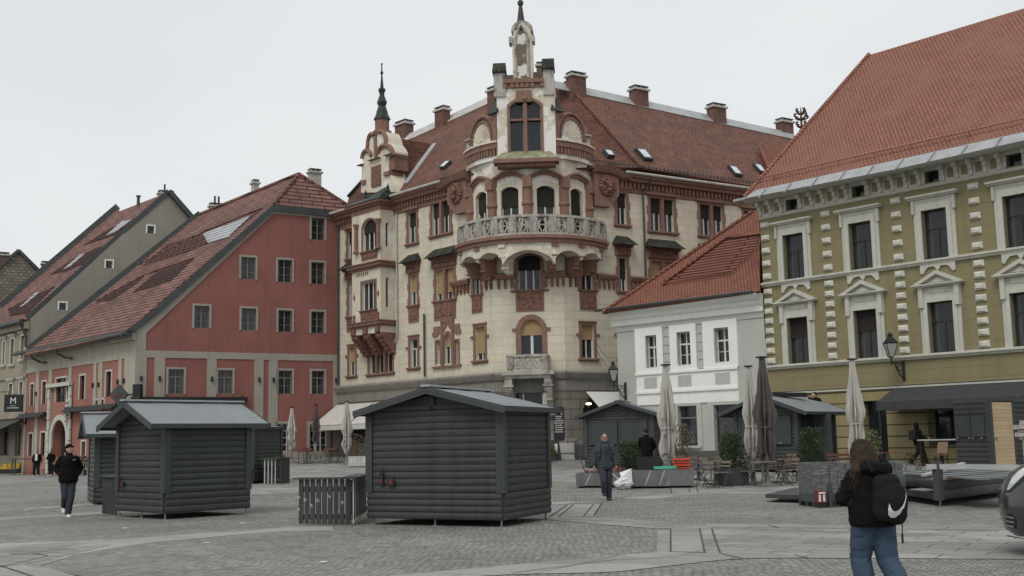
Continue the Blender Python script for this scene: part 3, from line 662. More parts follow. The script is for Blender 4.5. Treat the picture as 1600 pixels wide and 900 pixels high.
# ================================================================ grey house with the taupe gable
G2 = (R2[0]-.05, R2[1]+.05)
fg = Fr(G2, (G2[0]+11.1, G2[1]+6.8))
grey = thing('grey_house', 'house with a blank taupe gable and three tiny square windows, left of the red house', 'house', fg.P(4, -5, 0))
F = Facade(fg, grey)
for p in [(230, 353, 241, 365), (165.2, 407.4, 175.8, 419.6), (92.2, 473, 103.6, 485)]: F.win(p, sur=.09, smat='whitetrim', sill=0, leaves=1, frame='wframe', curtain=0, fw=.03, depth=.2)
pts = [fg.uz(*q_) for q_ in [(43, 500), (263, 301), (312, 357)]]
F.finish([(0, -.5), (pts[2][0], -.5), pts[2], pts[1], (0, pts[0][1])], M['greyplast'])
va = fg.P(pts[0][0], .1, pts[0][1]); vb = fg.P(pts[1][0], .1, pts[1][1]); plg = plane3(va, vb, va+e)
roofpx('roof', plg, [(43, 498), (263, 300), (187, 330), (184, 326), (5, 479), (-70, 535), (-55, 533)], 'tile_dark', grey)
for poly_, mt in [([(77, 429), (118, 402), (159, 384), (138, 409), (100, 424)], 'tile_slot'), ([(98, 421), (108, 416.5), (133, 396), (124, 398.5)], 'glassl'), ([(12, 482), (85, 447), (62, 470), (42, 490), (16, 493)], 'tile_slot'),
                  ([(30, 480), (38, 476), (63, 455), (55, 458)], 'glassl'), ([(130, 383), (171, 357), (214, 340), (180, 366)], 'tile_slot'), ([(165, 368), (180, 362), (207, 342), (190, 346)], 'glassl')]:
    roofpx('roof_louvre' if mt != 'glassl' else 'roof_glazing', plg, poly_, mt, grey, lift=.04 if mt != 'glassl' else .07, th=.04)
q = MB(); q.bar(plane_hit(263, 300, *plg)+fg.n*.1+Zv*.05, plane_hit(42, 498, *plg)+fg.n*.1+Zv*.05, .25, .35)
A = fg.P(pts[1][0], 0.2, pts[1][1]+.1); q.bar(A, fg.P(pts[2][0], .2, pts[2][1]+.1), .3, .35)
q.bar(plane_hit(184, 326, *plg)+Zv*.2, plane_hit(0, 483, *plg)+Zv*.2, .25, .5); q.build('verge_flashing', M['zincd'], grey)
p = PY(259, 309, 95); chimney(grey, p, 1.2, .6, .25, ang(fg), mat='conc', pipes=1)
p = plane_hit(216, 322, *plg); q = MB(); q.tube([p-Zv*.3, p+Zv*.75], .13, 8); q.tube([p+Zv*.75, p+Zv*.85], .2, 8); q.build('vent_pipe', M['zincd'], grey)
ff = Fr((R2[0]+e.x*24, R2[1]+e.y*24), R2); LF = ff.L
F = Facade(ff, grey); zt = ff.uz(20, 510)[1]
for p in [(17, 530, 22, 569), (33, 525, 38.5, 561), (5, 534, 8, 570)]: F.win(p, sur=.16, smat='trim', sill=.12, hood='flat', frame='wframe', leaves=2, trans=.35, curtain=.4)
for p in [(14.5, 600, 20, 618), (31, 597, 36, 616)]: F.win(p, sur=.16, smat='trim', sill=.15, hood='flat', frame='wframe', leaves=2, curtain=.4)
F.win((2, 668, 13, 712), name='shop_window', frame='gframe', sur=.1, smat='gframe', sill=0, leaves=1, curtain=0)
F.win((25, 668, 33, 712), name='shop_window', frame='gframe', sur=.1, smat='gframe', sill=0, leaves=2, curtain=0)
F.finish([(0, -.5), (LF, -.5), (LF, zt), (0, zt)], M['beigeold'])
b = MB(); z = ff.uz(20, 590)[1]; b.box(ff, 0, LF, 0, .12, z-.1, z+.08); z = ff.uz(20, 652)[1]; b.box(ff, 0, LF, 0, .2, z-.1, z+.15); b.box(ff, 0, LF, 0, .35, zt-.45, zt); b.build('cornice', M['beigeold'], grey)
q = MB(); q.tube([ff.P(0, .6, zt+.05), ff.P(LF, .6, zt+.05)], .14, 8); q.bar(ff.P(0, .3, zt+.2), ff.P(LF, .3, zt+.2), .7, .06); q.tube([ff.P(LF-.2, .6, zt), ff.P(LF-.2, .3, zt-.6), ff.P(LF-.2, .15, zt-1), ff.P(LF-.2, .15, 9)], .09, 8); q.build('gutter', M['zincd'], grey)
a_ = MB(); z = ff.uz(20, 656)[1]; a_.solid([ff.P(8, .1, z), ff.P(LF-.3, .1, z), ff.P(LF-.3, 1.8, z-.75), ff.P(8, 1.8, z-.75)], (0, 0, -.04)); a_.box(ff, 8, LF-.3, 1.78, 1.84, z-1.05, z-.75)
for u in (LF-.5, LF-5, LF-9): a_.tube([ff.P(u, .1, z-.9), ff.P(u, 1.75, z-.8)], .03, 6)
a_.build('awning', M['zincd'], grey)
# square black sign
c0 = PY(21.5, 630, 80); sf = Fr((c0.x-1, c0.y+.1), (c0.x+1, c0.y-.1)); u, z = sf.uz(21.5, 630)
q = MB(); q.box(sf, u-.65, u+.65, -.08, .08, z-.6, z+.6); sg = q.build('square_sign', M['black']); tag(sg, 'square black sign with a pale letter M above the awning at the far left', 'sign')
q = MB(); q.tube([sf.P(u-.4, 0, z+.62), sf.P(u-.4, 0, z+.8), sf.P(u-1.2, 0, z+.8)], .03, 6); q.build('bracket', M['black'], sg)
def text(fr, s, u, z, size, mat, parent, n=.09, name='lettering', ext=.006, align='CENTER', sx=1, font_sp=1):
    cu = bpy.data.curves.new('t', 'FONT'); cu.body = s; cu.size = size; cu.align_x = align; cu.align_y = 'CENTER'; cu.extrude = ext; cu.space_line = font_sp
    t = bpy.data.objects.new('t', cu); COL.objects.link(t)
    t.matrix_world = Matrix((fr.u, Zv, fr.n)).transposed().to_4x4()
    dg = bpy.context.evaluated_depsgraph_get(); dg.update(); me = bpy.data.meshes.new_from_object(t.evaluated_get(dg))
    mw = Matrix((fr.u*sx, Zv, fr.n)).transposed().to_4x4(); mw.translation = fr.P(u, n, z)
    q = MB(); q.add([mw @ v.co for v in me.vertices], [tuple(p.vertices) for p in me.polygons])
    bpy.data.objects.remove(t); return q.build(name, mat, parent)
M['paint'] = plain('pale_lettering', (.62, .62, .60), .6, .05)
text(sf, 'M', u, z+.15, .62, M['paint'], sg); q = MB()
for k in range(14): q.box(sf, u-.42+k*.06, u-.385+k*.06, .081, .09, z-.36, z-.29)
for k in range(7): q.box(sf, u-.2+k*.06, u-.165+k*.06, .081, .09, z-.2, z-.16)
q.build('small_lettering', M['paint'], sg)

# ================================================================ two far roofs at the left edge
fa = Fr((-50, 100), (-36, 108)); far = thing('brick_gable_house', 'small old house with a rough stone gable, far behind at the left edge', 'house', (-47, 106, 0))
o = [fa.uz(*p) for p in [(-60, 600), (70, 600), (70, 430), (62, 423.5), (28.5, 392), (-8, 425), (-60, 470)]]
q = MB(); q.prism(fa, o, -9, 0); q.build('wall', M['rubble'], far)
q = MB(); A = fa.P(*[fa.uz(28.5, 391)[0], .1, fa.uz(28.5, 391)[1]]); Bv = fa.uz(66, 428); Cv = fa.uz(-40, 452)
q.bar(A, fa.P(Bv[0], .1, Bv[1]), .3, .25); q.bar(A, fa.P(Cv[0], .1, Cv[1]), .3, .25); q.build('verge', M['zincd'], far)
ch = fa.uz(4, 415); chimney(far, fa.P(ch[0], -1.5, ch[1]-.8), 1.3, .8, 1.9, ang(fa))
far2 = thing('far_brown_house', 'far brown roof corner and brick chimney behind the roof of the taupe gabled house', 'house', (-45, 110, 0))
fb2 = Fr((-52, 108), (-38, 116)); o = [fb2.uz(*p) for p in [(40, 500), (160, 500), (160, 400), (119, 381), (70, 424), (40, 450)]]
q = MB(); q.prism(fb2, o, -8, 0); q.build('roof', M['tile_dark'], far2)
ch = fb2.uz(72, 420); chimney(far2, fb2.P(ch[0], .6, ch[1]-.6), 1.0, .7, .9, ang(fb2))
# ================================================================ ornate cream corner building
L0 = (-11.59, 76); CB = (-1.03, 64.0); CC = (2.85, 63.4); CR = (2.85+.847*21, 63.4+.531*21)
fl = Fr(L0, CB); fc = Fr(CB, CC); frr = Fr(CC, CR)
cr_ = thing('cream_corner_building', 'ornate cream stone corner building with terracotta window frames and a round balcony tower', 'building', (1, 72, g(1, 66)))
ZE = 16.85; ZC = 5.24; GZ = g(0, 66)
T = dict(frame='wframe', leaves=2, sur=.16, smat='terra', blind=.42, bmat='blindd', curtain=.3, ear=.35)
# --- left facade
F = Facade(fl, cr_)
F.win((543.5, 362, 552, 404), hood='seg', **T)
F.win((638, 332, 651, 380), hood='seg', **T)
F.win((675, 315, 703.5, 366), mull=2, hood='flat', **T)
F.win((544.6, 440, 553, 494), hood='roof', panel=.9, **dict(T, blind=0))
F.win((641, 430, 652, 476.5), hood='roof', panel=.95, **dict(T, blind=.55, bmat='blindo'))
F.win((681, 421, 709.5, 468), mull=2, hood='roof', panel=1.05, **dict(T, blind=.75, bmat='blindo'))
F.win((545.5, 543, 555.5, 587), **dict(T, ear=0, blind=.5, bmat='blindo'))
F.win((577, 551, 613.5, 583), mull=3, **dict(T, ear=0, blind=0, leaves=1))
F.win((641, 529, 653, 574), keyst=0, **dict(T, ear=0, blind=0, trans=.35))
F.win((694, 521, 706, 569), rise=.9, shape='ogive', **dict(T, ear=0, blind=.42, bmat='blindo', sill=0))
F.win((682, 533, 688, 569), **dict(T, ear=0, blind=.3, bmat='blindo', leaves=1, sur=.1, sill=0))
F.win((712, 532, 717, 569), **dict(T, ear=0, blind=.3, bmat='blindo', leaves=1, sur=.1, sill=0))
F.win((743, 511, 758, 563), **dict(T, ear=0, blind=.78, bmat='blindo'))
F.win((740, 407, 750.5, 460), rise=.35, panel=1.0, **dict(T, blind=.4, sill=.05))
F.finish([(0, ZC), (fl.L, ZC), (fl.L, ZE), (0, ZE)], M['cream'])
# gothic group surround: stepped head
b = MB(); u0 = fl.uz(677, 540)[0]; u1 = fl.uz(721, 540)[0]; um = fl.uz(700, 540)[0]; zs = fl.uz(700, 571)[1]; zm = fl.uz(700, 520)[1]
b.box(fl, u0, u1, 0, .16, zs-.12, zs); b.box(fl, u0, u0+.5, .0, .09, zm-.12, zm+.12); b.box(fl, u1-.5, u1, 0, .09, zm-.12, zm+.12); b.box(fl, um-.62, um+.62, 0, .1, zm+.62, zm+.8)
for s in (um-.6, um+.42): b.box(fl, s, s+.18, 0, .1, zs, zm+.62)
b.prism(fl, [(um-.62, zm+.1), (um-.35, zm+.1), (um, zm+.55), (um+.35, zm+.1), (um+.62, zm+.1), (um+.62, zm+.8), (um-.62, zm+.8)], 0, .07); b.box(fl, u0+.1, um-.63, 0, .06, zm+.0, zm+.45); b.box(fl, um+.63, u1-.1, 0, .06, zm+.0, zm+.45)
b.build('gothic_surround', M['terra'], cr_)
# small lintel ears on first floor windows
b = MB()
for px0, px1, y in [(629, 659, 541), (722, 773, 521)]: pass
# --- chamfer
F = Facade(fc, cr_)
o, door = F.win((814, 499, 847, 555.5), rise=9, **dict(T, ear=0, sur=.28, blind=.42, bmat='blindo', sill=0, curtain=0, fw=.09))
F.win((809.5, 398, 844.5, 453), rise=.25, panel=1.15, **dict(T, leaves=3, blind=.42, sill=.04, sillx=.3))
F.finish([(0, ZC), (fc.L, ZC), (fc.L, ZE-3.2), (0, ZE-3.2)], M['cream'])
# --- right facade
F = Facade(frr, cr_)
F.win((908.5, 508, 928, 560), **dict(T, ear=0, blind=.42, bmat='blindo'))
F.win((968, 508, 976, 560), **dict(T, ear=0, blind=.42, bmat='blindo'))
F.win((908, 399, 927, 453), rise=.35, panel=1.1, **dict(T, blind=.55, bmat='blindo', sill=.04))
F.win((964, 302, 979, 351), hood='flat', **T)
F.win((1016, 311, 1053, 362), mull=2, hood='seg2', **T)
F.win((1094, 321, 1129, 369), mull=2, hood='seg2', **T)
F.win((1163, 331, 1192, 378), mull=2, hood='seg2', **T)
F.win((967.5, 404, 979.5, 455), hood='roof', **dict(T, blind=.6))
F.win((1018, 409, 1054, 457), mull=2, hood='roof', **dict(T, blind=.6, bmat='blindo'))
F.win((1097, 415, 1132, 460), mull=2, hood='roof', **dict(T, blind=.6, bmat='blindo'))
F.finish([(0, ZC), (21, ZC), (21, ZE), (0, ZE)], M['cream'])
w = MB(); fe = Fr(CR, (CR[0]-6, CR[1]+9)); w.wall(fe, [(0, 0), (fe.L, 0), (fe.L, ZE), (0, ZE)]); w.build('wall', M['cream'], cr_)
fb_ = Fr((L0[0]+7, L0[1]+9), L0); w = MB(); w.wall(fb_, [(0, 0), (fb_.L, 0), (fb_.L, ZE), (0, ZE)]); w.build('wall', M['cream'], cr_)
# --- ground floor in grey stone
def ground_floor(f, L, wins, name='ground_floor'):
    F = Facade(f, cr_)
    for p, k in wins: F.win(p, **k)
    return F.finish([(0, -.4), (L, -.4), (L, ZC-.002), (0, ZC-.002)], M['greystone'], name=name)
sh = dict(sur=0, smat='greyband', frame='dframe', leaves=3, sill=0, curtain=0, depth=.4)
ground_floor(fl, fl.L, [((534, 650, 575, 712), sh), ((590, 650, 640, 715), sh), ((665, 650, 700, 715), sh), ((722, 650, 752, 718), sh)])
ground_floor(fc, fc.L, [((806, 603, 851, 700), dict(sh, rise=.6, sur=.22, sn=.12, smat='greyband', trans=.4))])
ground_floor(frr, 21, [((911, 619, 955, 700), dict(sh, rise=.9, name='arched_shop_opening')), ((1010, 630, 1060, 705), sh)])
for f, L in ((fl, fl.L), (fc, fc.L), (frr, 21)):
    string(f, 'string_course', -.05, L+.05, [(0, ZC-1.0), (.06, ZC-.9), (.08, ZC-.35), (.2, ZC-.25), (.3, ZC-.05), (.34, ZC+.06), (.05, ZC+.2), (0, ZC+.2)], M['greyband'], cr_)
    string(f, 'plinth', 0, L, [(0, -.3), (.1, -.3), (.1, GZ+.9), (.05, GZ+1), (0, GZ+1)], M['greyband'], cr_)
# --- main cornice with dentils and frieze
def cornice(f, u0, u1, parent, skip=()):
    string(f, 'frieze', u0, u1, [(0, ZE-1.0), (.05, ZE-1.0), (.08, ZE-.95), (.08, ZE-.1), (0, ZE-.1)], M['terra'], parent)
    string(f, 'cornice', u0, u1, [(.08, ZE-.42), (.35, ZE-.36), (.4, ZE-.2), (.55, ZE-.15), (.6, ZE+.02), (.1, ZE+.1), (.08, ZE)], M['terra'], parent)
    q = MB(); u = u0+.05
    while u < u1-.15: q.box(f, u, u+.13, .08, .24, ZE-.72, ZE-.43); u += .3
    q.build('dentils', M['terra'], parent)
uKl = fl.uz(716, 290)[0]; uKr = frr.uz(949, 290)[0]
cornice(fl, 0, uKl-.8, cr_); cornice(frr, uKr+.8, 21, cr_)
for f, u0, u1 in ((fl, 0, uKl-.9), (frr, uKr+.9, 21)):
    q = MB(); q.tube([f.P(u0, .66, ZE+.06), f.P(u1, .66, ZE+.06)], .09, 8); q.build('gutter', M['conc'], cr_)
# raised cornice curve with lion head panels beside the drum
for f, uc, s in ((fl, uKl+.1, 1), (frr, uKr-.15, -1)):
    q = MB(); pts = []
    N = 14
    for i in range(N+1):
        t = i/N; u = uc-s*1.5+s*2.6*t; z = ZE+.22*sstep(.1, .55, t)
        pts.append((u, z))
    for (a, za), (c, zc_) in zip(pts, pts[1:]):
        lo, hi = (a, c) if a < c else (c, a); zl, zh = (za, zc_) if a < c else (zc_, za)
        A = [f.P(lo, .0, zl-.5), f.P(hi, .0, zh-.5), f.P(hi, .5, zh-.3), f.P(lo, .5, zl-.3), f.P(lo, .0, zl+.12), f.P(hi, 0, zh+.12), f.P(hi, .68, zh+.04), f.P(lo, .68, zl+.04)]
        q.add(A, [(0, 1, 2, 3), (3, 2, 6, 7), (7, 6, 5, 4), (0, 3, 7, 4), (1, 5, 6, 2)])
    q.build('raised_cornice', M['terra'], cr_)
    q = MB(); a, c = sorted((uc-s*.75, uc+s*1.0))
    q.prism(f, [(a, ZE-1.3), ((a+c)/2-.2, ZE-2.05) if s > 0 else (a, ZE-2.05), (c, ZE-2.05) if s > 0 else ((a+c)/2+.2, ZE-2.05), (c, ZE-1.3), (c, ZE-.1), (a, ZE-.1)], 0, .32)
    hd = q.build('corbel_panel', M['terra'], cr_)
    q = MB(); h0 = f.P((a+c)/2+.0*s, .34, ZE-.8)
    q.ball(h0, .34, 12, 8, (1, .6, 1.25)); rr_ = random.Random(3)
    for k in range(34):
        w_ = k*2*math.pi/17; R_ = .36+.13*(k // 17); q.ball(h0+f.u*math.cos(w_)*R_+Zv*(math.sin(w_)*R_*1.1)+f.n*(.08-.05*(k//17)), (.09+.05*rr_.random()), 6, 5)
    q.ball(h0+f.n*.3-Zv*.08, .13, 8, 5); q.ball(h0+f.n*.24-Zv*.3, .17, 8, 5)
    for s2 in (-1, 1): q.ball(h0+f.n*.27+f.u*.16*s2+Zv*.1, .09, 6, 5)
    q.build('lion_head', M['terrad'], hd)
# --- corbelled string between the second floor windows near the corner
def corbelband(f, u0, u1, z, parent, off=.0):
    o = string(f, 'corbel_band', u0, u1, [(0, z-.1), (.16, z-.08), (.26, z+.1), (.26, z+.18), (.05, z+.26), (0, z+.26)], M['terra'], parent)
    q = MB(); n = max(1, round((u1-u0)/.34)); w_ = (u1-u0)/n
    for i in range(n):
        u = u0+(i+.5)*w_; q.box(f, u-.07, u+.07, 0, .15, z-.5, z-.1); q.box(f, u-.05, u+.05, 0, .1, z-.62, z-.5)
    q.build('corbels', M['terrad'], o)
zk = fc.uz(790, 434)[1]
for f, a, c in ((fl, 707, 735), (fl, 757, 772), (fc, 774, 805), (fc, 849, 885), (frr, 886, 904), (frr, 932, 962), (frr, 984, 1010)):
    corbelband(f, f.uz(a, 440)[0], f.uz(c, 440)[0], zk, cr_)
# downpipes
pipe(fl, [(fl.uz(664, 400)[0], .12, 9.3), (fl.uz(664, 400)[0], .12, ZC+.3)], .06, cr_)
pipe(fl, [(.25, .15, ZE-.3), (.25, .15, ZC+.3)], .07, cr_)
u = fl.uz(622, 400)[0]; pipe(fl, [(u, .12, ZE-1), (u, .12, 8.2), (u-.25, .12, 7.8)], .05, cr_, 'conc')
u = frr.uz(1004, 350)[0]; pipe(frr, [(u+.5, .5, ZE-.1), (u, .14, ZE-.8), (u, .12, ZC+.3)], .06, cr_)

# --- oriel on the left facade
NO = 1.1; fo = fl.off(NO); uo0 = fl.uz(550, 450, NO)[0]; uo1 = fl.uz(594.5, 450, NO)[0]
fsd = Fr(fl.P(uo1, NO, 0)[:2], fl.P(uo1, 0, 0)[:2]); fsl = Fr(fl.P(uo0, 0, 0)[:2], fl.P(uo0, NO, 0)[:2])
zz = lambda y: fl.uz(572, y, NO)[1]
orl = MB()
zo0, zo1 = zz(522), zz(330)
F = Facade(fo, cr_)
F.win((566.5, 343, 588.5, 393), rise=.5, **dict(T, ear=0, leaves=3, sill=.05, sur=.12, panel=.42)) if 0 else None
def owin(px, **k):
    u0, u1, _, _ = fl.R(*px, n=NO); return F.win(uz=(u0, u1, zz(px[3]), zz(px[1])), **k)
ow, _ = owin((566.5, 344, 588.5, 393), rise=.5, **dict(T, ear=0, leaves=3, sill=.06, sur=.1, panel=.5, sn=.04))
ow2, _ = owin((565.5, 441, 587, 485), **dict(T, ear=0, leaves=3, blind=0, sill=.05, sur=.12, panel=.6, sn=.04))
F.finish([(uo0, zo0), (uo1, zo0), (uo1, zo1), (uo0, zo1)], M['creamp'], name='oriel_wall', depth=.5)
F = Facade(fsd, cr_)
for y0, y1 in ((349, 387), (434, 481)):
    F.win(uz=(.4, .66, zz(y1+3), zz(y0+3)), sur=0, leaves=1, sill=0, curtain=0, frame='wframe', fw=.04, smat='creamp', depth=.2)
F.finish([(0, zo0), (NO, zo0), (NO, zo1), (0, zo1)], M['creamp'], name='oriel_wall', depth=.4)
w = MB(); w.wall(fsl, [(0, zo0), (NO, zo0), (NO, zo1), (0, zo1)]); w.add([fl.P(uo0, 0, zo0), fl.P(uo1, 0, zo0), fl.P(uo1, NO, zo0), fl.P(uo0, NO, zo0)], [(0, 1, 2, 3)]); w.build('oriel_wall', M['creamp'], cr_)
def ring(z, prof, mat, name):   # moulding round three sides of the oriel
    q = MB()
    for n, za, zb in prof: q.box(fl, uo0-n, uo1+n, 0, NO+n, z+za, z+zb)
    q.build(name, M[mat], cr_)
ring(zz(415), [(.12, -.28, -.14), (.25, -.14, .05), (.33, .05, .12)], 'terra', 'oriel_moulding')
ring(zz(507), [(.1, -.2, -.08), (.22, -.08, .1), (.28, .1, .16)], 'terra', 'oriel_moulding')
ring(zz(330), [(.06, -.1, .2), (.2, .2, .34), (.35, .34, .5)], 'terra', 'oriel_cornice')
q = MB()   # columns of the upper oriel window
for px in (559, 593.5):
    u = fl.uz(px, 370, NO)[0]
    q.lathe(fl.P(u-.05, NO+.1, zz(394)), [(.2, 0), (.2, .12), (.13, .2), (.12, zz(356)-zz(394)), (.19, zz(350)-zz(394)), (.22, zz(348)-zz(394))], 10)
q.build('columns', M['terra'], cr_)
q = MB()
for u in (uo0+.25, uo1-.25):
    z = zz(462); q.add([fl.P(u-.13, NO, z), fl.P(u, NO, z-.3), fl.P(u+.13, NO, z), fl.P(u, NO, z+.3), fl.P(u, NO+.08, z)], [(0, 1, 4), (1, 2, 4), (2, 3, 4), (3, 0, 4)])
    q.box(fl, u-.14, u+.14, NO, NO+.04, zz(502), zz(490))
for k in range(6): u = uo0+.55+k*.24; q.box(fl, u, u+.08, NO, NO+.04, zz(430), zz(425))
q.build('ornaments', M['terrad'], cr_)
q = MB(); zb = zz(522); zd = zz(555)
for k in range(3):
    u = uo0+.25+(uo1-uo0-.5)*k/2
    pr = [(0, zd), (.25, zd+.1), (.5, zd+.45), (.8, zd+.75), (NO, zb-.25), (NO+.05, zb), (0, zb)]
    kk = len(pr); wdt = .3
    q.add([fl.P(u-wdt, n, z) for n, z in pr]+[fl.P(u+wdt, n, z) for n, z in pr], [(i, (i+1) % kk, (i+1) % kk+kk, i+kk) for i in range(kk)]+[tuple(range(kk)), tuple(reversed(range(kk, 2*kk)))])
    for j in range(5): q.ball(fl.P(u, NO*(.25+.17*j), zd+.15+.24*j), .2, 6, 4)
    q.prism(fl, [(u-.22, zb), (u+.22, zb), (u+.2, zb+.35), (u, zb+.62), (u-.2, zb+.35)], NO+.02, NO+.14)
q.box(fl, uo0, uo1, 0, .7, zb-.3, zb-.004)
q.build('oriel_corbels', M['terrad'], cr_)
q = MB(); z = zz(330)+.5; n1 = NO+.42
P = fl.P; q.add([P(uo0-.4, n1, z), P(uo1+.4, n1, z), P(uo1+.4, 0, z), P(uo0-.4, 0, z), P(uo0+.45, .15, z+.75), P(uo1-.25, .15, z+1.15), P((uo0+uo1)/2, .9, z+.42)],
   [(0, 1, 6), (1, 5, 6), (0, 6, 4), (6, 5, 4), (1, 2, 5), (0, 4, 3), (4, 5, 2, 3)]); q.build('oriel_roof', M['copper'], cr_)
q = MB()
for px in (571.5, 606): 
    u, z0 = fl.uz(px, 305 if px < 600 else 295, .8); q.lathe(fl.P(u, .8, z0-.5), [(.09, 0), (.06, .25), (.14, .35), (.04, .5), (.1, .62), (.02, .8), (.0, .9)], 8)
q.build('finials', M['copper'], cr_)
# --- stepped gable with turret above the oriel
GN = .35
def gz(x, y): return fl.uz(x, y, GN)
fgab = [(564, 301), (565.5, 262), (567, 258), (567, 240), (570, 236), (574, 236), (575, 222), (578, 214), (584, 207), (599, 205), (603, 213), (606, 224), (610, 228), (613.5, 236), (613.5, 243), (608, 243), (607, 266), (611, 276), (619, 288), (623, 300)]
q = MB(); q.prism(fl, [gz(*p) for p in fgab], GN-1.2, GN); q.build('gable', M['creamp'], cr_)
def gtube(pts, r, nm, mat='terra', n=GN+.05, w=.0): q = MB(); q.tube([fl.P(*((lambda a: (a[0], n, a[1]))(fl.uz(x, y, n)))) for x, y in pts], r, 6); q.build(nm, M[mat], cr_)
def arcp(cx, cy, rx, ry, a0, a1, n=9): return [(cx+rx*math.cos(rad(a0+(a1-a0)*i/n)), cy-ry*math.sin(rad(a0+(a1-a0)*i/n))) for i in range(n+1)]
gtube([(573, 237)]+arcp(581, 226, 6.5, 17, 180, 60), .14, 'volute'); gtube(arcp(596, 222, 7, 17, 120, -20), .14, 'volute')
gtube(arcp(573, 248, 7.5, 13, 180, 20), .14, 'volute'); gtube(arcp(602, 243, 12, 16, 165, 0), .16, 'volute')
gtube([(586.5, 215), (587, 248)], .13, 'pilaster')
def gbox(x0, y0, x1, y1, n0, n1, nm, mat='terra', parent=None):
    u0, za = gz(x0, y1); u1, zb_ = gz(x1, y0); q = MB(); q.box(fl, u0, u1, n0, n1, za, zb_); return q.build(nm, M[mat], parent or cr_)
gbox(561, 256, 569, 260, -.6, GN+.2, 'ledge'); gbox(603, 240, 616, 244, -.9, GN+.25, 'ledge'); gbox(578, 246, 596, 252, 0, GN+.25, 'ledge')
gbox(607.5, 244.5, 614, 266, -.85, GN-.05, 'pier'); gbox(602, 267, 610, 276, -.6, GN+.15, 'ledge'); gbox(566, 281, 572, 289, -.3, GN+.12, 'ledge')
gbox(581.5, 257, 595.5, 293, .3, GN+.09, 'carved_panel', 'terrad')
tc0 = fl.P(gz(588, 206)[0], -.1, gz(588, 206)[1]); s_ = tc0.y/FPX
q = MB(); q.lathe(tc0, [(.42, -.5), (.62, -.05), (.62, .1), (.46, .14), (.46, .9), (.5, .95)], 8); tur = q.build('turret', M['terra'], cr_)
q = MB(); H0 = .93
q.lathe(tc0, [(.9*a_, b_) for a_, b_ in [(.62, H0-.06), (.56, H0+.08), (.44, H0+.3), (.40, H0+.5), (.30, H0+.75), (.27, H0+.85), (.37, H0+1.1), (.27, H0+1.35), (.18, H0+1.55), (.19, H0+1.75), (.26, H0+1.85), (.26, H0+2.0), (.13, H0+2.05), (.08, H0+2.6), (.05, H0+2.95), (.11, H0+3.02), (.11, H0+3.12), (.05, H0+3.2), (.04, H0+3.6), (.09, H0+3.68), (0, H0+3.75)]], 8)
q.build('spire', M['copper'], tur)
# dormer roof behind the gable and fire wall at its left
plL = slope(fl, .6, ZE, 46); plR = slope(frr, .6, ZE, 46)
Pr = plane_hit(612, 214, fl.P(0, -1.0, 0), fl.n)
A = Pr; Bv = plane_hit(679, 226, *plL); Cv = plane_hit(634, 288, *plL); D_ = plane_hit(618, 282, fl.P(0, -1.0, 0), fl.n)
pd = plane3(A, Bv, D_); roofpoly('dormer_roof', [A, Bv, Cv, D_], pd[1], M['tile_old'], cr_)
q = MB(); q.bar(Bv+Zv*.05, Cv+Zv*.05, .35, .1); q.build('valley_flashing', M['zinc'], cr_)
q = MB(); A = gz(528, 306); q.prism(fl, [(0, ZE), gz(566, 322), gz(567, 262), (A[0], A[1])], -1.2, -.5); q.build('fire_wall', M['brickch'], cr_)
q = MB(); q.bar(fl.P(A[0], -.8, A[1]+.06), fl.P(gz(567, 262)[0], -.8, gz(567, 262)[1]+.06), .9, .1); q.build('coping', M['zincd'], cr_)
# --- main roofs
roofpx('roof', plL, [(618, 303), (736, 262), (800, 215), (800, 135), (770, 150), (700, 186), (648, 208), (612, 222), (612, 300)], 'tile_old', cr_)
roofpx('roof', plR, [(1003, 262), (1180, 291), (1262, 305), (1290, 225), (1235, 210), (884, 130)], 'tile_old', cr_)
a1 = plane_hit(884, 130, *plR); a2 = plane_hit(1003, 262, *plR); a3 = frr.P(1.2, .6, ZE); a4 = fl.P(fl.L-1.2, .6, ZE); a5 = plane_hit(790, 138, *plL)
pc = plane3(a1, a2, a3); roofpoly('roof', [a1, a2, a3, a4, a5], pc[1], M['tile_old'], cr_)
q = MB(); q.bar(a1+Zv*.08, a2+Zv*.08, .28, .12); q.build('hip_tiles', M['tile_old'], cr_)
roofpx('ridge_flashing', plR, [(866, 126), (1240, 208), (1240, 217), (866, 137)], 'zinc', cr_, lift=.06, th=.05)
roofpx('ridge_flashing', plL, [(612, 218), (648, 205), (770, 148), (770, 158), (648, 214), (612, 228)], 'conc', cr_, lift=.06, th=.05)
w = MB()   # closing gable under the far slopes
for pl_, pts in ((plR, [(884, 130), (1235, 210)]), (plL, [(648, 208), (790, 138)])):
    A, Bv = hits(pl_, pts); bk = Vector((0, 8, -8)); w.solid([A, Bv, Bv+bk, A+bk], (0, 0, -.1))
w.build('rear_roof', M['tile_old'], cr_)
for x0, x1, yt, yb in [(884, 918, 106, 148), (983, 1016, 128, 166), (1105, 1138, 156, 192), (1213, 1243, 180, 208)]: chim_px(x0, x1, yt+3, yb, plR, cr_, ang(frr))
for x0, x1, yt, yb in [(614, 648, 183, 216), (677, 705, 160, 198), (760, 783, 128, 172)]: chim_px(x0, x1, yt+3, yb, plL, cr_, ang(fl))
chim_px(838, 852, 92, 132, (a5+Vector((0, 2, 0)), pc[1]), cr_, ang(fc))
M['skyl'] = plain('skylight_pane', (.55, .60, .64), .15, .05, 1)
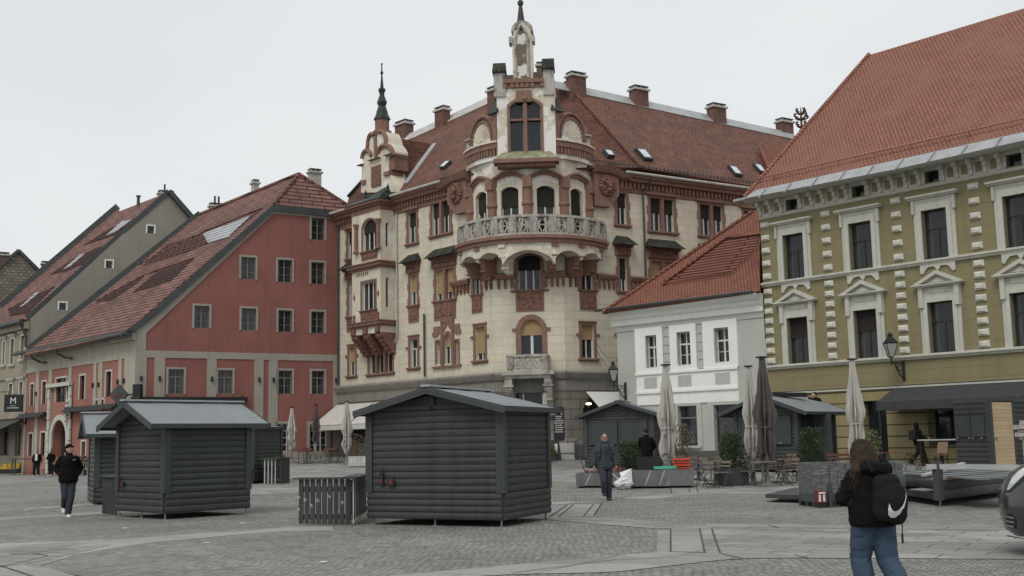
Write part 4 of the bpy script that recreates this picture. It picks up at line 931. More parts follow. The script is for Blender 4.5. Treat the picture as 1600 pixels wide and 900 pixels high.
for pl_, px in ((plR, [(993, 230), (1008, 231.5), (1022, 248), (1008, 247)]), (plR, [(1138, 257), (1150, 259), (1162, 273), (1150, 271.5)]), (plR, [(1177, 254), (1188, 256), (1199, 269), (1189, 267.5)]), (plR, [(943, 232), (956, 234), (962, 243), (951, 242)]), (plL, [(685, 261), (697, 250), (704, 250), (692, 261)])):
    o = roofpx('skylight', pl_, px, 'zincd', cr_, lift=.22, th=.3)
    c = Vector((sum(p[0] for p in px)/4, sum(p[1] for p in px)/4)); roofpx('skylight_pane', pl_, [((x-c.x)*.72+c.x, (y-c.y)*.72+c.y) for x, y in px], 'skyl', o, lift=.25, th=.02)
# snow guards
q = MB()
for k in range(60): u = 1.8+k*.3; p = frr.P(u, .1, ZE+.58); q.box(Loc(p, ang(frr)), -.05, .05, -.02, .02, 0, .14)
q.tube([frr.P(1.8, .1, ZE+.66), frr.P(20, .1, ZE+.66)], .02, 5); q.build('snow_guard', M['zincd'], cr_)
# far right dormer with wrought finial
fin = plane_hit(1253, 205, *plR)
q = MB(); A = hits(plR, [(1190, 232), (1236, 222), (1262, 262), (1202, 268)], .35); q.solid(A, -plR[1]*.35); q.build('dormer_roof', M['tile_white'], cr_)
q = MB(); A, Bv = hits(plR, [(1187, 230), (1204, 268)], .42); q.bar(A, Bv, .2, .15); q.build('hip_tiles', M['tile_white'], cr_)
q = MB(); fin = fin+Zv*-.3
q.lathe(fin, [(.25, -.6), (.2, 0), (.12, .2), (.22, .35), (.1, .5), (.08, 1.1), (.2, 1.2), (.08, 1.35), (.05, 1.9), (0, 2.2)], 8)
for hgt, rr_ in ((.55, .45), (1.15, .6), (1.55, .4)):
    for k in range(4):
        a = k*math.pi/2+.4; d = Vector((math.cos(a), math.sin(a), 0)); q.tube([fin+Zv*hgt, fin+Zv*(hgt+.1)+d*rr_*.6, fin+Zv*(hgt+.25)+d*rr_, fin+Zv*(hgt+.4)+d*rr_*.85], [.07, .07, .09, .12], 6)
q.build('wrought_finial', plain('rusty_iron', (.09, .055, .04), .8, .3, 6), cr_)

# ================================================================ round corner tower (drum), balcony, upper block
TC = Vector((1.19, 66.0, 0)); TR = 3.64; AX = -3.7
def rdir(a): a = rad(a); return Vector((math.sin(a), -math.cos(a), 0))     # a: degrees to the right of the camera axis
def TP(a, r, z): v = TC+rdir(a)*r; return Vector((v.x, v.y, z))
def zt_(px, y, r): # height of a photo row on the tower front at radius r
    a = math.asin(max(-.98, min(.98, ((px-832.5)/1800*66.0)/r))); p = TC+rdir(math.degrees(a))*r; return PY(px, y, p.y).z
def ringseg(q, r0, r1, z0, z1, a0, a1, n=20):
    P = []
    for i in range(n+1):
        a = a0+(a1-a0)*i/n; P += [TP(a, r0, z0), TP(a, r1, z0), TP(a, r1, z1), TP(a, r0, z1)]
    q.add(P, [f for i in range(n) for f in ((4*i, 4*i+4, 4*i+5, 4*i+1), (4*i+1, 4*i+5, 4*i+6, 4*i+2), (4*i+2, 4*i+6, 4*i+7, 4*i+3))]+[(0, 1, 2, 3), (4*n+3, 4*n+2, 4*n+1, 4*n)])
ZF = zt_(830, 366, 4.45); ZW0 = zt_(800, 336, TR)-1.2; ZW1 = zt_(800, 291, TR); ZDT = zt_(905, 243, TR)
# bays with windows
cols = [AX+33*k for k in (-2, -1, 0, 1, 2)]
for k in range(4):
    A = TP(cols[k], TR, 0); Bv = TP(cols[k+1], TR, 0); f = Fr(A[:2], Bv[:2]); F = Facade(f, cr_); hw = .52 if k != 3 else .5
    F.win(uz=(f.L/2-hw, f.L/2+hw, ZF+.25, ZW1), rise=.22, **dict(T, ear=0, sur=.26, smat='creamp', sill=0, blind=.42 if k < 3 else 1.0, sn=.06, curtain=.2))
    F.finish([(0, ZF-.3), (f.L, ZF-.3), (f.L, ZDT-.2), (0, ZDT-.2)], M['patch'], name='drum_wall')
    q = MB(); n = 12; c = f.L/2; w_ = f.L/2-.05
    for rr0, rr1, nn in ((0, .14, .16), (.14, .26, .26)):
        o1 = [(c-w_+2*w_*i/n, ZW1+.27+rr0+.35*math.sin(math.pi*i/n)) for i in range(n+1)]; o2 = [(x, z+rr1-rr0) for x, z in o1]
        q.prism(f, o1+o2[::-1], 0, nn)
    q.build('arch_moulding', M['terra'], cr_)
for s in (-1, 1):   # remaining sides of the drum
    a = cols[0] if s < 0 else cols[-1]; q = MB(); P0 = TP(a, TR, 0); P1 = TP(a+s*45, TR, 0)
    q.add([P0+Zv*ZF, P1+Zv*ZF, P1+Zv*(ZDT+2), P0+Zv*(ZDT+2)], [(0, 1, 2, 3)]); q.build('drum_wall', M['patch'], cr_)
q = MB()
for a in cols:
    c = TP(a, TR+.02, ZF); q.lathe(c, [(.34, 0), (.34, .5), (.27, .6), (.27, 1.75), (.33, 1.8), (.33, 1.92), (.29, 2.0), (.29, 2.75)], 12)
    q.box(Loc(TP(a, TR+.1, 0), rad(a)), -.28, .28, -.3, .28, ZF+2.75, ZF+3.35, tz=.0, tu=.05)
q.build('drum_columns', M['terra'], cr_)
# cornice of drum, corbel table and lunettes
q = MB(); ringseg(q, TR-.5, TR+.12, ZDT-.35, ZDT-.1, -80, 80); q.build('drum_cornice', M['patch'], cr_)
q = MB()
for i in range(44):
    a = -72+i*3.3
    if abs(a-AX) < 25: continue
    f = Loc(TP(a, TR, 0), rad(a)); q.box(f, -.07, .07, -.1, .2, ZDT-.1, ZDT+.3)
q2 = MB()
for s0, s1 in ((-76, AX-25), (AX+25, 72)): ringseg(q, TR-.3, TR+.24, ZDT+.3, ZDT+.62, s0, s1, 10); ringseg(q2, TR-.3, TR+.32, ZDT+.62, ZDT+.72, s0, s1, 10)
q.build('corbel_tables', M['terra'], cr_); q2.build('ledge', M['creamp'], cr_)
for ac, ww in ((-50, 2.3), (41.5, 2.3)):
    h = math.degrees(math.asin(ww/2/TR)); f = Fr(TP(ac-h, TR+.05, 0)[:2], TP(ac+h, TR+.05, 0)[:2]); q = MB(); Z0 = ZDT+.72; c = f.L/2; r0 = .80; r1 = 1.13
    q.prism(f, [(c-r1, Z0), (c+r1, Z0)]+[(c+r1*math.cos(t*math.pi/12), Z0+.3+r1*1.25*math.sin(t*math.pi/12)) for t in range(13)], -.7, 0); q.build('lunette_wall', M['terra'], cr_)
    q = MB(); q.prism(f, [(c-r0, Z0+.02), (c+r0, Z0+.02)]+[(c+r0*math.cos(t*math.pi/12), Z0+.25+r0*1.3*math.sin(t*math.pi/12)) for t in range(13)], 0, .06)
    for t in range(1, 12):
        w_ = t*math.pi/12; q.tube([f.P(c+.15*math.cos(w_), .08, Z0+.15+.15*math.sin(w_)), f.P(c+r0*.95*math.cos(w_), .08, Z0+.25+r0*1.2*math.sin(w_))], .03, 5)
    q.build('sunburst', M['creamp'], cr_)
    q = MB(); q.tube([f.P(c+(r1-.03)*math.cos(t*math.pi/12), .04, Z0+.3+(r1-.03)*1.25*math.sin(t*math.pi/12)) for t in range(13)], .1, 6); q.tube([f.P(c+(r0+.05)*math.cos(t*math.pi/12), .08, Z0+.25+(r0+.05)*1.3*math.sin(t*math.pi/12)) for t in range(13)], .07, 6); q.build('lunette_mouldings', M['terra'], cr_)
    s = -1 if ac < 0 else 1
    f2 = Loc(TP(ac+s*h*1.1, TR, 0), rad(ac)); q = MB(); q.box(f2, -.25, .25, -.4, .1, ZDT-.3, ZDT+1.2); q.box(f2, -.35, .35, -.5, .25, ZDT+1.2, ZDT+1.45, tz=.08, tu=.08); q.build('end_pier', M['balstone'], cr_)
    f2 = Loc(TP(ac-s*h*1.02, TR+.05, 0), rad(ac)); q = MB(); q.box(f2, -.2, .2, -.4, .12, ZDT+.62, ZDT+2.3); pr_ = q.build('pier', M['terra'], cr_)
    q = MB(); q.add([f2.P(-.42, .3, ZDT+2.3), f2.P(.42, .3, ZDT+2.3), f2.P(.42, -.6, ZDT+2.3), f2.P(-.42, -.6, ZDT+2.3), f2.P(-.3, -.15, ZDT+3.2), f2.P(.3, -.15, ZDT+3.2)], [(0, 1, 5, 4), (1, 2, 5), (2, 3, 4, 5), (3, 0, 4), (3, 2, 1, 0)]); q.build('slate_cap', M['slate'], pr_)
# balcony
q = MB(); ringseg(q, 2.5, 4.5, ZF-.42, ZF-.2, -72, 72, 36); ringseg(q, 2.5, 4.62, ZF-.2, ZF-.02, -72, 72, 36); bal = q.build('balcony', M['terra'], cr_)
q = MB(); ringseg(q, 4.15, 4.42, ZF-.018, ZF+.14, -71, 71, 36); ringseg(q, 4.18, 4.45, ZF+.98, ZF+1.12, -71, 71, 36)
for i in range(11): a = -71+i*14.2; f = Loc(TP(a, 4.3, 0), rad(a)); q.box(f, -.2, .2, -.13, .13, ZF+.14, ZF+.98); [q.box(f, x-.03, x+.03, .13, .16, ZF+.2, ZF+.92) for x in (-.11, 0, .11)]
q.build('balustrade', M['balstone'], bal)
q = MB()
for i in range(10):
    a0 = -71+i*14.2; 
    for s in range(2):
        ac = a0+14.2*(.28+.44*s)
        def B_(da, z): return TP(ac+da, 4.3, ZF+z)
        for d1, z1_ in ((-2.6, .18), (2.6, .18), (-2.6, .94), (2.6, .94)): q.bar(B_(0, .56), B_(d1, z1_), .09, .07)
        q.bar(B_(0, .16), B_(0, .96), .06, .07); q.bar(B_(-2.9, .56), B_(2.9, .56), .06, .07)
        q.tube([B_(1.3*math.cos(t*math.pi/4), .56+.17*math.sin(t*math.pi/4)) for t in range(8)], .035, 4, close=True)
q.build('balcony_tracery', M['balstone'], bal)
# arcade fascia under the balcony: consoles with arches between
cons = [-68, -45, -23, 16, 38, 62]
q = MB(); ZA = ZF-.42
for a0, a1 in zip(cons, cons[1:]):
    n = 10; hgt = .95 if a1-a0 > 30 else .6
    for i in range(n):
        t0, t1 = i/n, (i+1)/n; zl = ZA-.42-hgt*.8*(1-math.sin(math.pi*t0)**.6); zr = ZA-.42-hgt*.8*(1-math.sin(math.pi*t1)**.6)
        aa, ab = a0+(a1-a0)*t0, a0+(a1-a0)*t1
        q.add([TP(aa, 3.3, zl), TP(ab, 3.3, zr), TP(ab, 4.36, zr), TP(aa, 4.36, zl), TP(aa, 4.36, ZA), TP(ab, 4.36, ZA)], [(0, 1, 2, 3), (3, 2, 5, 4)])
q.build('balcony_arches', M['patch'], bal)
for a in cons:
    f = Loc(TP(a, 4.0, 0), rad(a)); q = MB(); zc_ = ZA-.12
    dd_ = -.95 if abs(a-AX) > 30 else -.75
    pr = [(dd_, zc_-1.45), (-.35, zc_-1.4), (-.2, zc_-1.25), (-.05, zc_-1.0), (.0, zc_-.8), (.26, zc_-.66), (.34, zc_-.4), (.34, zc_), (dd_, zc_)]
    kk = len(pr); q.add([f.P(-.17, n, z) for n, z in pr]+[f.P(.17, n, z) for n, z in pr], [(i, (i+1) % kk, (i+1) % kk+kk, i+kk) for i in range(kk)]+[tuple(range(kk)), tuple(reversed(range(kk, 2*kk)))])
    q.box(f, -.21, .21, -.6, .38, zc_-.62, zc_-.54); q.box(f, -.2, .2, -.6, .0, zc_-1.22, zc_-1.14)
    q.prism(f, [(-.2, zc_-.1), (.2, zc_-.1), (.2, zc_+.12), (0, zc_+.28), (-.2, zc_+.12)], -.5, .44)
    q.build('console', M['terra'] if a != -23 else M['creamp'], bal)
# sloped parapet sill above the drum
tf = Fr(TP(AX, 10, 0)[:2], TP(AX, 10, 0)[:2]+Vector((1, 0))) if 0 else Loc(TP(AX, TR+.0, 0), rad(AX))
def tz(y, n=0): return PY(823, y, (TC+rdir(AX)*(TR+n)).y).z
q = MB(); P = tf.P; za, zb = tz(252), tz(238)
q.add([P(-1.75, .75, za), P(1.75, .75, za), P(1.25, -.1, zb+.1), P(-1.25, -.1, zb+.1), P(-1.75, -.1, za), P(1.75, -.1, za)], [(0, 1, 2, 3), (1, 5, 2), (0, 3, 4), (4, 5, 1, 0)])
q.build('window_ledge', plain('mossy_stone', (.22, .22, .12), .9, .3, 5, bump=.4, bscale=20, dirt=(.35, .34, .28), dscale=2), cr_)
q = MB(); q.box(tf, -1.8, 1.8, -.1, .78, za-.22, za-.005); q.box(tf, -1.6, 1.6, -.1, .55, za-.42, za-.22); q.build('ledge_moulding', M['terra'], cr_)
# upper block
F = Facade(tf, cr_); uw = lambda x: (x-825)*62.9/1800
o_, (wu0, wu1, wz0, wz1) = F.win(uz=(uw(799), uw(849), tz(239), tz(155)), rise=.45, **dict(T, ear=0, leaves=1, mull=2, trans=.38, blind=0, sur=.13, sill=0, frame='gframe', curtain=.0, sn=.06, depth=.3))
q = MB(); q.box(tf, wu0, wu1, -.22, -.02, tz(188), tz(185)); q.ball(tf.P((wu0+wu1)/2, .08, tz(155)), .17, 10, 6); q.build('transom', M['terra'], o_)
ztop = tz(125)
F.finish([(uw(779), tz(250)), (uw(872), tz(250)), (uw(872), ztop), (uw(779), ztop)], M['patch'], name='tower_wall')
w = MB()
for ua, s in ((uw(779), -1), (uw(872), 1)): w.add([P(ua, 0, tz(250)), P(ua, -3, tz(250)), P(ua, -3, ztop), P(ua, 0, ztop)], [(0, 1, 2, 3)])
w.add([P(uw(779), 0, ztop), P(uw(872), 0, ztop), P(uw(872), -3, ztop), P(uw(779), -3, ztop)], [(0, 1, 2, 3)])
w.add([P(uw(779), -3, tz(250)), P(uw(872), -3, tz(250)), P(uw(872), -3, ztop), P(uw(779), -3, ztop)], [(0, 1, 2, 3)])
w.build('tower_wall', M['patch'], cr_)
q = MB(); q.box(tf, uw(810), uw(835), 0, .14, tz(160), tz(142)); q.build('keystone', M['terra'], cr_)
for x0, x1, yt, ym, yb in ((773, 795, 95, 113, 142), (852, 873, 91, 110, 138)):
    q = MB(); q.box(tf, uw(x0+2), uw(x1-1.5), -.6, .1, tz(150), tz(ym)); pp = q.build('pinnacle', M['balstone'], cr_)
    q = MB(); a, c = uw(x0), uw(x1); za, zb = tz(ym), tz(yt)
    q.box(tf, a, c, -.75, .22, za, za+.1); q.add([P(a, .22, za+.1), P(c, .22, za+.1), P(c, -.75, za+.1), P(a, -.75, za+.1), P(a+.03, -.2, zb), P(c-.03, -.2, zb)], [(0, 1, 5, 4), (1, 2, 5), (2, 3, 4, 5), (3, 0, 4)]); q.build('mossy_cap', M['moss'], pp)
q = MB(); q.box(tf, uw(790), uw(855), -.5, .18, tz(130), tz(124)); q.box(tf, uw(792), uw(853), -.5, .06, tz(137), tz(130.2))
for x in (791, 803, 811, 819, 827, 835, 851): q.box(tf, uw(x)-.05, uw(x)+.16, 0, .14, tz(137), tz(130.2))
q.build('parapet_cornice', M['terra'], cr_)
q = MB(); q.box(tf, uw(789), uw(806), -.4, .1, tz(123.8), tz(117)); q.box(tf, uw(839), uw(855), -.4, .1, tz(123.8), tz(114)); q.build('parapet_blocks', plain('soot_stone', (.10, .075, .06), .9, .3, 6, bump=.5), cr_)
# pylon with pointed niche
q = MB(); cx = 822.5
body = [(805.5, 124), (838.5, 124), (838.5, 62), (836, 50), (831, 42), (822, 33), (813, 42), (808, 50), (805.5, 62)]
q.prism(tf, [(uw(x), tz(y)) for x, y in body], -.9, 0); pyl = q.build('pylon', M['patch'], cr_)
nic = [(812.5, 122), (829.5, 122), (829.5, 62), (828, 54), (825, 47), (821, 41), (817, 47), (814, 54), (812.5, 62)]
q = MB(); q.prism(tf, [(uw(x), tz(y)) for x, y in nic], 0, .03); q.build('niche', plain('worn_niche', (.17, .13, .095), .9, .25, 3, bump=.5, bscale=10, dirt=(.66, .64, .6), dscale=.9, dlo=.5, dhi=.53), pyl)
q = MB(); q.tube([tf.P(uw(x), .04, tz(y)) for x, y in [(811, 122), (811, 62), (813, 53), (816.5, 45), (821, 38), (825.5, 45), (829, 53), (831, 62), (831, 122)]], .09, 6); q.build('niche_moulding', M['balstone'], pyl)
q = MB(); a = [(uw(822)+.62*math.cos(rad(t)), tz(47)+.62*math.sin(rad(t))) for t in range(0, 181, 15)]; q.prism(tf, a, -.85, -.1)
q.box(tf, uw(800.5), uw(806), -.6, .12, tz(67), tz(57)); q.box(tf, uw(837), uw(842), -.6, .12, tz(66), tz(56)); q.build('shoulder', M['balstone'], pyl)
q = MB(); c = tf.P(uw(820), -.35, tz(36)); q.lathe(c, [(.5, -.35), (.32, 0), (.24, .2), (.2, .35), (.1, 1.15), (.17, 1.25), (.17, 1.4), (.08, 1.5), (.03, 2.2), (0, 2.6)], 8); q.build('spire', plain('dark_spire', (.045, .04, .038), .7, .3, 5), pyl)
# first floor balcony and its consoles on the chamfer
zb0, zb1 = fc.uz(828, 581)[1], fc.uz(828, 556)[1]; ub0, ub1 = fc.uz(796, 570)[0], fc.uz(860, 570)[0]
q = MB(); q.box(fc, ub0-.25, ub1+.3, .001, 1.15, zb0-.22, zb0-.03); q.box(fc, ub0-.12, ub1+.12, 0, 1.0, zb0-.4, zb0-.22); b1 = q.build('stone_balcony', M['balstone'], cr_)
q = MB()
q.box(fc, ub0, ub1, .85, 1.0, zb0-.028, zb0+.1); q.box(fc, ub0-.03, ub1+.03, .82, 1.04, zb1-.12, zb1)
for a, c in ((ub0, ub0+.36), (ub1-.36, ub1)): q.box(fc, a, c, .84, 1.02, zb0+.1, zb1-.12); [q.box(fc, a+.07+.1*i, a+.11+.1*i, 1.02, 1.05, zb0+.14, zb1-.16) for i in range(3)]
for a in (ub0, ub1-.12): q.box(fc, a, a+.12, 0, .85, zb0-.028, zb1-.02)
for k in range(3):
    c = ub0+.36+(ub1-ub0-.72)*(k+.5)/3; zc_ = (zb0+zb1)/2; h = (zb1-zb0)/2-.12; hw = (ub1-ub0-.72)/6
    for sx, sz in ((-1, -1), (1, -1), (-1, 1), (1, 1)): q.bar(fc.P(c, .92, zc_), fc.P(c+sx*hw, .92, zc_+sz*h), .08, .08)
    q.tube([fc.P(c+hw*.9*math.cos(t*math.pi/5), .92, zc_+h*.9*math.sin(t*math.pi/5)) for t in range(10)], .05, 5, close=True)
q.build('balustrade', M['balstone'], b1)
for uc in (fc.uz(798.5, 600)[0], fc.uz(859, 600)[0]):
    q = MB(); pr = [(0, zb0-2.5), (.25, zb0-2.4), (.35, zb0-1.9), (.6, zb0-1.5), (.9, zb0-1.0), (.95, zb0-.4), (0, zb0-.4)]; kk = len(pr)
    q.add([fc.P(uc-.2, n, z) for n, z in pr]+[fc.P(uc+.2, n, z) for n, z in pr], [(i, (i+1) % kk, (i+1) % kk+kk, i+kk) for i in range(kk)]+[tuple(range(kk)), tuple(reversed(range(kk, 2*kk)))])
    q.box(fc, uc-.27, uc+.27, 0, 1.0, zb0-.85, zb0-.75); q.box(fc, uc-.24, uc+.24, 0, .75, zb0-1.6, zb0-1.5); q.build('console', M['balstone'], b1)
# street name plate, shop awnings
u, z = frr.uz(897, 606.5); q = MB(); q.box(frr, u-.2, u+.2, 0, .03, z-.15, z+.15); q.build('street_plate', plain('red_enamel', (.22, .02, .02), .4), cr_)
q = MB(); [q.box(frr, u-.14+.045*k, u-.115+.045*k, .031, .036, z-.03, z+.06) for k in range(7)]; q.build('plate_lettering', M['paint'], cr_)
M['awn'] = plain('pale_canvas', (.55, .53, .49), .85, .08, 2, streak=.2); M['awnw'] = plain('white_canvas', (.66, .66, .65), .85, .04, 2)
def awning(name, f, u0, u1, z0, proj, drop, mat, parent, val=.3, sides=True):
    q = MB(); P = f.P
    q.add([P(u0, .1, z0), P(u1, .1, z0), P(u1, proj, z0-drop), P(u0, proj, z0-drop), P(u1, proj, z0-drop-val), P(u0, proj, z0-drop-val)], [(0, 1, 2, 3), (3, 2, 4, 5)])
    o = q.build(name, mat, parent); mdl = o.modifiers.new('t', 'SOLIDIFY'); mdl.thickness = .03
    q = MB(); q.tube([P(u0, proj, z0-drop), P(u1, proj, z0-drop)], .035, 6)
    for u in (u0+.1, u1-.1, (u0+u1)/2): q.tube([P(u, .1, z0-drop-.3), P(u, proj*.95, z0-drop-.03)], .025, 6)
    q.build('awning_arms', M['zinc'], o); return o
ua = fl.uz(531, 640)[0]
awning('awning', fl, .1, 4.2, ZC-1.05, 2.0, 1.35, M['awn'], cr_); awning('awning', fl, 4.35, 9.2, ZC-1.05, 2.0, 1.35, M['awn'], cr_)
awning('awning', frr, frr.uz(914, 612)[0], frr.uz(914, 612)[0]+3.4, ZC-1.0, 1.7, 1.2, M['awnw'], cr_, val=.05)
M['frostb'] = plain('unlit_bulb', (.6, .6, .55), .3, .05)
M['bulb'] = emis('lit_bulb', (1, .86, .5), 6.0)
q = MB()
for x, y in ((919, 631), (938, 630)): u, z = frr.uz(x, y, -.3); q.ball(frr.P(u, -.25, z), .09, 8, 6, (1.8, 1, .7))
q.build('shop_lamps', M['bulb'], cr_)
# two festoon cables between the corner building and the white house
for k, (xa, ya, xb, yb) in enumerate(((932, 536, 968, 553), (932, 546, 968, 572))):
    ua, za = frr.uz(xa, ya, .1); A = frr.P(ua, .1, za); Bv = PY(xb, yb, 62.0); q = MB(); pts = [A.lerp(Bv, t/10)-Zv*(.5*math.sin(math.pi*t/10)) for t in range(11)]; q.tube(pts, .012, 4); o = q.build('festoon_cable', M['black'])
    tag(o, ('upper' if k == 0 else 'lower')+' thin festoon cable sagging between the cream and white buildings', 'cable')
    q = MB(); [q.ball(pts[t]-Zv*.05, .035, 6, 4) for t in (3, 5, 7)]; q.build('bulbs', M['frostb'], o)
# menu board
u0, z1 = frr.uz(865.5, 637, .1) if 0 else fc.uz(864.5, 636, .12); u1, z0 = fc.uz(881.5, 687, .12)
q = MB(); q.box(fc, u0, u1, .1, .17, z0, z1); mb_ = q.build('menu_board', M['black']); tag(mb_, 'tall black menu board with rows of white writing on the grey stone wall', 'menu board')
q = MB(); rn = random.Random(5); zz_ = z1-.3
while zz_ > z0+.35:
    w_ = rn.uniform(.12, .24); x = (u0+u1)/2-w_
    while x < (u0+u1)/2+w_: d = rn.uniform(.03, .07); q.box(fc, x, x+d, .171, .176, zz_, zz_+.045); x += d+.02
    zz_ -= rn.choice((.12, .12, .2))
q.build('chalk_writing', M['paint'], mb_)
# ================================================================ white house with the orange roof
W0 = (5.6, 62.0); W1 = (11.87, 55.8); gw = Fr(W0, W1); LW = gw.L+.42
wh = thing('white_house', 'low pale grey house with an orange tiled roof between the cream and olive buildings', 'house', gw.P(LW/2, -4, g(9, 60)))
F = Facade(gw, wh); GW = g(9, 59)
wk = dict(sur=.0, smat='whitetrim', sill=0, frame='wframe', leaves=2, trans=.36, bars=1, curtain=0, depth=.3, fw=.06)
for p, o in [((1010, 524, 1027.5, 575), 994), ((1059, 518.5, 1080.5, 571), 1048), ((1117.5, 512, 1140.5, 566.5), 1100)]: F.win(p, **wk)
zE = 8.45
F.win((1060.7, 634, 1090, 697), name='shop_window', frame='gframe', leaves=1, trans=.3, sur=.14, smat='whiteren', sill=.1, curtain=0, depth=.25)
F.win((1117, 632, 1155, 712), name='shop_door', frame='gframe', leaves=1, trans=0, sur=.16, smat='whiteren', sill=0, curtain=0, depth=.25)
F.finish([(0, -.3), (LW, -.3), (LW, zE), (0, zE)], M['whiteren'])
def gwu(px, y): return gw.uz(px, y)[0]
def gwz(px, y): return gw.uz(px, y)[1]
za, zs = gwz(1075, 506), gwz(1075, 578)
b = MB()
for x0, x1, wx0, wx1, yt, yb, ym in ((994, 1037, 1010, 1027.5, 524, 575, 512), (1048, 1089.5, 1059, 1080.5, 518.5, 571, 507), (1100, 1154, 1117.5, 1140.5, 512, 566.5, 500)):
    u0, u1 = gwu(x0, 545), gwu(x1, 545); v0, v1 = gwu(wx0, 545), gwu(wx1, 545); z1 = gwz((x0+x1)/2, ym); wz0 = gwz((wx0+wx1)/2, yb); wz1 = gwz((wx0+wx1)/2, yt)
    b.box(gw, u0, v0, 0, .1, zs, z1); b.box(gw, v1, u1, 0, .1, zs, z1); b.box(gw, v0, v1, 0, .1, wz1, z1); b.box(gw, v0, v1, 0, .1, zs, wz0)
b.build('window_surrounds', M['whitetrim'], wh)
u0, u1 = gwu(996, 600), gwu(1154.5, 600); z1 = gwz(1075, 578); z0 = gwz(1075, 612); z2 = gwz(1075, 630)
b = MB(); b.box(gw, u0, u1, 0, .08, z0+.2, z1-.12); b.box(gw, u0-.03, u1+.03, 0, .16, z1-.12, z1-.002); b.box(gw, u0, u1, 0, .14, z0, z0+.12); b.box(gw, u0, u1, .0, .1, z0+.12, z0+.198); b.box(gw, u0, u1, 0, .06, z2, z0-.002)
b.build('white_band', M['whitetrim'], wh)
b = MB()
for x0, x1, y in ((1008.5, 1028, 598), (1061, 1082, 593), (1119, 1142, 589)):
    b.box(gw, gwu(x0, y), gwu(x1, y), .08, .095, gwz(1075, 603.5), gwz(1075, 586))
b.build('inset_panels', M['whiteren'], wh)
b = MB()
for x0, x1 in ((1038, 1047), (1090.5, 1099)):
    for k in range(5): z = zs+.05+k*.44; b.box(gw, gwu(x0, 545), gwu(x1, 545), 0, .05, z, z+.39)
b.build('rusticated_blocks', M['whiteren'], wh)
string(gw, 'cornice', -.25, LW, [(0, zE-.85), (.1, zE-.8), (.12, zE-.55), (.22, zE-.45), (.28, zE-.3), (.45, zE-.2), (.6, zE-.05), (.62, zE+.03), (0, zE+.05)], M['whitetrim'], wh)
string(gw, 'string_course', 0, LW, [(0, zE-1.15), (.05, zE-1.12), (.05, zE-1.0), (0, zE-.98)], M['whiteren'], wh)
b = MB()
for x0, x1 in ((968, 972), (1093, 1097), (1107, 1112), (1158, 1163)): b.box(gw, gwu(x0, 650), gwu(x1, 650), 0, .06, -.2, z2-.002)
b.build('pilasters', M['whiteren'], wh)
w = MB(); ws = Fr((W0[0]+7, W0[1]+7), W0); w.wall(ws, [(0, 0), (ws.L, 0), (ws.L, zE), (0, zE)]); w.build('wall', M['whiteren'], wh)
plw = slope(gw, .7, zE+.05, 42)
roofpx('roof', plw, [(941, 488), (1176, 330), (1187, 326), (1187, 454.5)], 'tile_white', wh)
hp = hits(plw, [(941, 488), (1176, 330)]); bk = Vector((9, 5, -1)); n_ = (hp[1]-hp[0]).cross(bk).normalized()
w = MB(); w.solid([hp[0], hp[1], hp[1]+bk, hp[0]+bk*1.2], Vector((0, 0, -.08))); w.build('side_roof', M['tile_white'], wh)
M['slotw'] = brick('louvred_orange_tiles', (.25, .10, .07), (.21, .085, .06), (.05, .022, .016), 6, .26, .06, 1.0, dist=.1, step=1)
roofpx('roof_louvre', plw, [(1036, 442), (1134, 373), (1184, 367), (1184, 382), (1142, 426)], 'slotw', wh, lift=.05, th=.05)
tubepx('louvre_ridge', plw, [(1034, 443), (1134, 371), (1190, 365)], .09, 'tile_white', wh, lift=.15); tubepx('louvre_ridge', plw, [(1034, 443), (1142, 427), (1188, 380)], .04, 'tile_white', wh, lift=.15)
tubepx('hip_tiles', plw, [(941, 488), (1176, 330)], .1, 'tile_white', wh, lift=.06)
q = MB(); q.tube([gw.P(-.8, .78, zE+.08), gw.P(LW-.1, .78, zE+.08)], .08, 8); q.build('gutter', M['zincd'], wh)
# pictures behind the shop glass: grey panorama posters
M['poster'] = plain('grey_poster', (.10, .10, .105), .6, .9, 5, spec=.2)
b = MB()
for x0, x1, y0, y1 in ((1063, 1088, 664, 691), (1120, 1153, 650, 690)):
    u0, u1, z0, z1 = gw.R(x0, y0, x1, y1); b.box(gw, u0, u1, -.28, -.26, z0, z1)
b.build('window_posters', M['poster'], wh)
b = MB(); rn = random.Random(9)
for x0, x1, y0, y1 in ((1063, 1088, 668, 691), (1120, 1153, 655, 690)):
    u0, u1, z0, z1 = gw.R(x0, y0, x1, y1)
    for k in range(14):
        u = rn.uniform(u0, u1-.15); z = rn.uniform(z0, z1-.2); w_ = rn.uniform(.05, .16); h = rn.uniform(.04, .18); b.box(gw, u, u+w_, -.259, -.25, z, z+h)
    b.box(gw, u0+.2, u1-.2, -.259, -.248, z0-.05, z0+.12)
b.build('poster_details', plain('poster_white', (.5, .5, .5), .7, .2, 6), wh)
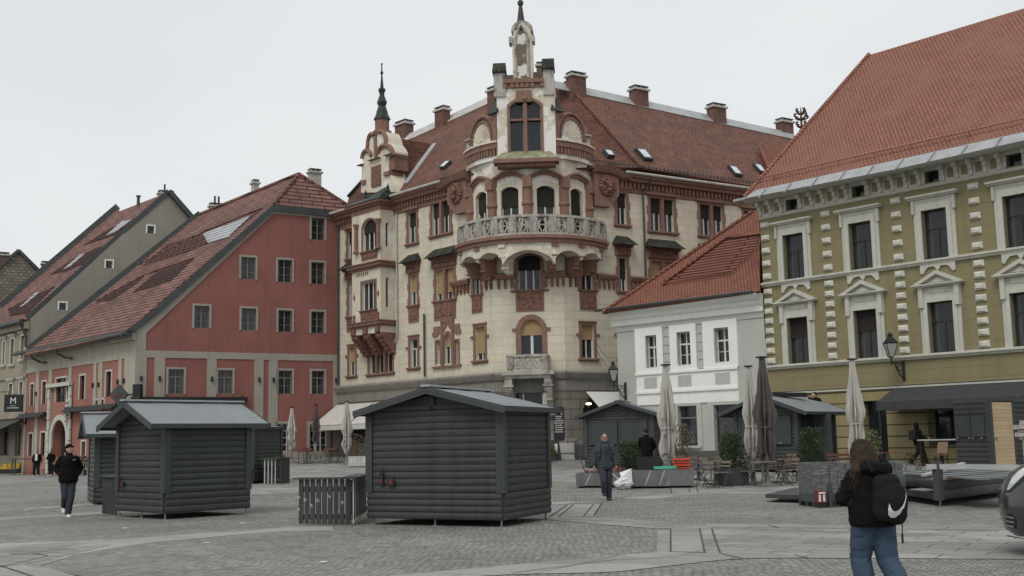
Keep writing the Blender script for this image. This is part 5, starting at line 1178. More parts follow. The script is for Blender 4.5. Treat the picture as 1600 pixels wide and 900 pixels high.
# ================================================================ street lamps on wall brackets
def lamp(fr, u, z, out, root_label, side=-1, s=1):
    """lantern on a scrolled bracket; u,z = wall fixing, out = reach along the wall normal"""
    r = thing('wall_street_lamp', root_label, 'street lamp', fr.P(u, 0, z), 'wall mounted street lamps')
    q = MB(); P = fr.P
    q.box(fr, u-.06*s, u+.06*s, 0, .06, z-.55*s, z+.4*s); q.bar(P(u, 0, z+.2*s), P(u, out, z+.2*s), .05*s)
    q.tube([P(u, .05, z-.45*s), P(u, out*.35, z-.3*s), P(u, out*.7, z+.15*s)], .03*s, 5)
    for c, rr in ((.3, .16), (.6, .1)): q.tube([P(u, out*c+rr*math.cos(t*.8)*s, z-.02*s+rr*math.sin(t*.8)*s*(1-t*.05)) for t in range(8)], .018*s, 4)
    q.tube([P(u, out, z+.1*s), P(u, out, z+.42*s)], .04*s, 6); q.build('bracket', M['black'], r)
    c = P(u, out, z+.42*s); q = MB()
    q.lathe(c, [(.12*s, 0), (.14*s, .04*s)], 4, 45, 405); q.lathe(c, [(.33*s, .6*s), (.36*s, .64*s), (.14*s, .86*s), (.12*s, .95*s), (.16*s, .97*s), (.05*s, 1.05*s), (0, 1.12*s)], 4, 45, 405)
    for k in range(4):
        a = rad(45+90*k); d = Vector((math.cos(a), math.sin(a), 0)); q.bar(c+d*.14*s+Zv*.04*s, c+d*.33*s+Zv*.6*s, .025*s)
    q.build('lantern_frame', M['black'], r)
    q = MB(); q.lathe(c, [(.13*s, .045*s), (.315*s, .595*s)], 4, 45, 405); q.build('lantern_glass', M['frost'], r)
    return r
M['frost'] = plain('frosted_glass', (.33, .33, .31), .25, .05, 2)

# ================================================================ olive building
G0 = (12.212, 55.5); GD = Vector((20.425-12.212, 46.042-55.5, 0)).normalized(); LG = 20
gf = Fr(G0, (G0[0]+GD.x*LG, G0[1]+GD.y*LG)); GG = g(15, 52)
og = thing('olive_building', 'large olive green building with white quoin blocks, pedimented windows and big tiled roof', 'building', gf.P(6, -5, GG))
F = Facade(gf, og); U = lambda x, y: gf.uz(x, y)[0]; Z = lambda x, y: gf.uz(x, y)[1]
zE = 13.07
uz_up = []; z0u, z1u = Z(1341.5, 424), Z(1341.5, 348); z0l, z1l = Z(1350, 561), Z(1350, 484.5)
gk = dict(sur=0, sill=0, frame='dframe', leaves=2, trans=.36, curtain=.45, depth=.3, smat='trim', fw=.06)
cs = [(1228.5, 1256), (1326, 1358), (1446.5, 1484)]
for a, c in cs: uz_up.append((U(a, 400), U(c, 385)))
cl = [(1234, 1263), (1333, 1366.5), (1454.5, 1493)]; lo = [(U(a, 530), U(c, 520)) for a, c in cl]
mid = [(a+c)/2 for a, c in lo]; step_ = (mid[2]-mid[0])/2
mids = [mid[0]+step_*k for k in range(5)]
hw = .58
for i, m_ in enumerate(mids):
    F.win(uz=(m_-hw, m_+hw, z0u, z1u), **gk); F.win(uz=(m_-hw, m_+hw, z0l, z1l), **dict(gk, blind=(.42 if i in (0, 1) else 0)))
za0, za1 = 12.32, 12.82
for m_ in mids: F.win(uz=(m_-.33, m_+.33, za0, za1), sur=.06, smat='trim', sill=0, frame=None, leaves=1, curtain=0, depth=.4, name='attic_opening')
zb1, zb2, zb3 = 8.87, 4.85, 3.62
gz0 = (gf.R(1350, 625, 1386, 705)); F.win(uz=(gz0[0], gz0[1], GG-.1, Z(1367, 626)), name='shop_door', frame='dframe', sur=.0, sill=0, leaves=2, curtain=0, depth=.5, smat='dframe')
w_ = gf.R(1451, 636, 1500, 697); F.win(uz=(w_[0], w_[1]+.6, Z(1475, 698), Z(1475, 638)), name='shop_window', frame='gframe', sur=.05, sill=0, leaves=1, curtain=0, depth=.5, smat='gframe', fw=.08)
F.finish([(0, zb3), (LG, zb3), (LG, zE-.3), (0, zE-.3)], M['green']) if 0 else None
hs = F.holes; F.holes = [h for h in hs if min(z for u, z in h) > zb3]
F.finish([(0, zb3), (LG, zb3), (LG, zE-.05), (0, zE-.05)], M['green'])
F.holes = [h for h in hs if min(z for u, z in h) <= zb3]
F.finish([(0, -.3), (LG, -.3), (LG, zb3-.002), (0, zb3-.002)], M['greenb'], name='ground_floor')
w = MB(); w2 = Fr((G0[0]+8, G0[1]+10), G0); w.wall(w2, [(0, 0), (w2.L, 0), (w2.L, zE), (0, zE)]); w.build('wall', M['green'], og)
for m_ in mids:
    b = MB()   # upper window surround
    for nn, s in ((.08, .36), (.13, .2)):
        for (a, c, z, zz_) in ((m_-hw-s, m_-hw, z0u, z1u), (m_+hw, m_+hw+s, z0u, z1u), (m_-hw-s, m_+hw+s, z1u, z1u+s)): b.box(gf, a, c, 0, nn, z, zz_+(0 if zz_ > z1u else -.001))
    b.box(gf, m_-hw-.36, m_+hw+.36, 0, .1, z1u+.362, z1u+.52); b.box(gf, m_-hw-.42, m_-hw-.3, 0, .16, z1u-.1, z1u+.5); b.box(gf, m_+hw+.3, m_+hw+.42, 0, .16, z1u-.1, z1u+.5)
    b.box(gf, m_-hw-.55, m_+hw+.55, 0, .22, z1u+.522, z1u+.59); b.box(gf, m_-hw-.58, m_+hw+.58, 0, .32, z1u+.592, z1u+.68); b.build('upper_surround', M['trim'], og)
    b = MB()   # console apron under the sill string
    b.prism(gf, [(m_-.8, zb1-.02), (m_+.8, zb1-.02), (m_+.8, zb1-.45), (m_+.68, zb1-.5), (m_+.58, zb1-.35), (m_+.45, zb1-.22), (m_+.15, zb1-.2), (m_, zb1-.42), (m_-.15, zb1-.2), (m_-.45, zb1-.22), (m_-.58, zb1-.35), (m_-.68, zb1-.5), (m_-.8, zb1-.45)][::-1], 0, .09); b.build('apron', M['trim'], og)
    b = MB()   # lower window surround with pediment
    for nn, s in ((.08, .34), (.13, .19)):
        for (a, c, z, zz_) in ((m_-hw-s, m_-hw, z0l, z1l), (m_+hw, m_+hw+s, z0l, z1l), (m_-hw-s, m_+hw+s, z1l, z1l+s)): b.box(gf, a, c, 0, nn, z, zz_+(0 if zz_ > z1l else -.001))
    zc_ = z1l+.34
    b.box(gf, m_-hw-.3, m_+hw+.3, 0, .07, zc_+.002, zc_+.32); b.box(gf, m_-.5, m_+.5, .07, .1, zc_+.06, zc_+.27)
    for s in (-1, 1): b.box(gf, m_+s*.82-.13, m_+s*.82+.13, 0, .2, zc_-.55, zc_+.32, tz=.0, tu=.03)
    b.box(gf, m_-1.05, m_+1.05, 0, .26, zc_+.322, zc_+.38); b.box(gf, m_-1.15, m_+1.15, 0, .34, zc_+.382, zc_+.44)
    zp = zc_+.442
    b.prism(gf, [(m_-1.12, zp), (m_-.82, zp), (m_, zp+.38), (m_, zp+.55)], 0, .3); b.prism(gf, [(m_+.82, zp), (m_+1.12, zp), (m_, zp+.55), (m_, zp+.38)], 0, .3)
    b.prism(gf, [(m_-.8, zp), (m_+.8, zp), (m_, zp+.37)], 0, .1); b.prism(gf, [(m_-.4, zp+.05), (m_+.4, zp+.05), (m_, zp+.25)], .1, .16)
    b.build('pedimented_surround', M['trim'], og)
M['quoin'] = plain('quoin_stone', (.58, .57, .50), .85, .1, 4, bump=.2, streak=.25)
def quoins(uc, zlo, zhi, n, half=.24):
    b = MB(); s = (zhi-zlo)/n
    for k in range(n):
        z = zlo+(k+.5)*s; b.box(gf, uc-half, uc+half, 0, .05, z-.14, z+.14); b.box(gf, uc-half+.0, uc+half, .05, .14, z-.14, z+.14, tz=.07, tu=.1)
    return b.build('quoin_blocks', M['quoin'], og)
qu = [.27]+[(a+c)/2 for a, c in zip(mids, mids[1:])]
for u in qu: quoins(u, zb1+.1, 12.12, 5); quoins(u, zb2+.1, zb1-.1, 8)
for z, d in ((zb1, .2), (zb2, .2)): string(gf, 'string_course', -.02, LG, [(0, z-.1), (.1, z-.09), (.14, z-.02), (d, z+.02), (d, z+.08), (.03, z+.13), (0, z+.13)], M['trim'], og)
string(gf, 'string_course', -.02, LG, [(0, zb3-.05), (.07, zb3-.04), (.07, zb3+.06), (0, zb3+.07)], M['trim'], og)
# attic frieze with brackets and panels
fz0, fz1 = 12.1, zE-.12
b = MB(); holes = [(m_-.39, m_+.39) for m_ in mids]; edge = 0
for a, c in holes+[(LG, LG)]:
    b.box(gf, edge, a, 0, .05, fz0+.14, fz1); edge = c
for a, c in holes[:-0 or None]: b.box(gf, a, c, 0, .05, fz0+.14, za0-.06); b.box(gf, a, c, 0, .05, za1+.06, fz1)
b.build('frieze', M['trim'], og)
string(gf, 'frieze_moulding', -.03, LG, [(0, fz0), (.06, fz0), (.12, fz0+.06), (.12, fz0+.11), (.05, fz0+.14), (0, fz0+.14)], M['trim'], og)
string(gf, 'cornice', -.5, LG, [(0, zE-.12), (.5, zE-.12), (.56, zE-.08), (.68, zE-.04), (.72, zE+.02), (0, zE+.05)], M['trim'], og)
edges = [.0]+[x for m_ in mids for x in (m_-.45, m_+.45)]
br = MB(); pn = MB()
for i in range(0, len(edges)-1, 2):
    a, c = edges[i], edges[i+1]; n = 5 if i else 3
    us = [a+.1+(c-a-.2)*k/(n-1) for k in range(n)]
    for u in us: br.box(gf, u-.09, u+.09, .05, .4, fz1-.24, fz1-.02); br.box(gf, u-.08, u+.08, .05, .24, fz1-.42, fz1-.242); br.box(gf, u-.06, u+.06, .05, .14, fz0+.16, fz1-.422)
    for u, v in zip(us, us[1:]): pn.box(gf, u+.18, v-.18, .05, .065, fz0+.26, fz1-.16)
br.build('brackets', M['trim'], og); pn.build('frieze_panels', M['green'], og)
# roof
plo = slope(gf, .95, zE+.05, 48)
roofpx('roof', plo, [(1163, 309), (1185, 283), (1358, 86), (1600, 13), (1720, -24), (1720, 182), (1600, 212)], 'tile_new', og)
ra = hits(plo, [(1163, 309), (1358, 86)]); w = MB(); w.solid([ra[0], ra[1], ra[1]+Vector((3, 8, -8)), ra[0]+Vector((9, 12, 0))], Vector((0, 0, -.1))); w.build('side_roof', M['tile_new'], og)
ze_ = hits(plo, [(1163, 310), (1181, 297), (1400, 250), (1600, 206), (1740, 176), (1740, 188), (1600, 219), (1400, 264)], .1)
q = MB(); q.solid(ze_, -plo[1]*.08); q.tube([gf.P(-.8, .95, zE+.0), gf.P(LG, .95, zE+.0)], .08, 8)
za_ = hits(plo, [(1400, 250), (1600, 206)], .14); zb_ = hits(plo, [(1400, 264), (1600, 219)], .14); zd_ = (za_[1]-za_[0]).normalized(); zw_ = (zb_[0]-za_[0])
for k in range(-5, 6): p_ = za_[0]+zd_*k*1.45; q.bar(p_+zd_*.35, p_+zw_*.95, .05, .05)
q.build('zinc_eaves', M['zinc'], og)
q = MB(); q.tube([gf.P(0, .38, zE+1.02), gf.P(LG, .38, zE+1.02)], .035, 6)
for k in range(22): u = .3+k*.9; q.bar(gf.P(u, .36, zE+.8), gf.P(u, .38, zE+1.02), .04)
q.build('snow_rail', M['tile_new'], og)
q = MB(); q.tube([ra[0]+Zv*.05, ra[1]+Zv*.05], .11, 6); q.build('hip_tiles', M['tile_new'], og)
# dark awning over the terrace
def awn_px():
    uA, z1 = gf.uz(1405, 608); uB = LG-1; zt = Z(1500, 602)
    p0 = plane_hit(1370, 632, gf.P(0, 1.8, 0), gf.n)-gf.o; ua = p0.dot(gf.u); zl = p0.z
    q = MB(); q.solid([gf.P(uA-.2, .1, zt), gf.P(uB, .1, zt), gf.P(uB, 1.8, zl+.1), gf.P(ua, 1.8, zl+.1)], (0, 0, -.05)); q.box(gf, ua, uB, 1.78, 1.84, zl-.26, zl+.1)
    q.solid([gf.P(uA-.2, .1, zt-.05), gf.P(ua, 1.8, zl+.08), gf.P(ua, 1.8, zl-.26), gf.P(uA-.2, .1, zl-.26)], gf.u*.03)
    o = q.build('awning', plain('charcoal_canvas', (.038, .041, .045), .75, .25, 3, dirt=(.10, .10, .10), dscale=5, dlo=.66, dhi=.7), og)
    q = MB()
    for u in (uA+.3, uA+3, uA+5.7): q.tube([gf.P(u, .05, zt-.6), gf.P(u, 1.7, zl+.02)], .03, 6)
    q.tube([gf.P(0, .06, zt+.12), gf.P(LG, .06, zt+.12)], .025, 5); q.build('awning_arms', M['zincd'], o)
awn_px()
lu, lz = gf.uz(1412, 575); lamp(gf, lu, lz, .95, 'black lantern on a scrolled bracket on the olive wall, above the dark awning')
ll = Fr(Vector(W0[:2]+(0,))[:2], (W0[0]+.7, W0[1]+.7)); lw = Fr((W0[0], W0[1]), (W0[0]+6.2, W0[1]-6.1))
u, z = gw.uz(979, 612); lamp(gw, u-.05, z+.1, 1.0, 'black lantern on a scrolled bracket at the left corner of the white house')
# ================================================================ market huts
M['hut'] = brick('grey_painted_boards', (.045, .050, .050), (.055, .060, .059), (.045, .05, .05), 2.7, .143, .0, .0, rough=.6, var=.22, stain=(.066, .071, .060), sscale=1.3, slo=.54, shi=.85, streak=.3)
M['hutd'] = plain('dark_hut_trim', (.040, .045, .046), .6, .12, 2.5)
M['hutroof'] = plain('grey_roofing_sheet', (.20, .218, .228), .6, .07, 1.2, bump=.5, bscale=2.0, streak=.1)
M['steel'] = plain('steel_foot', (.25, .25, .24), .45, .1, 4, metal=.7)
M['red'] = plain('dull_red_plastic', (.15, .016, .016), .6, .1)
def siding(q, fr, u0, u1, z0, z1, n=0, bh=.14, bulge=.024):
    k = max(1, round((z1-z0)/bh)); h = (z1-z0)/k; pr = [(0, .0), (.55, .16), (.93, .38), (1, .6), (.8, .85), (.25, 1.0)]
    for i in range(k):
        z = z0+i*h; pts = []
        for a, b in pr: pts += [fr.P(u0, n+a*bulge, z+b*h), fr.P(u1, n+a*bulge, z+b*h)]
        q.add(pts, [(2*j, 2*j+1, 2*j+3, 2*j+2) for j in range(len(pr)-1)]+[tuple(range(0, 2*len(pr), 2)), tuple(range(2*len(pr)-1, 0, -2))])
    q.box(fr, u0, u1, n-.03, n, z0, z1)
def hut(label, C, A, Bp, zb, zt, zr, ov=.38, ovg=.42, skirt=.42, roof=True, group='grey wooden market huts', feet=True, shutter=None, side_plain=False):
    """C nearest corner, A far end of the gable wall, Bp far end of the side wall (all xy)"""
    C, A, Bp = Vector(C), Vector(A), Vector(Bp); D = A+Bp-C; gz_ = g(C.x, C.y)
    r = thing('market_hut', label, 'market hut', (C.x, C.y, gz_), group)
    fa = Fr(A, C); fb = Fr(C, Bp); fc_ = Fr(Bp, D); fd = Fr(D, A)
    for i, f in enumerate((fa, fb, fc_, fd)):
        q = MB(); L = f.L
        siding(q, f, .0, L, zb, zb+skirt, .03); siding(q, f, .11, L-.11, zb+skirt+.002, zt, 0)
        if i in (0, 2):   # gable triangle
            q.prism(f, [(0.02, zt), (L-.02, zt), (L/2, zr-.08)], -.06, -.0)
            q.box(f, L/2-.05, L/2+.05, 0, .05, zt, zr-.14); q.box(f, .3, L-.3, 0, .05, zt-.0, zt+.07)
        q.build('wall', M['hut'], r)
        q = MB(); q.box(f, -.05, .108, -.06, .055, zb+skirt*.0+.004 if 0 else zb+skirt+.004, zt-.002); q.box(f, L-.108, L+.0, -.06, .055, zb+skirt+.004, zt-.002); q.build('corner_posts', M['hutd'], r)
        if shutter and i in shutter:
            q = MB(); n = 2 if L > 2.7 else 1; w_ = (L-.4)/n
            for k in range(n):
                u0 = .2+k*w_+.03; u1 = .2+(k+1)*w_-.03; q.box(f, u0, u1, .05, .075, zb+.95, zt-.28)
                for e0, e1, f0, f1 in ((u0, u1, zt-.34, zt-.28), (u0, u1, zb+.95, zb+1.01), (u0, u0+.06, zb+1.012, zt-.342), (u1-.06, u1, zb+1.012, zt-.342)): q.box(f, e0, e1, .0752, .1, f0, f1)
                x = u0+.12
                while x < u1-.1: q.box(f, x, x+.012, .0752, .08, zb+1.02, zt-.35); x += .1
            q.build('shutters', M['hutd'], r)
            q = MB(); [q.box(f, u-.05, u+.05, .1, .13, zb+.97, zb+1.03) for u in (L*.25, L*.75)]; q.build('latches', M['steel'], r)
    q = MB(); q.solid([(p.x, p.y, zb+.01) for p in (C, Bp, D, A)], (0, 0, .03)); q.build('floor', M['hutd'], r)  # unseen floor panel, added to block light and darken the ground contact
    if roof:
        u = (Bp-C).normalized(); v = (A-C).normalized(); La = (A-C).length; Lb = (Bp-C).length
        rise = (zr-zt)/(La/2)
        def X(a, b, z): p = C+v*a+u*b; return Vector((p.x, p.y, z))
        lo = zt+.02-ov*rise; hi = zr+.02
        for s, (a0, a1) in enumerate(((-ov, La/2), (La+ov, La/2))):
            q = MB(); N = 10; b0, b1 = -ovg, Lb+ovg; pts = []
            for i in range(N+1):
                for j in range(5):
                    t = j/4; pts.append(X(a0+(a1-a0)*t, b0+(b1-b0)*i/N, lo+(hi-lo)*t+.03+.008*math.sin(i*1.7+j*2+s)))
            q.add(pts, [(i*5+j, (i+1)*5+j, (i+1)*5+j+1, i*5+j+1) for i in range(N) for j in range(4)])
            k = [X(a0, b0, lo), X(a0, b1, lo), X(a1, b1, hi), X(a1, b0, hi)]
            q.solid(k, (0, 0, .02)); o = q.build('roof', M['hutroof'], r)
            q = MB(); 
            for bb in (b0, b1-.03): q.solid([X(a0, bb, lo-.1), X(a1, bb, hi-.1), X(a1, bb, hi+.045), X(a0, bb, lo+.045)], (u.x*.03, u.y*.03, 0))
            q.solid([X(a0, b0, lo-.06), X(a0, b1, lo-.06), X(a0, b1, lo+.045), X(a0, b0, lo+.045)], (v.x*.02*(1 if s else -1), v.y*.02*(1 if s else -1), 0)); q.build('fascia', M['hutd'], r)
            q = MB(); 
            for i in range(4): b_ = .2+i*(Lb-.4)/3; q.solid([X(a0, b_, lo-.08), X(a1, b_, hi-.08), X(a1, b_, hi-.002), X(a0, b_, lo-.002)], (u.x*.04, u.y*.04, 0))
            q.build('rafters', M['hutd'], r)
        q = MB(); p0, p1 = X(La/2, -ovg-.03, hi+.06), X(La/2, Lb+ovg+.03, hi+.06); q.bar(p0, p1, .2, .04); q.build('ridge_cap', M['zinc'], r)
    if feet:
        q = MB()
        for p in (C+(A-C)*.02+(Bp-C)*.02, C+(A-C)*.98+(Bp-C)*.02, C+(Bp-C)*.98+(A-C)*.02, C+(A-C)*.5+(Bp-C)*.02, D*.98+C*.02): q.tube([(p.x, p.y, gz_), (p.x, p.y, zb+.02)], .02, 6); q.box(Loc((p.x, p.y, 0)), -.05, .05, -.05, .05, gz_, gz_+.012)
        q.build('feet', M['steel'], r)
    return r, fa, fb
h1, h1a, h1b = hut('large grey market hut in the centre with its gable towards the square', (-.25, 22.12), (-2.97, 23.62), (.68, 24.28), .13, 2.26, 2.64, skirt=.5, ov=.2, ovg=.3)
h2, h2a, h2b = hut('grey market hut near the left with pale grey sheet roof', (-7.98, 26.54), (-9.62, 28.2), (-6.46, 28.21), .14, 2.18, 2.66, skirt=.44, ov=.2, ovg=.5)
hut('grey market hut half hidden behind the left one, a slat panel beside it', (-12.0, 33.3), (-12.9, 35.3), (-10.1, 34.1), .1, 2.15, 2.62, ovg=.35)
hut('grey market hut whose door edge shows just right of the left hut', (-9.7, 43.0), (-12.4, 44.0), (-9.1, 45.2), .32, 2.3, 2.5, ov=.1, ovg=.1)
pA, pC, pB = PY(915, 700, 50.5), PY(1021, 700, 49.3), PY(1034, 700, 52.0)
hut('dark grey market hut with closed shutters behind the stone planters', pC[:2], pA[:2], pB[:2], .45, 2.70, 3.2, shutter=(0,), ovg=.3)
pA, pC, pB = PY(1150, 690, 45.0), PY(1247, 690, 43.2), PY(1305, 690, 45.4)
h6, h6a, h6b = hut('grey market hut with open door behind the dark folded parasol', pC[:2], pA[:2], pB[:2], .35, 2.64, 3.12, ov=.6, shutter=(0,))
q = MB(); q.box(h6b, .3, 1.05, .056, .07, .45, 2.4); q.build('doorway_shade', M['hole'], h6)  # near-black panel on the uncut wall, painted shade of the open doorway
q = MB(); q.box(h6b.off(0), 1.1, 1.15, .056, .8, .45, 2.4); q.build('open_door', M['hut'], h6)
q = MB(); q.bar(PY(1210, 620, 44)+Vector((0, .5, .1)), PY(1263, 620, 44.8)+Vector((0, .5, .1)), .25, .16); q.build('rolled_sheet', M['black'], h6)
q = MB(); p = h2.location; a = Vector((-8.8, 27.4, 2.83)); q.tube([PY(214, 626, 30.5), PY(384, 626, 31.5)], .09, 8); 
# small dark boxes with red letters on the huts
def dec(root, f, u, z, s=1, n=.06):
    q = MB(); q.box(f, u, u+.09*s, n, n+.02, z, z+.34*s); q.box(f, u+.2*s, u+.38*s, n, n+.02, z, z+.19*s); o = q.build('small_boxes', M['black'], root)
    q = MB(); q.box(f, u+.02*s, u+.07*s, n+.021, n+.026, z+.05*s, z+.14*s); q.box(f, u+.24*s, u+.34*s, n+.021, n+.026, z+.04*s, z+.15*s); q.build('red_marks', M['red'], o)
u, z = h1a.uz(597, 759); dec(h1, h1a, u, z, .9)
u, z = h2a.uz(189, 760); dec(h2, h2a, u, z, .7)

# right hut under the awning, without roof
pA, pC, pB = PY(1495, 700, 40.0), PY(1549, 700, 38.2), PY(1640, 700, 40.5)
r = thing('market_hut', 'roofless grey market hut with a pale timber door, under the dark awning', 'market hut', (pC.x, pC.y, g(pC.x, pC.y)), 'grey wooden market huts')
f1, f2 = Fr(pA[:2], pC[:2]), Fr(pC[:2], pB[:2]); zt_h = f1.uz(1520, 625)[1]; zb_h = g(pC.x, pC.y)+.12
for f in (f1, f2):
    q = MB()
    if f is f1: siding(q, f, .0, f.L-.1, zb_h, zb_h+1.15, 0, .16); siding(q, f, 0, f.L-.1, zt_h-.5, zt_h, 0, .16); q.box(f, 0, f.L-.1, -.03, .03, zb_h+1.152, zt_h-.502)
    else: siding(q, f, 1.5, f.L, zb_h, zt_h, 0, .16); q.box(f, .1, 1.5, -.03, -.0, zb_h, zt_h)
    q.build('wall', M['hut'], r)
q = MB(); q.box(f1, f1.L-.1, f1.L+.0, -.1, .05, zb_h, zt_h); q.box(f2, .002, .12, -.08, .06, zb_h, zt_h); q.box(f2, .12, 1.5, .0, .06, zt_h-.06, zt_h); q.box(f2, 1.4, 1.5, 0, .06, zb_h, zt_h-.062); q.build('door_frame', M['hutd'], r)
M['pine'] = brick('pale_pine_boards', (.44, .33, .21), (.50, .38, .25), (.33, .24, .15), 60, .13, .006, .4, var=.12)
q = MB(); q.box(f2, .16, 1.38, .0, .04, zb_h+.02, zt_h-.1); dr = q.build('timber_door', M['pine'], r)
q = MB(); q.box(f2, .2, .3, .041, .08, zb_h+1.1, zb_h+1.16); q.build('door_handle', M['steel'], dr)
q = MB(); q.box(f1, .1, f1.L/2-.05, .031, .06, zb_h+1.2, zt_h-.55); q.box(f1, f1.L/2+.05, f1.L-.2, .031, .06, zb_h+1.2, zt_h-.55); q.build('shutters', M['hutd'], r)
q = MB(); [q.box(f1, u, u+.1, .06, .09, zb_h+1.12, zb_h+1.18) for u in (.15, .8, 1.0, f1.L-.4)]; q.build('latches', M['steel'], r)
w = MB(); A3 = Fr((pB.x, pB.y), (pA.x+pB.x-pC.x, pA.y+pB.y-pC.y)); siding(w, A3, 0, A3.L, zb_h, zt_h); A4 = Fr((pA.x+pB.x-pC.x, pA.y+pB.y-pC.y), (pA.x, pA.y)); siding(w, A4, 0, A4.L, zb_h, zt_h); w.build('wall', M['hut'], r)
w = MB(); w.solid([f1.P(0, 0, zt_h), f1.P(f1.L, 0, zt_h), f2.P(f2.L, 0, zt_h), f1.P(0, 0, zt_h)+(pB-pC)], (0, 0, .05)); w.build('top_panel', M['zincd'], r)

# dismantled hut floor with boards, in front of it
c0 = PZ(1470, 783, .12); c1 = PZ(1590, 766, .12); cl = PZ(1380, 770, .12)
r = thing('hut_base', 'dismantled grey hut base of stacked boards on steel feet, right of the girl', 'hut base', (c0.x, c0.y, 0))
fA, fB = Fr((cl.x, cl.y), (c0.x, c0.y)), Fr((c0.x, c0.y), (c1.x, c1.y))
q = MB(); siding(q, fB, 0, fB.L, .14, .56, .02, .2); q.build('side_boards', M['hut'], r)
q = MB(); siding(q, fA, 0, fA.L, .38, .56, .02, .18); q.box(fA, 0, fA.L, -.05, .03, .14, .28); q.build('side_boards', M['hut'], r)
c2 = Vector((cl.x+c1.x-c0.x, cl.y+c1.y-c0.y, 0)); q = MB()
q.solid([(c0.x, c0.y, .36), (c1.x, c1.y, .36), (c2.x, c2.y, .36), (cl.x, cl.y, .36)], (0, 0, .03)); q.build('floor_panel', M['hut'], r)
q = MB(); fC, fD = Fr((c1.x, c1.y), c2[:2]), Fr(c2[:2], (cl.x, cl.y)); siding(q, fC, 0, fC.L, .14, .56, 0, .2); siding(q, fD, 0, fD.L, .14, .56, 0, .2); q.build('side_boards', M['hut'], r)
q = MB(); q.box(fB, -.13, .1, -.1, .05, .14, .98); q.build('corner_post', M['hutd'], r)
q = MB(); q.box(fB, -.07, .04, -.05, .0, .98, 1.08); q.build('post_cap', M['black'], r)
q = MB(); q.box(fB, .12, fB.L, -.08, .03, .563, .62)
for k in range(14): q.box(fB, .3+k*.28, .45+k*.28, -.28, -.1, .50, .63)
q.build('timber_battens', plain('light_batten', (.42, .36, .24), .8, .2, 6), r)
q = MB()
for k in range(5): q.bar(fA.P(.2+.1*k, -.3-.35*k, .63+.02*k), fA.P(fA.L+1.2, -.5-.3*k, .63+.02*k), .3, .035)
q.build('loose_boards', M['zinc'] if 0 else plain('grey_loose_board', (.16, .17, .17), .7, .15, 3), r)
q = MB(); 
for p in (c0, c1, cl): q.tube([(p.x, p.y+.05, 0), (p.x, p.y+.05, .16)], .025, 6); q.box(Loc((p.x, p.y+.05, 0)), -.09, .09, -.05, .05, 0, .015)
q.build('feet', M['steel'], r)
a, c = PY(1449, 729, c0.y-.1), PY(1640, 730, c0.y+.6); M['wbeam'] = plain('white_beam', (.40, .41, .39), .6, .08, 3)
q = MB(); q.bar(a, c, .1, .11); b_ = q.build('white_beam', M['wbeam']); tag(b_, 'long white beam lying level across the dismantled hut base', 'beam')
q = MB(); q.box(Fr(a[:2], c[:2]), .08, .3, -.07, -.051, a.z-.02, a.z+.03); 
q = MB(); q.tube([(c.x-.1, c.y, 0), (c.x-.1, c.y, c.z-.08)], .05, 8); q.box(Loc((c.x-.1, c.y, 0)), -.2, .2, -.2, .2, 0, .03); o = q.build('trestle', M['hutd'], b_)
a, c = PY(1443, 743, c0.y+1.2), PY(1505, 724, c0.y+2.5)
q = MB(); q.bar(a, c, .12, .05); b2 = q.build('white_plank', M['wbeam']); tag(b2, 'short white plank lying slanted behind the long white beam', 'plank')
# flat dark panel on the ground
a, c, d_ = PZ(1196, 778, .1), PZ(1330, 782, .1), PZ(1225, 771, .1)
q = MB(); e1 = c-a; e2 = (d_-a); q.solid([a, c, c+e2*1.6, a+e2*1.6], (0, 0, .09)); p_ = q.build('flat_panel', M['hutd']); tag(p_, 'dark flat panel lying low above the cobbles left of the wrapped pallet', 'panel')
q = MB(); q.bar(a+e1*.1+e2*.5-Zv*.05, a+e1*.9+e2*.5-Zv*.05, .1, .1); q.build('bearer', M['steel'], p_)
# wrapped pallet of boards with the red box
pa, pb, pd_ = PZ(1274, 793, 0), PZ(1416, 789, 0), PZ(1268, 778, 0)
fp = Fr(pa[:2], pb[:2]); Lp = fp.L; dp = 1.0; hp_ = .98
r = thing('wrapped_pallet', 'pallet of upright grey panels wrapped in clear film, behind the girl', 'pallet', fp.P(Lp/2, -dp/2, 0))
q = MB(); [q.box(fp, 0, Lp, -dp+.4*k, -dp+.4*k+.12, 0, .1) for k in range(3)]; q.box(fp, 0, Lp, -dp, 0, .1, .13); q.build('pallet_base', M['hutd'], r)
q = MB(); n = 11
for k in range(n): u = k*Lp/n; q.box(fp, u+.01, u+Lp/n-.015, -dp+.02, -.03-.02*(k % 2), .13, hp_-.02*(k % 3))
q.build('stacked_panels', plain('stacked_grey_panel', (.06, .064, .064), .65, .25, 5), r)
mt, n_, p_b = _base('clear_film'); p_b.inputs['Base Color'].default_value = (.6, .62, .62, 1); p_b.inputs['Roughness'].default_value = .15
tr_ = _n(n_, 'ShaderNodeBsdfTransparent'); mx_ = _n(n_, 'ShaderNodeMixShader'); tcn = _n(n_, 'ShaderNodeTexCoord'); mpn = _n(n_, 'ShaderNodeMapping'); mpn.inputs['Scale'].default_value = (1.5, 1.5, 14)
nz_ = _n(n_, 'ShaderNodeTexNoise', Scale=2.5, Detail=5.0, Roughness=.7); cr_2 = _n(n_, 'ShaderNodeMapRange'); cr_2.inputs[1].default_value = .5; cr_2.inputs[2].default_value = .8; cr_2.inputs[3].default_value = .06; cr_2.inputs[4].default_value = .6
n_.links.new(tcn.outputs['Object'], mpn.inputs[0]); n_.links.new(mpn.outputs[0], nz_.inputs['Vector']); n_.links.new(nz_.outputs['Fac'], cr_2.inputs[0]); n_.links.new(cr_2.outputs[0], mx_.inputs[0])
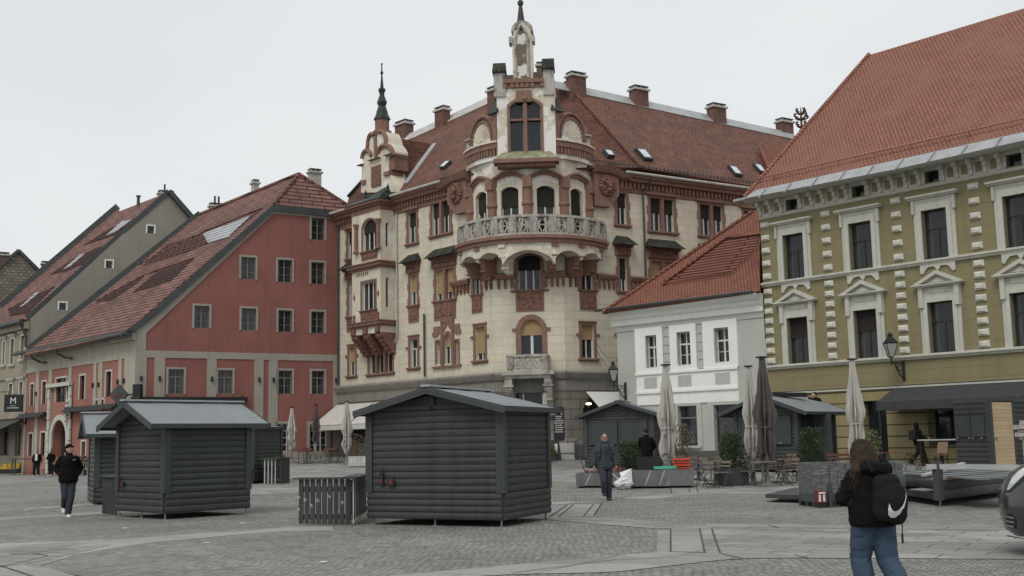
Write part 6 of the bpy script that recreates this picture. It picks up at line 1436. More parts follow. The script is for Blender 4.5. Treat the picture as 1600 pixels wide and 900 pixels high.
n_.links.new(tr_.outputs[0], mx_.inputs[1]); n_.links.new(p_b.outputs[0], mx_.inputs[2]); n_.links.new(mx_.outputs[0], n_.nodes['Material Output'].inputs[0]); M['film'] = mt
q = MB(); q.box(fp, -.015, Lp+.015, -dp-.01, .012, .3, hp_+.01); q.build('clear_wrap', M['film'], r)
q = MB(); u0 = fp.uz(1276, 780, .15)[0]; u1 = fp.uz(1289.5, 780, .15)[0]; q.box(fp, u0, u1, .02, .22, .12, .38); rb = q.build('red_box', M['red']); tag(rb, 'small red and white box standing at the pallet corner', 'box')
q = MB(); q.box(fp, u0+.02, u1-.02, .221, .226, .31, .35); q.box(fp, u0+.02, u0+.07, .221, .226, .14, .29); q.box(fp, u1-.08, u1-.03, .221, .226, .14, .29); q.build('white_label', M['paint'], rb)
q = MB(); q.box(fp, u0, u1, .02, .22, .0, .118); q.build('black_stand', M['black'], rb)
q = MB(); [q.tube([fp.P(u, .12, 0), fp.P(u, .12, .5)], .05, 10) for u in (u1+.13,)]; q.tube([fp.P(u1+.13, .12, .5), fp.P(u1+.13, .12, .56)], .03, 8); tb = q.build('post_foot', M['zincd']); tag(tb, 'dark cylindrical post standing between the red box and the girl', 'post')

# ================================================================ picket pens
def pen(label, fr, L, h, z0, pitch=.125, sw=.09, counter=True, mat='hut', stickers=False, gaps='white', group=None):
    r = thing('picket_pen', label, 'fence', fr.P(L/2, 0, z0), group)
    q = MB(); q.box(fr, 0, L, -.06, -.025, z0+.12, z0+.22); q.box(fr, 0, L, -.06, -.025, z0+h-.25, z0+h-.15); q.build('rails', M['hutd'], r)
    k = int(L/pitch); q = None
    for i in range(k):
        q = MB(); u = i*pitch+.01; q.box(fr, u, u+sw, -.024, 0, z0+.03, z0+h); q.build('slat', M[mat], r)
    if counter: q = MB(); q.box(fr, -.1, L+.05, -.28, .06, z0+h+.002, z0+h+.035); q.build('shelf', M['hutd'], r)
    return r
p0, p1 = PZ(466, 821, .0), PZ(553, 821, .0); fpn = Fr(p0[:2], p1[:2])
pr = pen('grey picket pen with snowflake stickers left of the large hut', fpn, fpn.L, .92, 0, .128, .098)
q = MB()
def flake(q, f, u, z, s):
    for k in range(3): a = k*math.pi/3+.3; q.bar(f.P(u-s*math.cos(a), .004, z-s*math.sin(a)), f.P(u+s*math.cos(a), .004, z+s*math.sin(a)), .014, .004)
for px, y, s in ((477, 781, .045), (487, 790, .04), (467.5, 777, .035), (467, 796, .035), (515, 776, .04), (535, 785, .045), (496.5, 782, .055)): u, z = fpn.uz(px, y); flake(q, fpn, u, z, s)
q.build('snowflake_stickers', M['paint'], pr)
p2 = PZ(577, 806, .0); fpr = Fr(p1[:2], p2[:2])
pr2 = pen('dark picket return with narrow white slats between the sticker pen and hut', fpr, fpr.L, .92, 0, .40, .02, mat='wbeam')
q = MB(); q.box(fpr, 0, fpr.L, -.09, -.065, .1, .9); q.build('shade_backing', M['black'], pr2)  # black sheet added to paint the shade in the gaps between slats
p0, p1 = PZ(159, 804, 0), PZ(183, 806, 0); f_ = Fr(p0[:2], p1[:2]); pen('narrow slat panel standing against the left hut', f_, f_.L, .92, 0, .075, .055)
p0, p1 = PY(412, 754, 42.5), PY(437, 754, 42.5); f_ = Fr(p0[:2], p1[:2]); pen('small pen with white backed gaps behind the left hut', f_, f_.L, .93, g(p0.x, p0.y)+.0, .13, .04, mat='wbeam')
p0, p1 = PY(438, 754, 42.3), PY(453, 754, 42.9); f_ = Fr(p0[:2], p1[:2]); pen('closed slat end of the small pen below the evergreen bush', f_, f_.L, .93, g(p0.x, p0.y), .09, .075)
# ================================================================ plants
def leafmat(name, c1, c2):
    mt, n, p = _base(name); L = n.links.new
    t = _n(n, 'ShaderNodeTexCoord'); a = _n(n, 'ShaderNodeTexNoise', Scale=5.0, Detail=3.0); L(t.outputs['Object'], a.inputs['Vector'])
    r = _n(n, 'ShaderNodeMapRange'); r.inputs[1].default_value = .35; r.inputs[2].default_value = .65; L(a.outputs['Fac'], r.inputs[0])
    m3 = _n(n, 'ShaderNodeMixRGB'); m3.inputs[1].default_value = c3(c1); m3.inputs[2].default_value = c3(c2); L(r.outputs[0], m3.inputs[0]); L(m3.outputs[0], p.inputs['Base Color'])
    p.inputs['Roughness'].default_value = .6; return mt
M['leaf'] = leafmat('evergreen_leaves', (.018, .034, .014), (.045, .075, .026)); M['leafr'] = leafmat('reddish_leaves', (.07, .075, .035), (.17, .085, .05)); M['leafo'] = leafmat('olive_leaves', (.12, .14, .055), (.22, .23, .10))
M['bark'] = plain('bark', (.09, .065, .045), .9, .2, 8)
M['pot'] = plain('anthracite_pot', (.035, .038, .043), .6, .1, 3)
def bush(parent, c, rx, rz, n, leaf, mat, seed, taper=.35, stems=6, up=.5, base=0):
    rn = random.Random(seed); q = MB(); c = Vector(c)
    for i in range(n):
        while 1:
            x, y, z = rn.uniform(-1, 1), rn.uniform(-1, 1), rn.uniform(0, 1)
            w = (1-taper*z)*(.78+.22*math.sin(7*z+math.atan2(y, x)*3+seed))
            if x*x+y*y < w*w and rn.random() < .25+.75*math.sqrt(x*x+y*y)/w: break
        p = c+Vector((x*rx, y*rx, base+z*rz))
        d = Vector((x*.8+rn.gauss(0, .4), y*.8+rn.gauss(0, .4), up+rn.gauss(0, .4))).normalized(); s = d.orthogonal().normalized(); s = s*math.cos(i)+d.cross(s)*math.sin(i)
        l = leaf*rn.uniform(.7, 1.3); q.add([p, p+d*l*.5+s*l*.22, p+d*l, p+d*l*.5-s*l*.22], [(0, 1, 2, 3)])
    q.build('foliage', M[mat], parent); q = MB()
    for i in range(stems):
        a = i*2.4; e = c+Vector((math.cos(a)*rx*.6, math.sin(a)*rx*.6, rz*rn.uniform(.6, .95)+base)); q.tube([c+Vector((math.cos(a)*.03, math.sin(a)*.03, -.02)), c.lerp(e, .5)+Vector((0, 0, .05)), e], [.02, .013, .005], 5)
    q.build('stems', M['bark'], parent)
def potted(label, px, ybase, Y, potw, poth, rx, rz, mat, seed, n=2800, leaf=.075, taper=.35, cat='potted plant', potmat='pot', **k):
    p = PY(px, ybase, Y); z = g(p.x, p.y); r = thing('potted_plant', label, cat, (p.x, p.y, z), 'potted plants on the terraces')
    f = Loc((p.x, p.y, z), .15); q = MB(); w = potw/2
    q.box(f, -w, w, -w, w, 0, poth); q.build('pot', M[potmat], r)
    q = MB(); q.box(f, -w+.04, w-.04, -w+.04, w-.04, poth+.002, poth+.012); q.build('soil', M['bark'], r)
    bush(r, (p.x, p.y, z+poth), rx, rz, n, leaf, mat, seed, taper, **k); return r
potted('bushy evergreen in a dark square pot between the bistro tables', 1145, 755, 36.5, .78, .52, .44, 1.1, 'leaf', 1, taper=.25)
potted('bushy evergreen in a dark square pot left of the wrapped pallet', 1270, 752, 37.5, .80, .56, .50, 1.15, 'leaf', 2, taper=.3)
potted('pale olive shrub in front of the dark shop door of the olive building', 1360, 725, 46, .5, .45, .48, 1.0, 'leafo', 4, n=900, leaf=.1, taper=.2)
potted('loose reddish shrub right of the large pale parasol', 1062, 735, 42, .5, .5, .48, 1.35, 'leafr', 5, n=900, leaf=.1, taper=.1)
potted('green bush standing inside the small pen by the red house', 428, 728, 43.5, .6, .45, .52, .55, 'leaf', 6, n=900, taper=.2)
potted('small yellow green plant beside the folded parasol at the corner entrance', 861, 716, 60, .4, .3, .3, .6, 'leafo', 7, n=350, leaf=.13)
potted('dark green shrub behind the man with the black cap', 126, 730, 72, .6, .4, .8, .7, 'leaf', 8, n=500, leaf=.16)
for i, px in enumerate((556, 577)):
    p = PY(px, 725, 57); z = g(p.x, p.y); r = thing('stone_planter', ('left' if i == 0 else 'right')+' of two square stone planters with bare twigs', 'planter', (p.x, p.y, z), 'square stone planters')
    f = Loc((p.x, p.y, z), .1); q = MB(); q.box(f, -.36, .36, -.36, .36, .05, .52); q.box(f, -.3, .3, -.3, .3, 0, .05); q.build('stone_box', M['conc'], r); bush(r, (p.x, p.y, z+.52), .4, 1.1, 220, .1, 'leafr', 20+i, .1, stems=14)
    text(f, ('12', '11')[i], -.15, .33, .26, M['paint'], r, n=.362) if 0 else None
    q = MB(); q.box(f, -.24, -.19, .361, .366, .2, .42); q.box(f, -.12, -.07, .361, .366, .2, .42); q.build('painted_mark', M['paint'], r)
# long stone planters with their bush
M['stonep'] = plain('grey_marble', (.125, .13, .128), .5, .2, 2, dirt=(.24, .24, .23), dscale=1.4, dlo=.6, dhi=.66, streak=.2)
def trough(label, x0, x1, yb, D, h, seed):
    A = PY(x0, yb, D); B_ = PY(x1, yb, D-.2); z = g(A.x, A.y)
    f = Fr(A[:2], B_[:2]); r = thing('stone_trough', label, 'planter', f.P(f.L/2, -.5, z), 'long grey stone troughs')
    q = MB(); q.box(f, 0, f.L, -.12, 0, z+.07, z+h); q.box(f, 0, f.L, -1.1, -.98, z+.07, z+h); q.box(f, 0, .12, -.978, -.122, z+.07, z+h); q.box(f, f.L-.12, f.L, -.978, -.122, z+.07, z+h); q.build('stone_slabs', M['stonep'], r)
    q = MB(); q.box(f, .12, f.L-.12, -.978, -.122, z+.1, z+h-.06); q.build('soil', M['bark'], r)
    q = MB(); [q.box(f, u, u+.25, -.9, -.15, z, z+.07) for u in (.3, f.L-.6)]; q.build('feet', M['black'], r)
    q = MB(); rn = random.Random(seed)
    for k in range(2 if f.L > 1.6 else 1): u = f.L*(.18+.22*k)+rn.uniform(0, .1); q.solid([f.P(u, .001, z+.1), f.P(u+.025, .001, z+.1), f.P(u+.2, .001, z+h-.02), f.P(u+.17, .001, z+h-.02)], f.n*.003)
    q.build('light_veins', M['conc'], r); return f, z, r
f1_, z1_, _ = trough('left grey stone trough behind the walking man', 900, 976, 753, 36.6, .46, 1)
f2_, z2_, _ = trough('right grey stone trough with orange cushions and a green tray on it', 985, 1085, 757, 35.8, .56, 2)
pb = PY(984, 735, 36.9); r = thing('trough_bush', 'dense dark green bush growing behind the walking man in the stone troughs', 'bush', (pb.x, pb.y, z2_+.0)); q = MB(); q.box(Loc((pb.x, pb.y, z2_)), -.3, .3, -.3, .3, .0, .45); q.build('pot', M['pot'], r); bush(r, (pb.x, pb.y, z2_+.45), .4, .98, 2600, .07, 'leaf', 11, .15)
M['orange'] = plain('orange_red_cushion', (.50, .06, .03), .8, .1, 3); M['mint'] = plain('mint_plastic', (.10, .42, .30), .4, .05)
u = f2_.uz(1066, 730)[0]; q = MB()
for k in range(4): q.box(f2_, u-.27+.03*(k % 2), u+.27, -.9, -.5+.03*(k % 2), z2_+.562+k*.085, z2_+.562+k*.085+.07, tz=.01)
o = q.build('cushion_pile', M['orange']); tag(o, 'pile of orange red cushions on the right stone trough', 'cushions')
u = f2_.uz(1046, 730)[0]; q = MB(); q.lathe(f2_.P(u-.12, -.2, z2_+.562), [(.3, 0), (.36, .02), (.37, .1), (.33, .1), (.3, .03), (0, .02)], 20, sx=1.0, sy=.5); o = q.build('green_tray', M['mint']); tag(o, 'mint green tray on the right stone trough', 'tray')
q = MB(); u = f2_.uz(1015, 725)[0]
for a in ((u-.38, u+.34, -.3, -.25), (u-.38, u+.34, -.95, -.9), (u-.38, u-.33, -.9, -.3), (u+.29, u+.34, -.9, -.3)): q.box(f2_, a[0], a[1], a[2], a[3], z2_+.54, z2_+.95)
q.box(f2_, u-.38, u+.34, -.95, -.25, z2_+.5, z2_+.54); o = q.build('black_crate', M['black']); tag(o, 'black crate on the stone trough in front of the man seen from behind', 'crate')
M['bagw'] = plain('white_plastic', (.62, .62, .63), .4, .08, 5, bump=.8, bscale=7)
pbg = PY(974, 757, 35.6); q = MB(); rn = random.Random(2)
q.ball((pbg.x, pbg.y, z2_+.17), .24, 12, 8, (1.2, .8, .7))
for i in range(len(q.v)): q.v[i] += Vector((rn.gauss(0, .03), rn.gauss(0, .03), rn.gauss(0, .025)))
q.solid([(pbg.x-.05, pbg.y-.05, z2_+.35), (pbg.x+.28, pbg.y, z2_+.24), (pbg.x+.26, pbg.y+.02, z2_+.62), (pbg.x-.1, pbg.y+.05, z2_+.5)], (0, .01, 0)); q.bar((pbg.x-.5, pbg.y-.02, z2_+.66), (pbg.x-.05, pbg.y-.05, z2_+.2), .09, .02)
for v in q.v: v.z = max(v.z, z2_+.004)
o = q.build('white_bag', M['bagw'], loc=(pbg.x, pbg.y, z2_)); tag(o, 'crumpled white plastic bag leaning between the stone troughs', 'bag')
u = f1_.uz(918, 732)[0]; q = MB(); rn = random.Random(4)
for k in range(9): q.box(f1_, u-.1+.15*k, u+.02+.15*k, -.5, -.3, z1_+.41, z1_+.46+rn.uniform(.05, .2))
q.bar(f1_.P(u-.1, -.2, z1_+.5), f1_.P(u-.25, -.2, z1_+.95), .07, .03); o = q.build('small_goods', plain('mixed_goods', (.12, .05, .05), .7, .6, 6)); tag(o, 'jumble of small dark red pots on the left stone trough', 'pots')

# ================================================================ folded parasols
M['cloth'] = plain('pale_parasol_cloth', (.44, .42, .385), .9, .1, 3, streak=.2); M['cloth2'] = plain('taupe_parasol_cloth', (.085, .072, .064), .9, .12, 3, streak=.15); M['polem'] = plain('parasol_pole', (.17, .165, .155), .5, .1, 3)
def parasol(label, px, Y, ytop, ybot, wpx, mat, seed, base=True):
    p = PY(px, ytop, Y); z = g(p.x, p.y); zt = p.z; s = Y/FPX; zb = PY(px, ybot, Y).z; W_ = wpx*s/2; H = zt-zb
    r = thing('folded_parasol', label, 'parasol', (p.x, p.y, z), 'folded terrace parasols'); rn = random.Random(seed)
    q = MB(); q.tube([(p.x, p.y, z+.04), (p.x, p.y, zt-.03)], .045, 8); q.build('pole', M['polem'], r)
    q = MB(); q.box(Loc((p.x, p.y, z), .1*seed), -.42, .42, -.42, .42, .0, .05); q.lathe((p.x, p.y, z+.05), [(.16, 0), (.09, .06), (.07, .3)], 10); q.build('base_plate', M['polem'], r)
    q = MB(); N = 96; ph = rn.uniform(0, 6); prof = [(0, .26), (.15, .40), (.35, .62), (.5, .82), (.6, 1.0), (.66, .94), (.74, .68), (.80, .70), (.88, .82), (.95, .80), (1.0, .66)]
    R_ = 44
    def rad_(t):
        for (a, x), (b_, y) in zip(prof, prof[1:]):
            if t <= b_: return x+(y-x)*(t-a)/(b_-a)
        return prof[-1][1]
    for i in range(R_+1):
        t = i/R_; rr = rad_(t)*W_
        for k in range(N):
            a = 2*math.pi*k/N; fold = math.cos(8*a+ph+.5*math.sin(t*5+seed)); amp = .10+.34*min(1, t*1.6)
            r2 = rr*(1-amp+amp*fold*(1-.2*math.cos(a*3+seed))); skirt = .0
            if .55 < t: skirt = .13*H*(math.sin(8*a+ph)*.5)*(t-.55)/.45+.08*math.sin(a*3+seed*2)*(t-.55)/.45*H+.05*H*math.sin(5*a+seed)*(t-.55)/.45
            n_ = noise.noise(Vector((math.cos(a)*2, math.sin(a)*2, t*6+seed)))*.17*rr*(1+t)
            q.v.append(Vector((p.x+(r2+n_)*math.cos(a), p.y+(r2+n_)*math.sin(a), zt-.03-H*t+skirt)))
    b0 = 0
    for i in range(R_):
        for k in range(N): q.f.append([i*N+k, (i+1)*N+k, (i+1)*N+(k+1) % N, i*N+(k+1) % N]); q.m.append(0)
    q.f.append([k for k in range(N)]); q.m.append(0)
    o = q.build('canopy', M[mat], r, smooth=True); md = o.modifiers.new('t', 'SOLIDIFY'); md.thickness = .008
    q = MB(); q.box(Loc((p.x, p.y, zt-.03), .4), -W_*.36, W_*.36, -W_*.36, W_*.36, 0, .05); q.build('top_cap', M['black'], r)
    q = MB(); rr = W_*.6; q.tube([(p.x+rr*math.cos(t), p.y+rr*math.sin(t), zt-H*.755+.01*math.sin(3*t)) for t in [k*.4 for k in range(16)]], .02, 5, close=True); q.build('strap', M[mat], r)
    return r
parasol('large pale folded parasol in front of the white house', 1040, 38.2, 570, 702, 32, 'cloth', 1)
parasol('pale folded parasol half hidden behind the dark taupe one', 1169, 37.0, 572, 698, 27, 'cloth', 2)
parasol('large dark taupe folded parasol in front of the open hut', 1190, 36.0, 558, 704, 36, 'cloth2', 3)
parasol('pale folded parasol in front of the olive building', 1331, 38.5, 561, 696, 31, 'cloth', 4)
parasol('pale folded parasol left of the taupe one at the red house', 456, 65, 636, 692, 15, 'cloth', 5)
parasol('taupe folded parasol in front of the red house door', 494, 65, 632, 688, 14, 'cloth2', 6)
parasol('pale folded parasol in front of the cream shop awnings', 542, 61, 627, 698, 19, 'cloth', 7)
parasol('pale folded parasol rising behind the large central hut', 851, 58, 612, 690, 15, 'cloth', 8)

# ================================================================ bistro tables and folding chairs
M['slatw'] = plain('weathered_wood_slat', (.20, .15, .12), .8, .2, 5); M['slatr'] = plain('dark_red_wood', (.13, .045, .035), .7, .15, 5); M['ttop'] = plain('grey_table_top', (.20, .18, .165), .7, .12, 5)
def chair(mat):
    r = thing('folding_chair', 'folding bistro chair', 'chair'); f = Loc()
    for s in (-1, 1):
        q = MB(); q.tube([(s*.2, -.22, 0), (s*.2, .2, .84)], .011, 5); q.tube([(s*.185, .2, 0), (s*.185, -.19, .45)], .011, 5); q.build('leg_frame', M['black'], r)
    q = MB(); [q.box(f, -.21, .21, -.2+.085*k, -.14+.085*k, .445, .46) for k in range(5)]; q.build('seat', M[mat], r)
    q = MB(); q.bar((-.2, .165, .76), (.2, .165, .76), .02, .08); q.bar((-.2, .125, .64), (.2, .125, .64), .02, .05); q.build('backrest', M[mat], r)
    q = MB(); q.tube([(-.2, -.2, .05), (.2, -.2, .05)], .008, 4); q.tube([(-.185, .18, .05), (.185, .18, .05)], .008, 4); q.build('stretcher', M['black'], r); return r
def table(mat, w=.7, d=.7):
    r = thing('bistro_table', 'bistro table', 'table'); q = MB(); q.box(Loc(), -w/2, w/2, -d/2, d/2, .72, .745, tz=.003); q.build('table_top', M[mat], r)
    q = MB(); q.tube([(0, 0, .03), (0, 0, .72)], .045, 8); q.build('post', M['polem'], r); q = MB(); q.box(Loc(), -.3, .3, -.3, .3, 0, .03, tz=.01); q.build('foot_plate', M['polem'], r); return r
chp, chr_, tbp, tbw = chair('slatw'), chair('slatr'), table('ttop'), table('slatr', 1.1, .7)
def put(proto, used, px, Y, rz, label, group, **k):
    o = proto if not used.get(proto.name) else copy_tree(proto); used[proto.name] = 1
    p = PY(px, 700, Y); return place(o, (p.x, p.y, g(p.x, p.y)), rz, label, group, **k)
used = {}
GC, GT = 'folding chairs on the right terrace', 'bistro tables on the right terrace'
P_ = math.pi
for px, Y, rz, t in [(1108, 35.2, .2, 'front left chair of the right terrace, left of the potted evergreen'), (1128, 35.6, -.9, 'chair with its back to the potted evergreen, nearest the stone trough'), (1168, 36.0, 1.2, 'chair just right of the potted evergreen'), (1182, 36.9, .3, 'chair tucked under the table left of the dark parasol pole'),
                     (1222, 35.8, -1.3, 'front right chair beside the dark parasol base'), (1237, 36.4, -.4, 'outermost chair right of the dark parasol'), (1100, 38.5, 2.9, 'chair behind the orange cushions'), (1125, 39.5, .6, 'chair in the second row behind the potted evergreen'),
                     (1080, 39.5, -.4, 'chair in the second row by the grey lounge bench'), (1165, 40, 2.2, 'chair in the back row below the pale folded parasol'), (1210, 39.5, 1.1, 'chair in the back row against the grey hut'), (1150, 38.6, 3.0, 'chair behind the potted evergreen, facing away'), (1205, 36.9, 2.7, 'chair on the far side of the dark parasol table'), (1118, 36.5, 1.6, 'chair between the front left table and the evergreen'), (1097, 36.9, -1.6, 'chair left of the square table behind the trough'), (1240, 40.5, .3, 'chair before the open door of the grey hut'), (1068, 41, .8, 'chair at the far left of the right terrace'), (1232, 38.8, -2.2, 'chair against the open hut door side')]: put(chp, used, px, Y, rz, t, GC)
for px, Y, rz, t in [(1148, 37.9, 0, 'square table directly behind the potted evergreen'), (1190, 35.9, .1, 'table round the dark parasol pole'), (1115, 37.2, .2, 'square table left of the potted evergreen'), (1090, 40, .1, 'square table at the back, near the lounge bench'), (1222, 37.6, 0, 'square table right of the dark parasol')]: put(tbp, used, px, Y, rz, t, GT)
for px, Y, rz, t in [(1320, 39.5, .2, 'red brown chair left of the girl\'s head'), (1300, 39.8, -.3, 'red brown chair right of the second potted evergreen'), (1395, 39.2, 1.4, 'red brown folding chair just right of the girl'), (1412, 38.6, -1.5, 'red brown chair second to the right of the girl'), (1430, 38.4, 1.5, 'outermost red brown chair below the walking hooded man')]: put(chr_, used, px, Y, rz, t, 'red brown folding chairs near the girl')
for px, Y, rz, t in [(1305, 41, .1, 'long red brown table behind the wrapped pallet'), (1385, 41.5, .1, 'long red brown table below the pale olive shrub')]: put(tbw, used, px, Y, rz, t, 'long red brown tables')
for i, (px, Y, rz) in enumerate([(472, 62.5, .3), (487, 63.5, 2.6), (507, 62.2, -.5), (522, 63.2, 2.9), (533, 62, 1.2), (480, 65.5, .2), (515, 66, 1)]):
    put(chr_, used, px, Y, rz, 'dark red folding chair on the terrace in front of the red house', 'terrace chairs at the red house')
for i, (px, Y) in enumerate([(480, 63), (515, 62.8), (528, 64.5)]): put(tbw, used, px, Y, .1, 'dark red table on the terrace in front of the red house', 'terrace tables at the red house', s=1.0)
# grey lounge bench, high counter, wooden chair, benches
def simple(name, label, cat, mat, fn, **k):
    q = MB(); fn(q); o = q.build(name, M[mat] if isinstance(mat, str) else mat, None, **k); return tag(o, label, cat)
p = PY(1092, 712, 44); f = Loc((p.x, p.y, g(p.x, p.y)), 0)
simple('lounge_bench', 'grey slatted lounge bench under the shop window of the white house', 'bench', plain('grey_wicker', (.10, .10, .10), .8, .3, 9), lambda q: (q.box(f, -.85, .85, -.3, .3, .1, .42), q.box(f, -.85, .85, -.3, -.2, .42, .85), [q.box(f, -.83+.1*k, -.77+.1*k, -.198, -.18, .45, .84) for k in range(17)]))
pA, pB = PY(1437, 705, 46.5), PY(1505, 705, 45.5); f = Fr(pA[:2], pB[:2]); gz0_ = g(pA.x, pA.y)
r = thing('window_counter', 'long pale counter table under the dark shop window of the olive building', 'counter', f.P(f.L/2, 0, gz0_)); q = MB(); q.box(f, 0, f.L, -.25, .25, gz0_+1.0, gz0_+1.05); q.build('counter_top', M['wbeam'], r)
for u in (.1, f.L*.5, f.L-.1): q = MB(); q.box(f, u-.03, u+.03, -.2, .2, gz0_, gz0_+1.0); q.build('leg', M['black'], r)
p = PY(1470, 705, 44.8); f = Loc((p.x, p.y, g(p.x, p.y)), -.5); r = thing('wooden_chair', 'plywood chair with tilted back at the pale counter', 'chair', f.o); z0 = f.o.z
WD = plain('plywood', (.17, .09, .045), .6, .15, 5); f = Loc((p.x, p.y, 0), -.5)
q = MB(); q.add([f.P(-.19, -.2, z0+.55), f.P(.19, -.2, z0+.55), f.P(.24, -.36, z0+.98), f.P(-.14, -.36, z0+.98), f.P(-.19, -.23, z0+.55), f.P(.19, -.23, z0+.55), f.P(.24, -.39, z0+.98), f.P(-.14, -.39, z0+.98)], [(0, 1, 2, 3), (7, 6, 5, 4), (0, 4, 5, 1), (1, 5, 6, 2), (2, 6, 7, 3), (3, 7, 4, 0)]); q.build('backrest', WD, r)
q = MB(); q.box(f, -.25, .25, -.2, .25, z0+.48, z0+.51); q.build('seat', WD, r)
for a, c in ((-.2, -.15), (.2, -.15), (-.2, .2), (.2, .2)): q = MB(); q.tube([f.P(a*1.2, c*1.3, z0), f.P(a, c, z0+.48)], .015, 5); q.build('leg', M['black'], r)
# A-board, stone seat, kerb block by the corner entrance
p = PY(866, 716, 60.5); f = Loc((p.x, p.y, g(p.x, p.y)), .1)
def ab(q): q.solid([f.P(-.35, .3, f.o.z), f.P(.35, .3, f.o.z), f.P(.25, .05, f.o.z+1.05), f.P(-.25, .05, f.o.z+1.05)], f.n*.03); q.solid([f.P(-.35, -.3, f.o.z), f.P(.35, -.3, f.o.z), f.P(.25, 0, f.o.z+1.05), f.P(-.25, 0, f.o.z+1.05)], f.n*.03)
f = Loc((p.x, p.y, 0), .1); f.o.z = 0; zz0 = g(p.x, p.y)
def ab(q): q.solid([f.P(-.35, .3, zz0), f.P(.35, .3, zz0), f.P(.25, .05, zz0+1.05), f.P(-.25, .05, zz0+1.05)], f.n*.03); q.solid([f.P(-.35, -.3, zz0), f.P(.35, -.3, zz0), f.P(.25, 0, zz0+1.05), f.P(-.25, 0, zz0+1.05)], f.n*.03)
o = simple('pavement_sign', 'black A frame pavement sign beside the menu board', 'sign', 'black', ab); q = MB(); q.solid([f.P(.0, .26, zz0+.35), f.P(.14, .26, zz0+.35), f.P(.16, .16, zz0+.85), f.P(.02, .16, zz0+.85)], f.n*.01); q.build('white_paper', M['paint'], o)
p = PY(892, 708, 61.5); f = Loc((p.x, p.y, 0), .05); zz1 = g(p.x, p.y)
o = simple('stone_bench', 'pale stone bench against the grey ground floor, right of the pavement sign', 'bench', 'conc', lambda q: (q.box(f, -.8, .8, -.25, .25, zz1+.35, zz1+.85), q.box(f, -.7, .7, -.2, .2, zz1, zz1+.35)))
p = PY(910, 712, 60.5); o = simple('covered_bin', 'dark rounded covered shape standing at the left of the shuttered hut', 'bin', 'zincd', lambda q: q.lathe((p.x, p.y, g(p.x, p.y)), [(.38, 0), (.42, .2), (.42, .8), (.36, 1.0), (.2, 1.12), (0, 1.15)], 12))
# far left terrace
p = PY(38, 725, 80); f = Loc((p.x, p.y, 0), .1)
r = thing('high_table', 'dark high table left of the two people in the distance', 'table', (p.x, p.y, 0)); q = MB(); q.box(f, -.75, .75, -.35, .35, 1.05, 1.12); q.build('table_top', M['zincd'], r); q = MB()
for a in (-.7, .7):
    for c in (-.3, .3): q.box(f, a-.04, a+.04, c-.04, c+.04, 0, 1.05)
q.build('legs', M['zincd'], r)
M['yel'] = plain('yellow_cushion', (.42, .30, .03), .8, .15, 4)
for k, (px, t) in enumerate(((10, 'yellow cushioned seat at the far left edge'), (21, 'yellow cushioned seat next to the dark high table'))):
    p = PY(px, 725, 81); f = Loc((p.x, p.y, 0), .2*k); r = thing('cushioned_armchair', t, 'armchair', (p.x, p.y, 0)); q = MB(); q.box(f, -.45, .45, -.35, .35, .1, .4); q.box(f, -.45, .45, -.35, -.25, .4, .8); q.build('frame', M['black'], r); q = MB(); q.box(f, -.4, .4, -.25, .33, .402, .5); q.box(f, -.4, .4, -.248, -.18, .5, .78); q.build('cushion', M['yel'], r)
for k, (px, Y) in enumerate(((69, 79), (125, 72), (134, 71))):
    p = PY(px, 720, Y); f = Loc((p.x, p.y, 0), .3*k); r = thing('cafe_chair', ('pale cafe chair between the two people in the distance', 'pale cafe chair right of the man with the black cap', 'pale cafe chair at the left edge of the rear hut')[k], 'chair', (p.x, p.y, 0)); q = MB(); q.box(f, -.22, .22, -.22, .22, .44, .48); q.build('seat', M['conc'], r)
    q = MB(); q.tube([f.P(-.2, -.2, .44), f.P(-.2, -.24, .85), f.P(.2, -.24, .85), f.P(.2, -.2, .44)], .02, 5); q.tube([f.P(-.07, -.21, .48), f.P(-.07, -.24, .85)], .015, 4); q.tube([f.P(.07, -.21, .48), f.P(.07, -.24, .85)], .015, 4); q.build('backrest', M['conc'], r)
    for a in (-.2, .2):
        for c in (-.2, .2): q = MB(); q.tube([f.P(a*1.1, c*1.1, 0), f.P(a, c, .44)], .015, 4); q.build('leg', M['conc'], r)
# stone pillar at the right edge
p = PY(1612, 704, 21.5); f = Loc((p.x+.05, p.y, 0), .1)
q = MB(); q.box(f, -.3, .3, -.3, .3, 0, .25); q.box(f, -.22, .22, -.22, .22, .25, .9, tz=0); q.box(f, -.14, .14, -.14, .14, .9, 1.45)
for a, z0, z1 in ((.18, 1.45, 1.5), (.23, 1.5, 1.58), (.19, 1.58, 1.64), (.24, 1.64, 1.72), (.16, 1.72, 1.8)): q.box(f, -a, a, -a, a, z0, z1, tz=.01, tu=.0)
o = q.build('stone_pillar', M['balstone'], loc=(p.x, p.y, 0)); tag(o, 'small weathered pale stone pillar at the right edge behind the dark van', 'pillar')
# litter
for px, y in ((322, 849), (507, 879), (195, 826), (39, 798), (380, 818)):
    a = GP(px, y); q = MB(); rn = random.Random(px); q.solid([a+Vector((.06*math.cos(t)*rn.uniform(.6, 1.2), .05*math.sin(t)*rn.uniform(.6, 1.2), .006)) for t in (0, 1, 2, 3, 4.2, 5.2)], (0, 0, .012)); o = q.build('paper_scrap', M['paint'])
    tag(o, {322: 'white paper scrap on the cobbles in front of the left hut', 507: 'largest white paper scrap on the cobbles, nearest the bottom edge', 195: 'tiny white scrap just below the left hut corner', 39: 'white scrap on the cobbles left of the man with the cap', 380: 'tiny pale scrap below the right corner of the left hut'}[px], 'litter', 'white paper scraps on the cobbles')
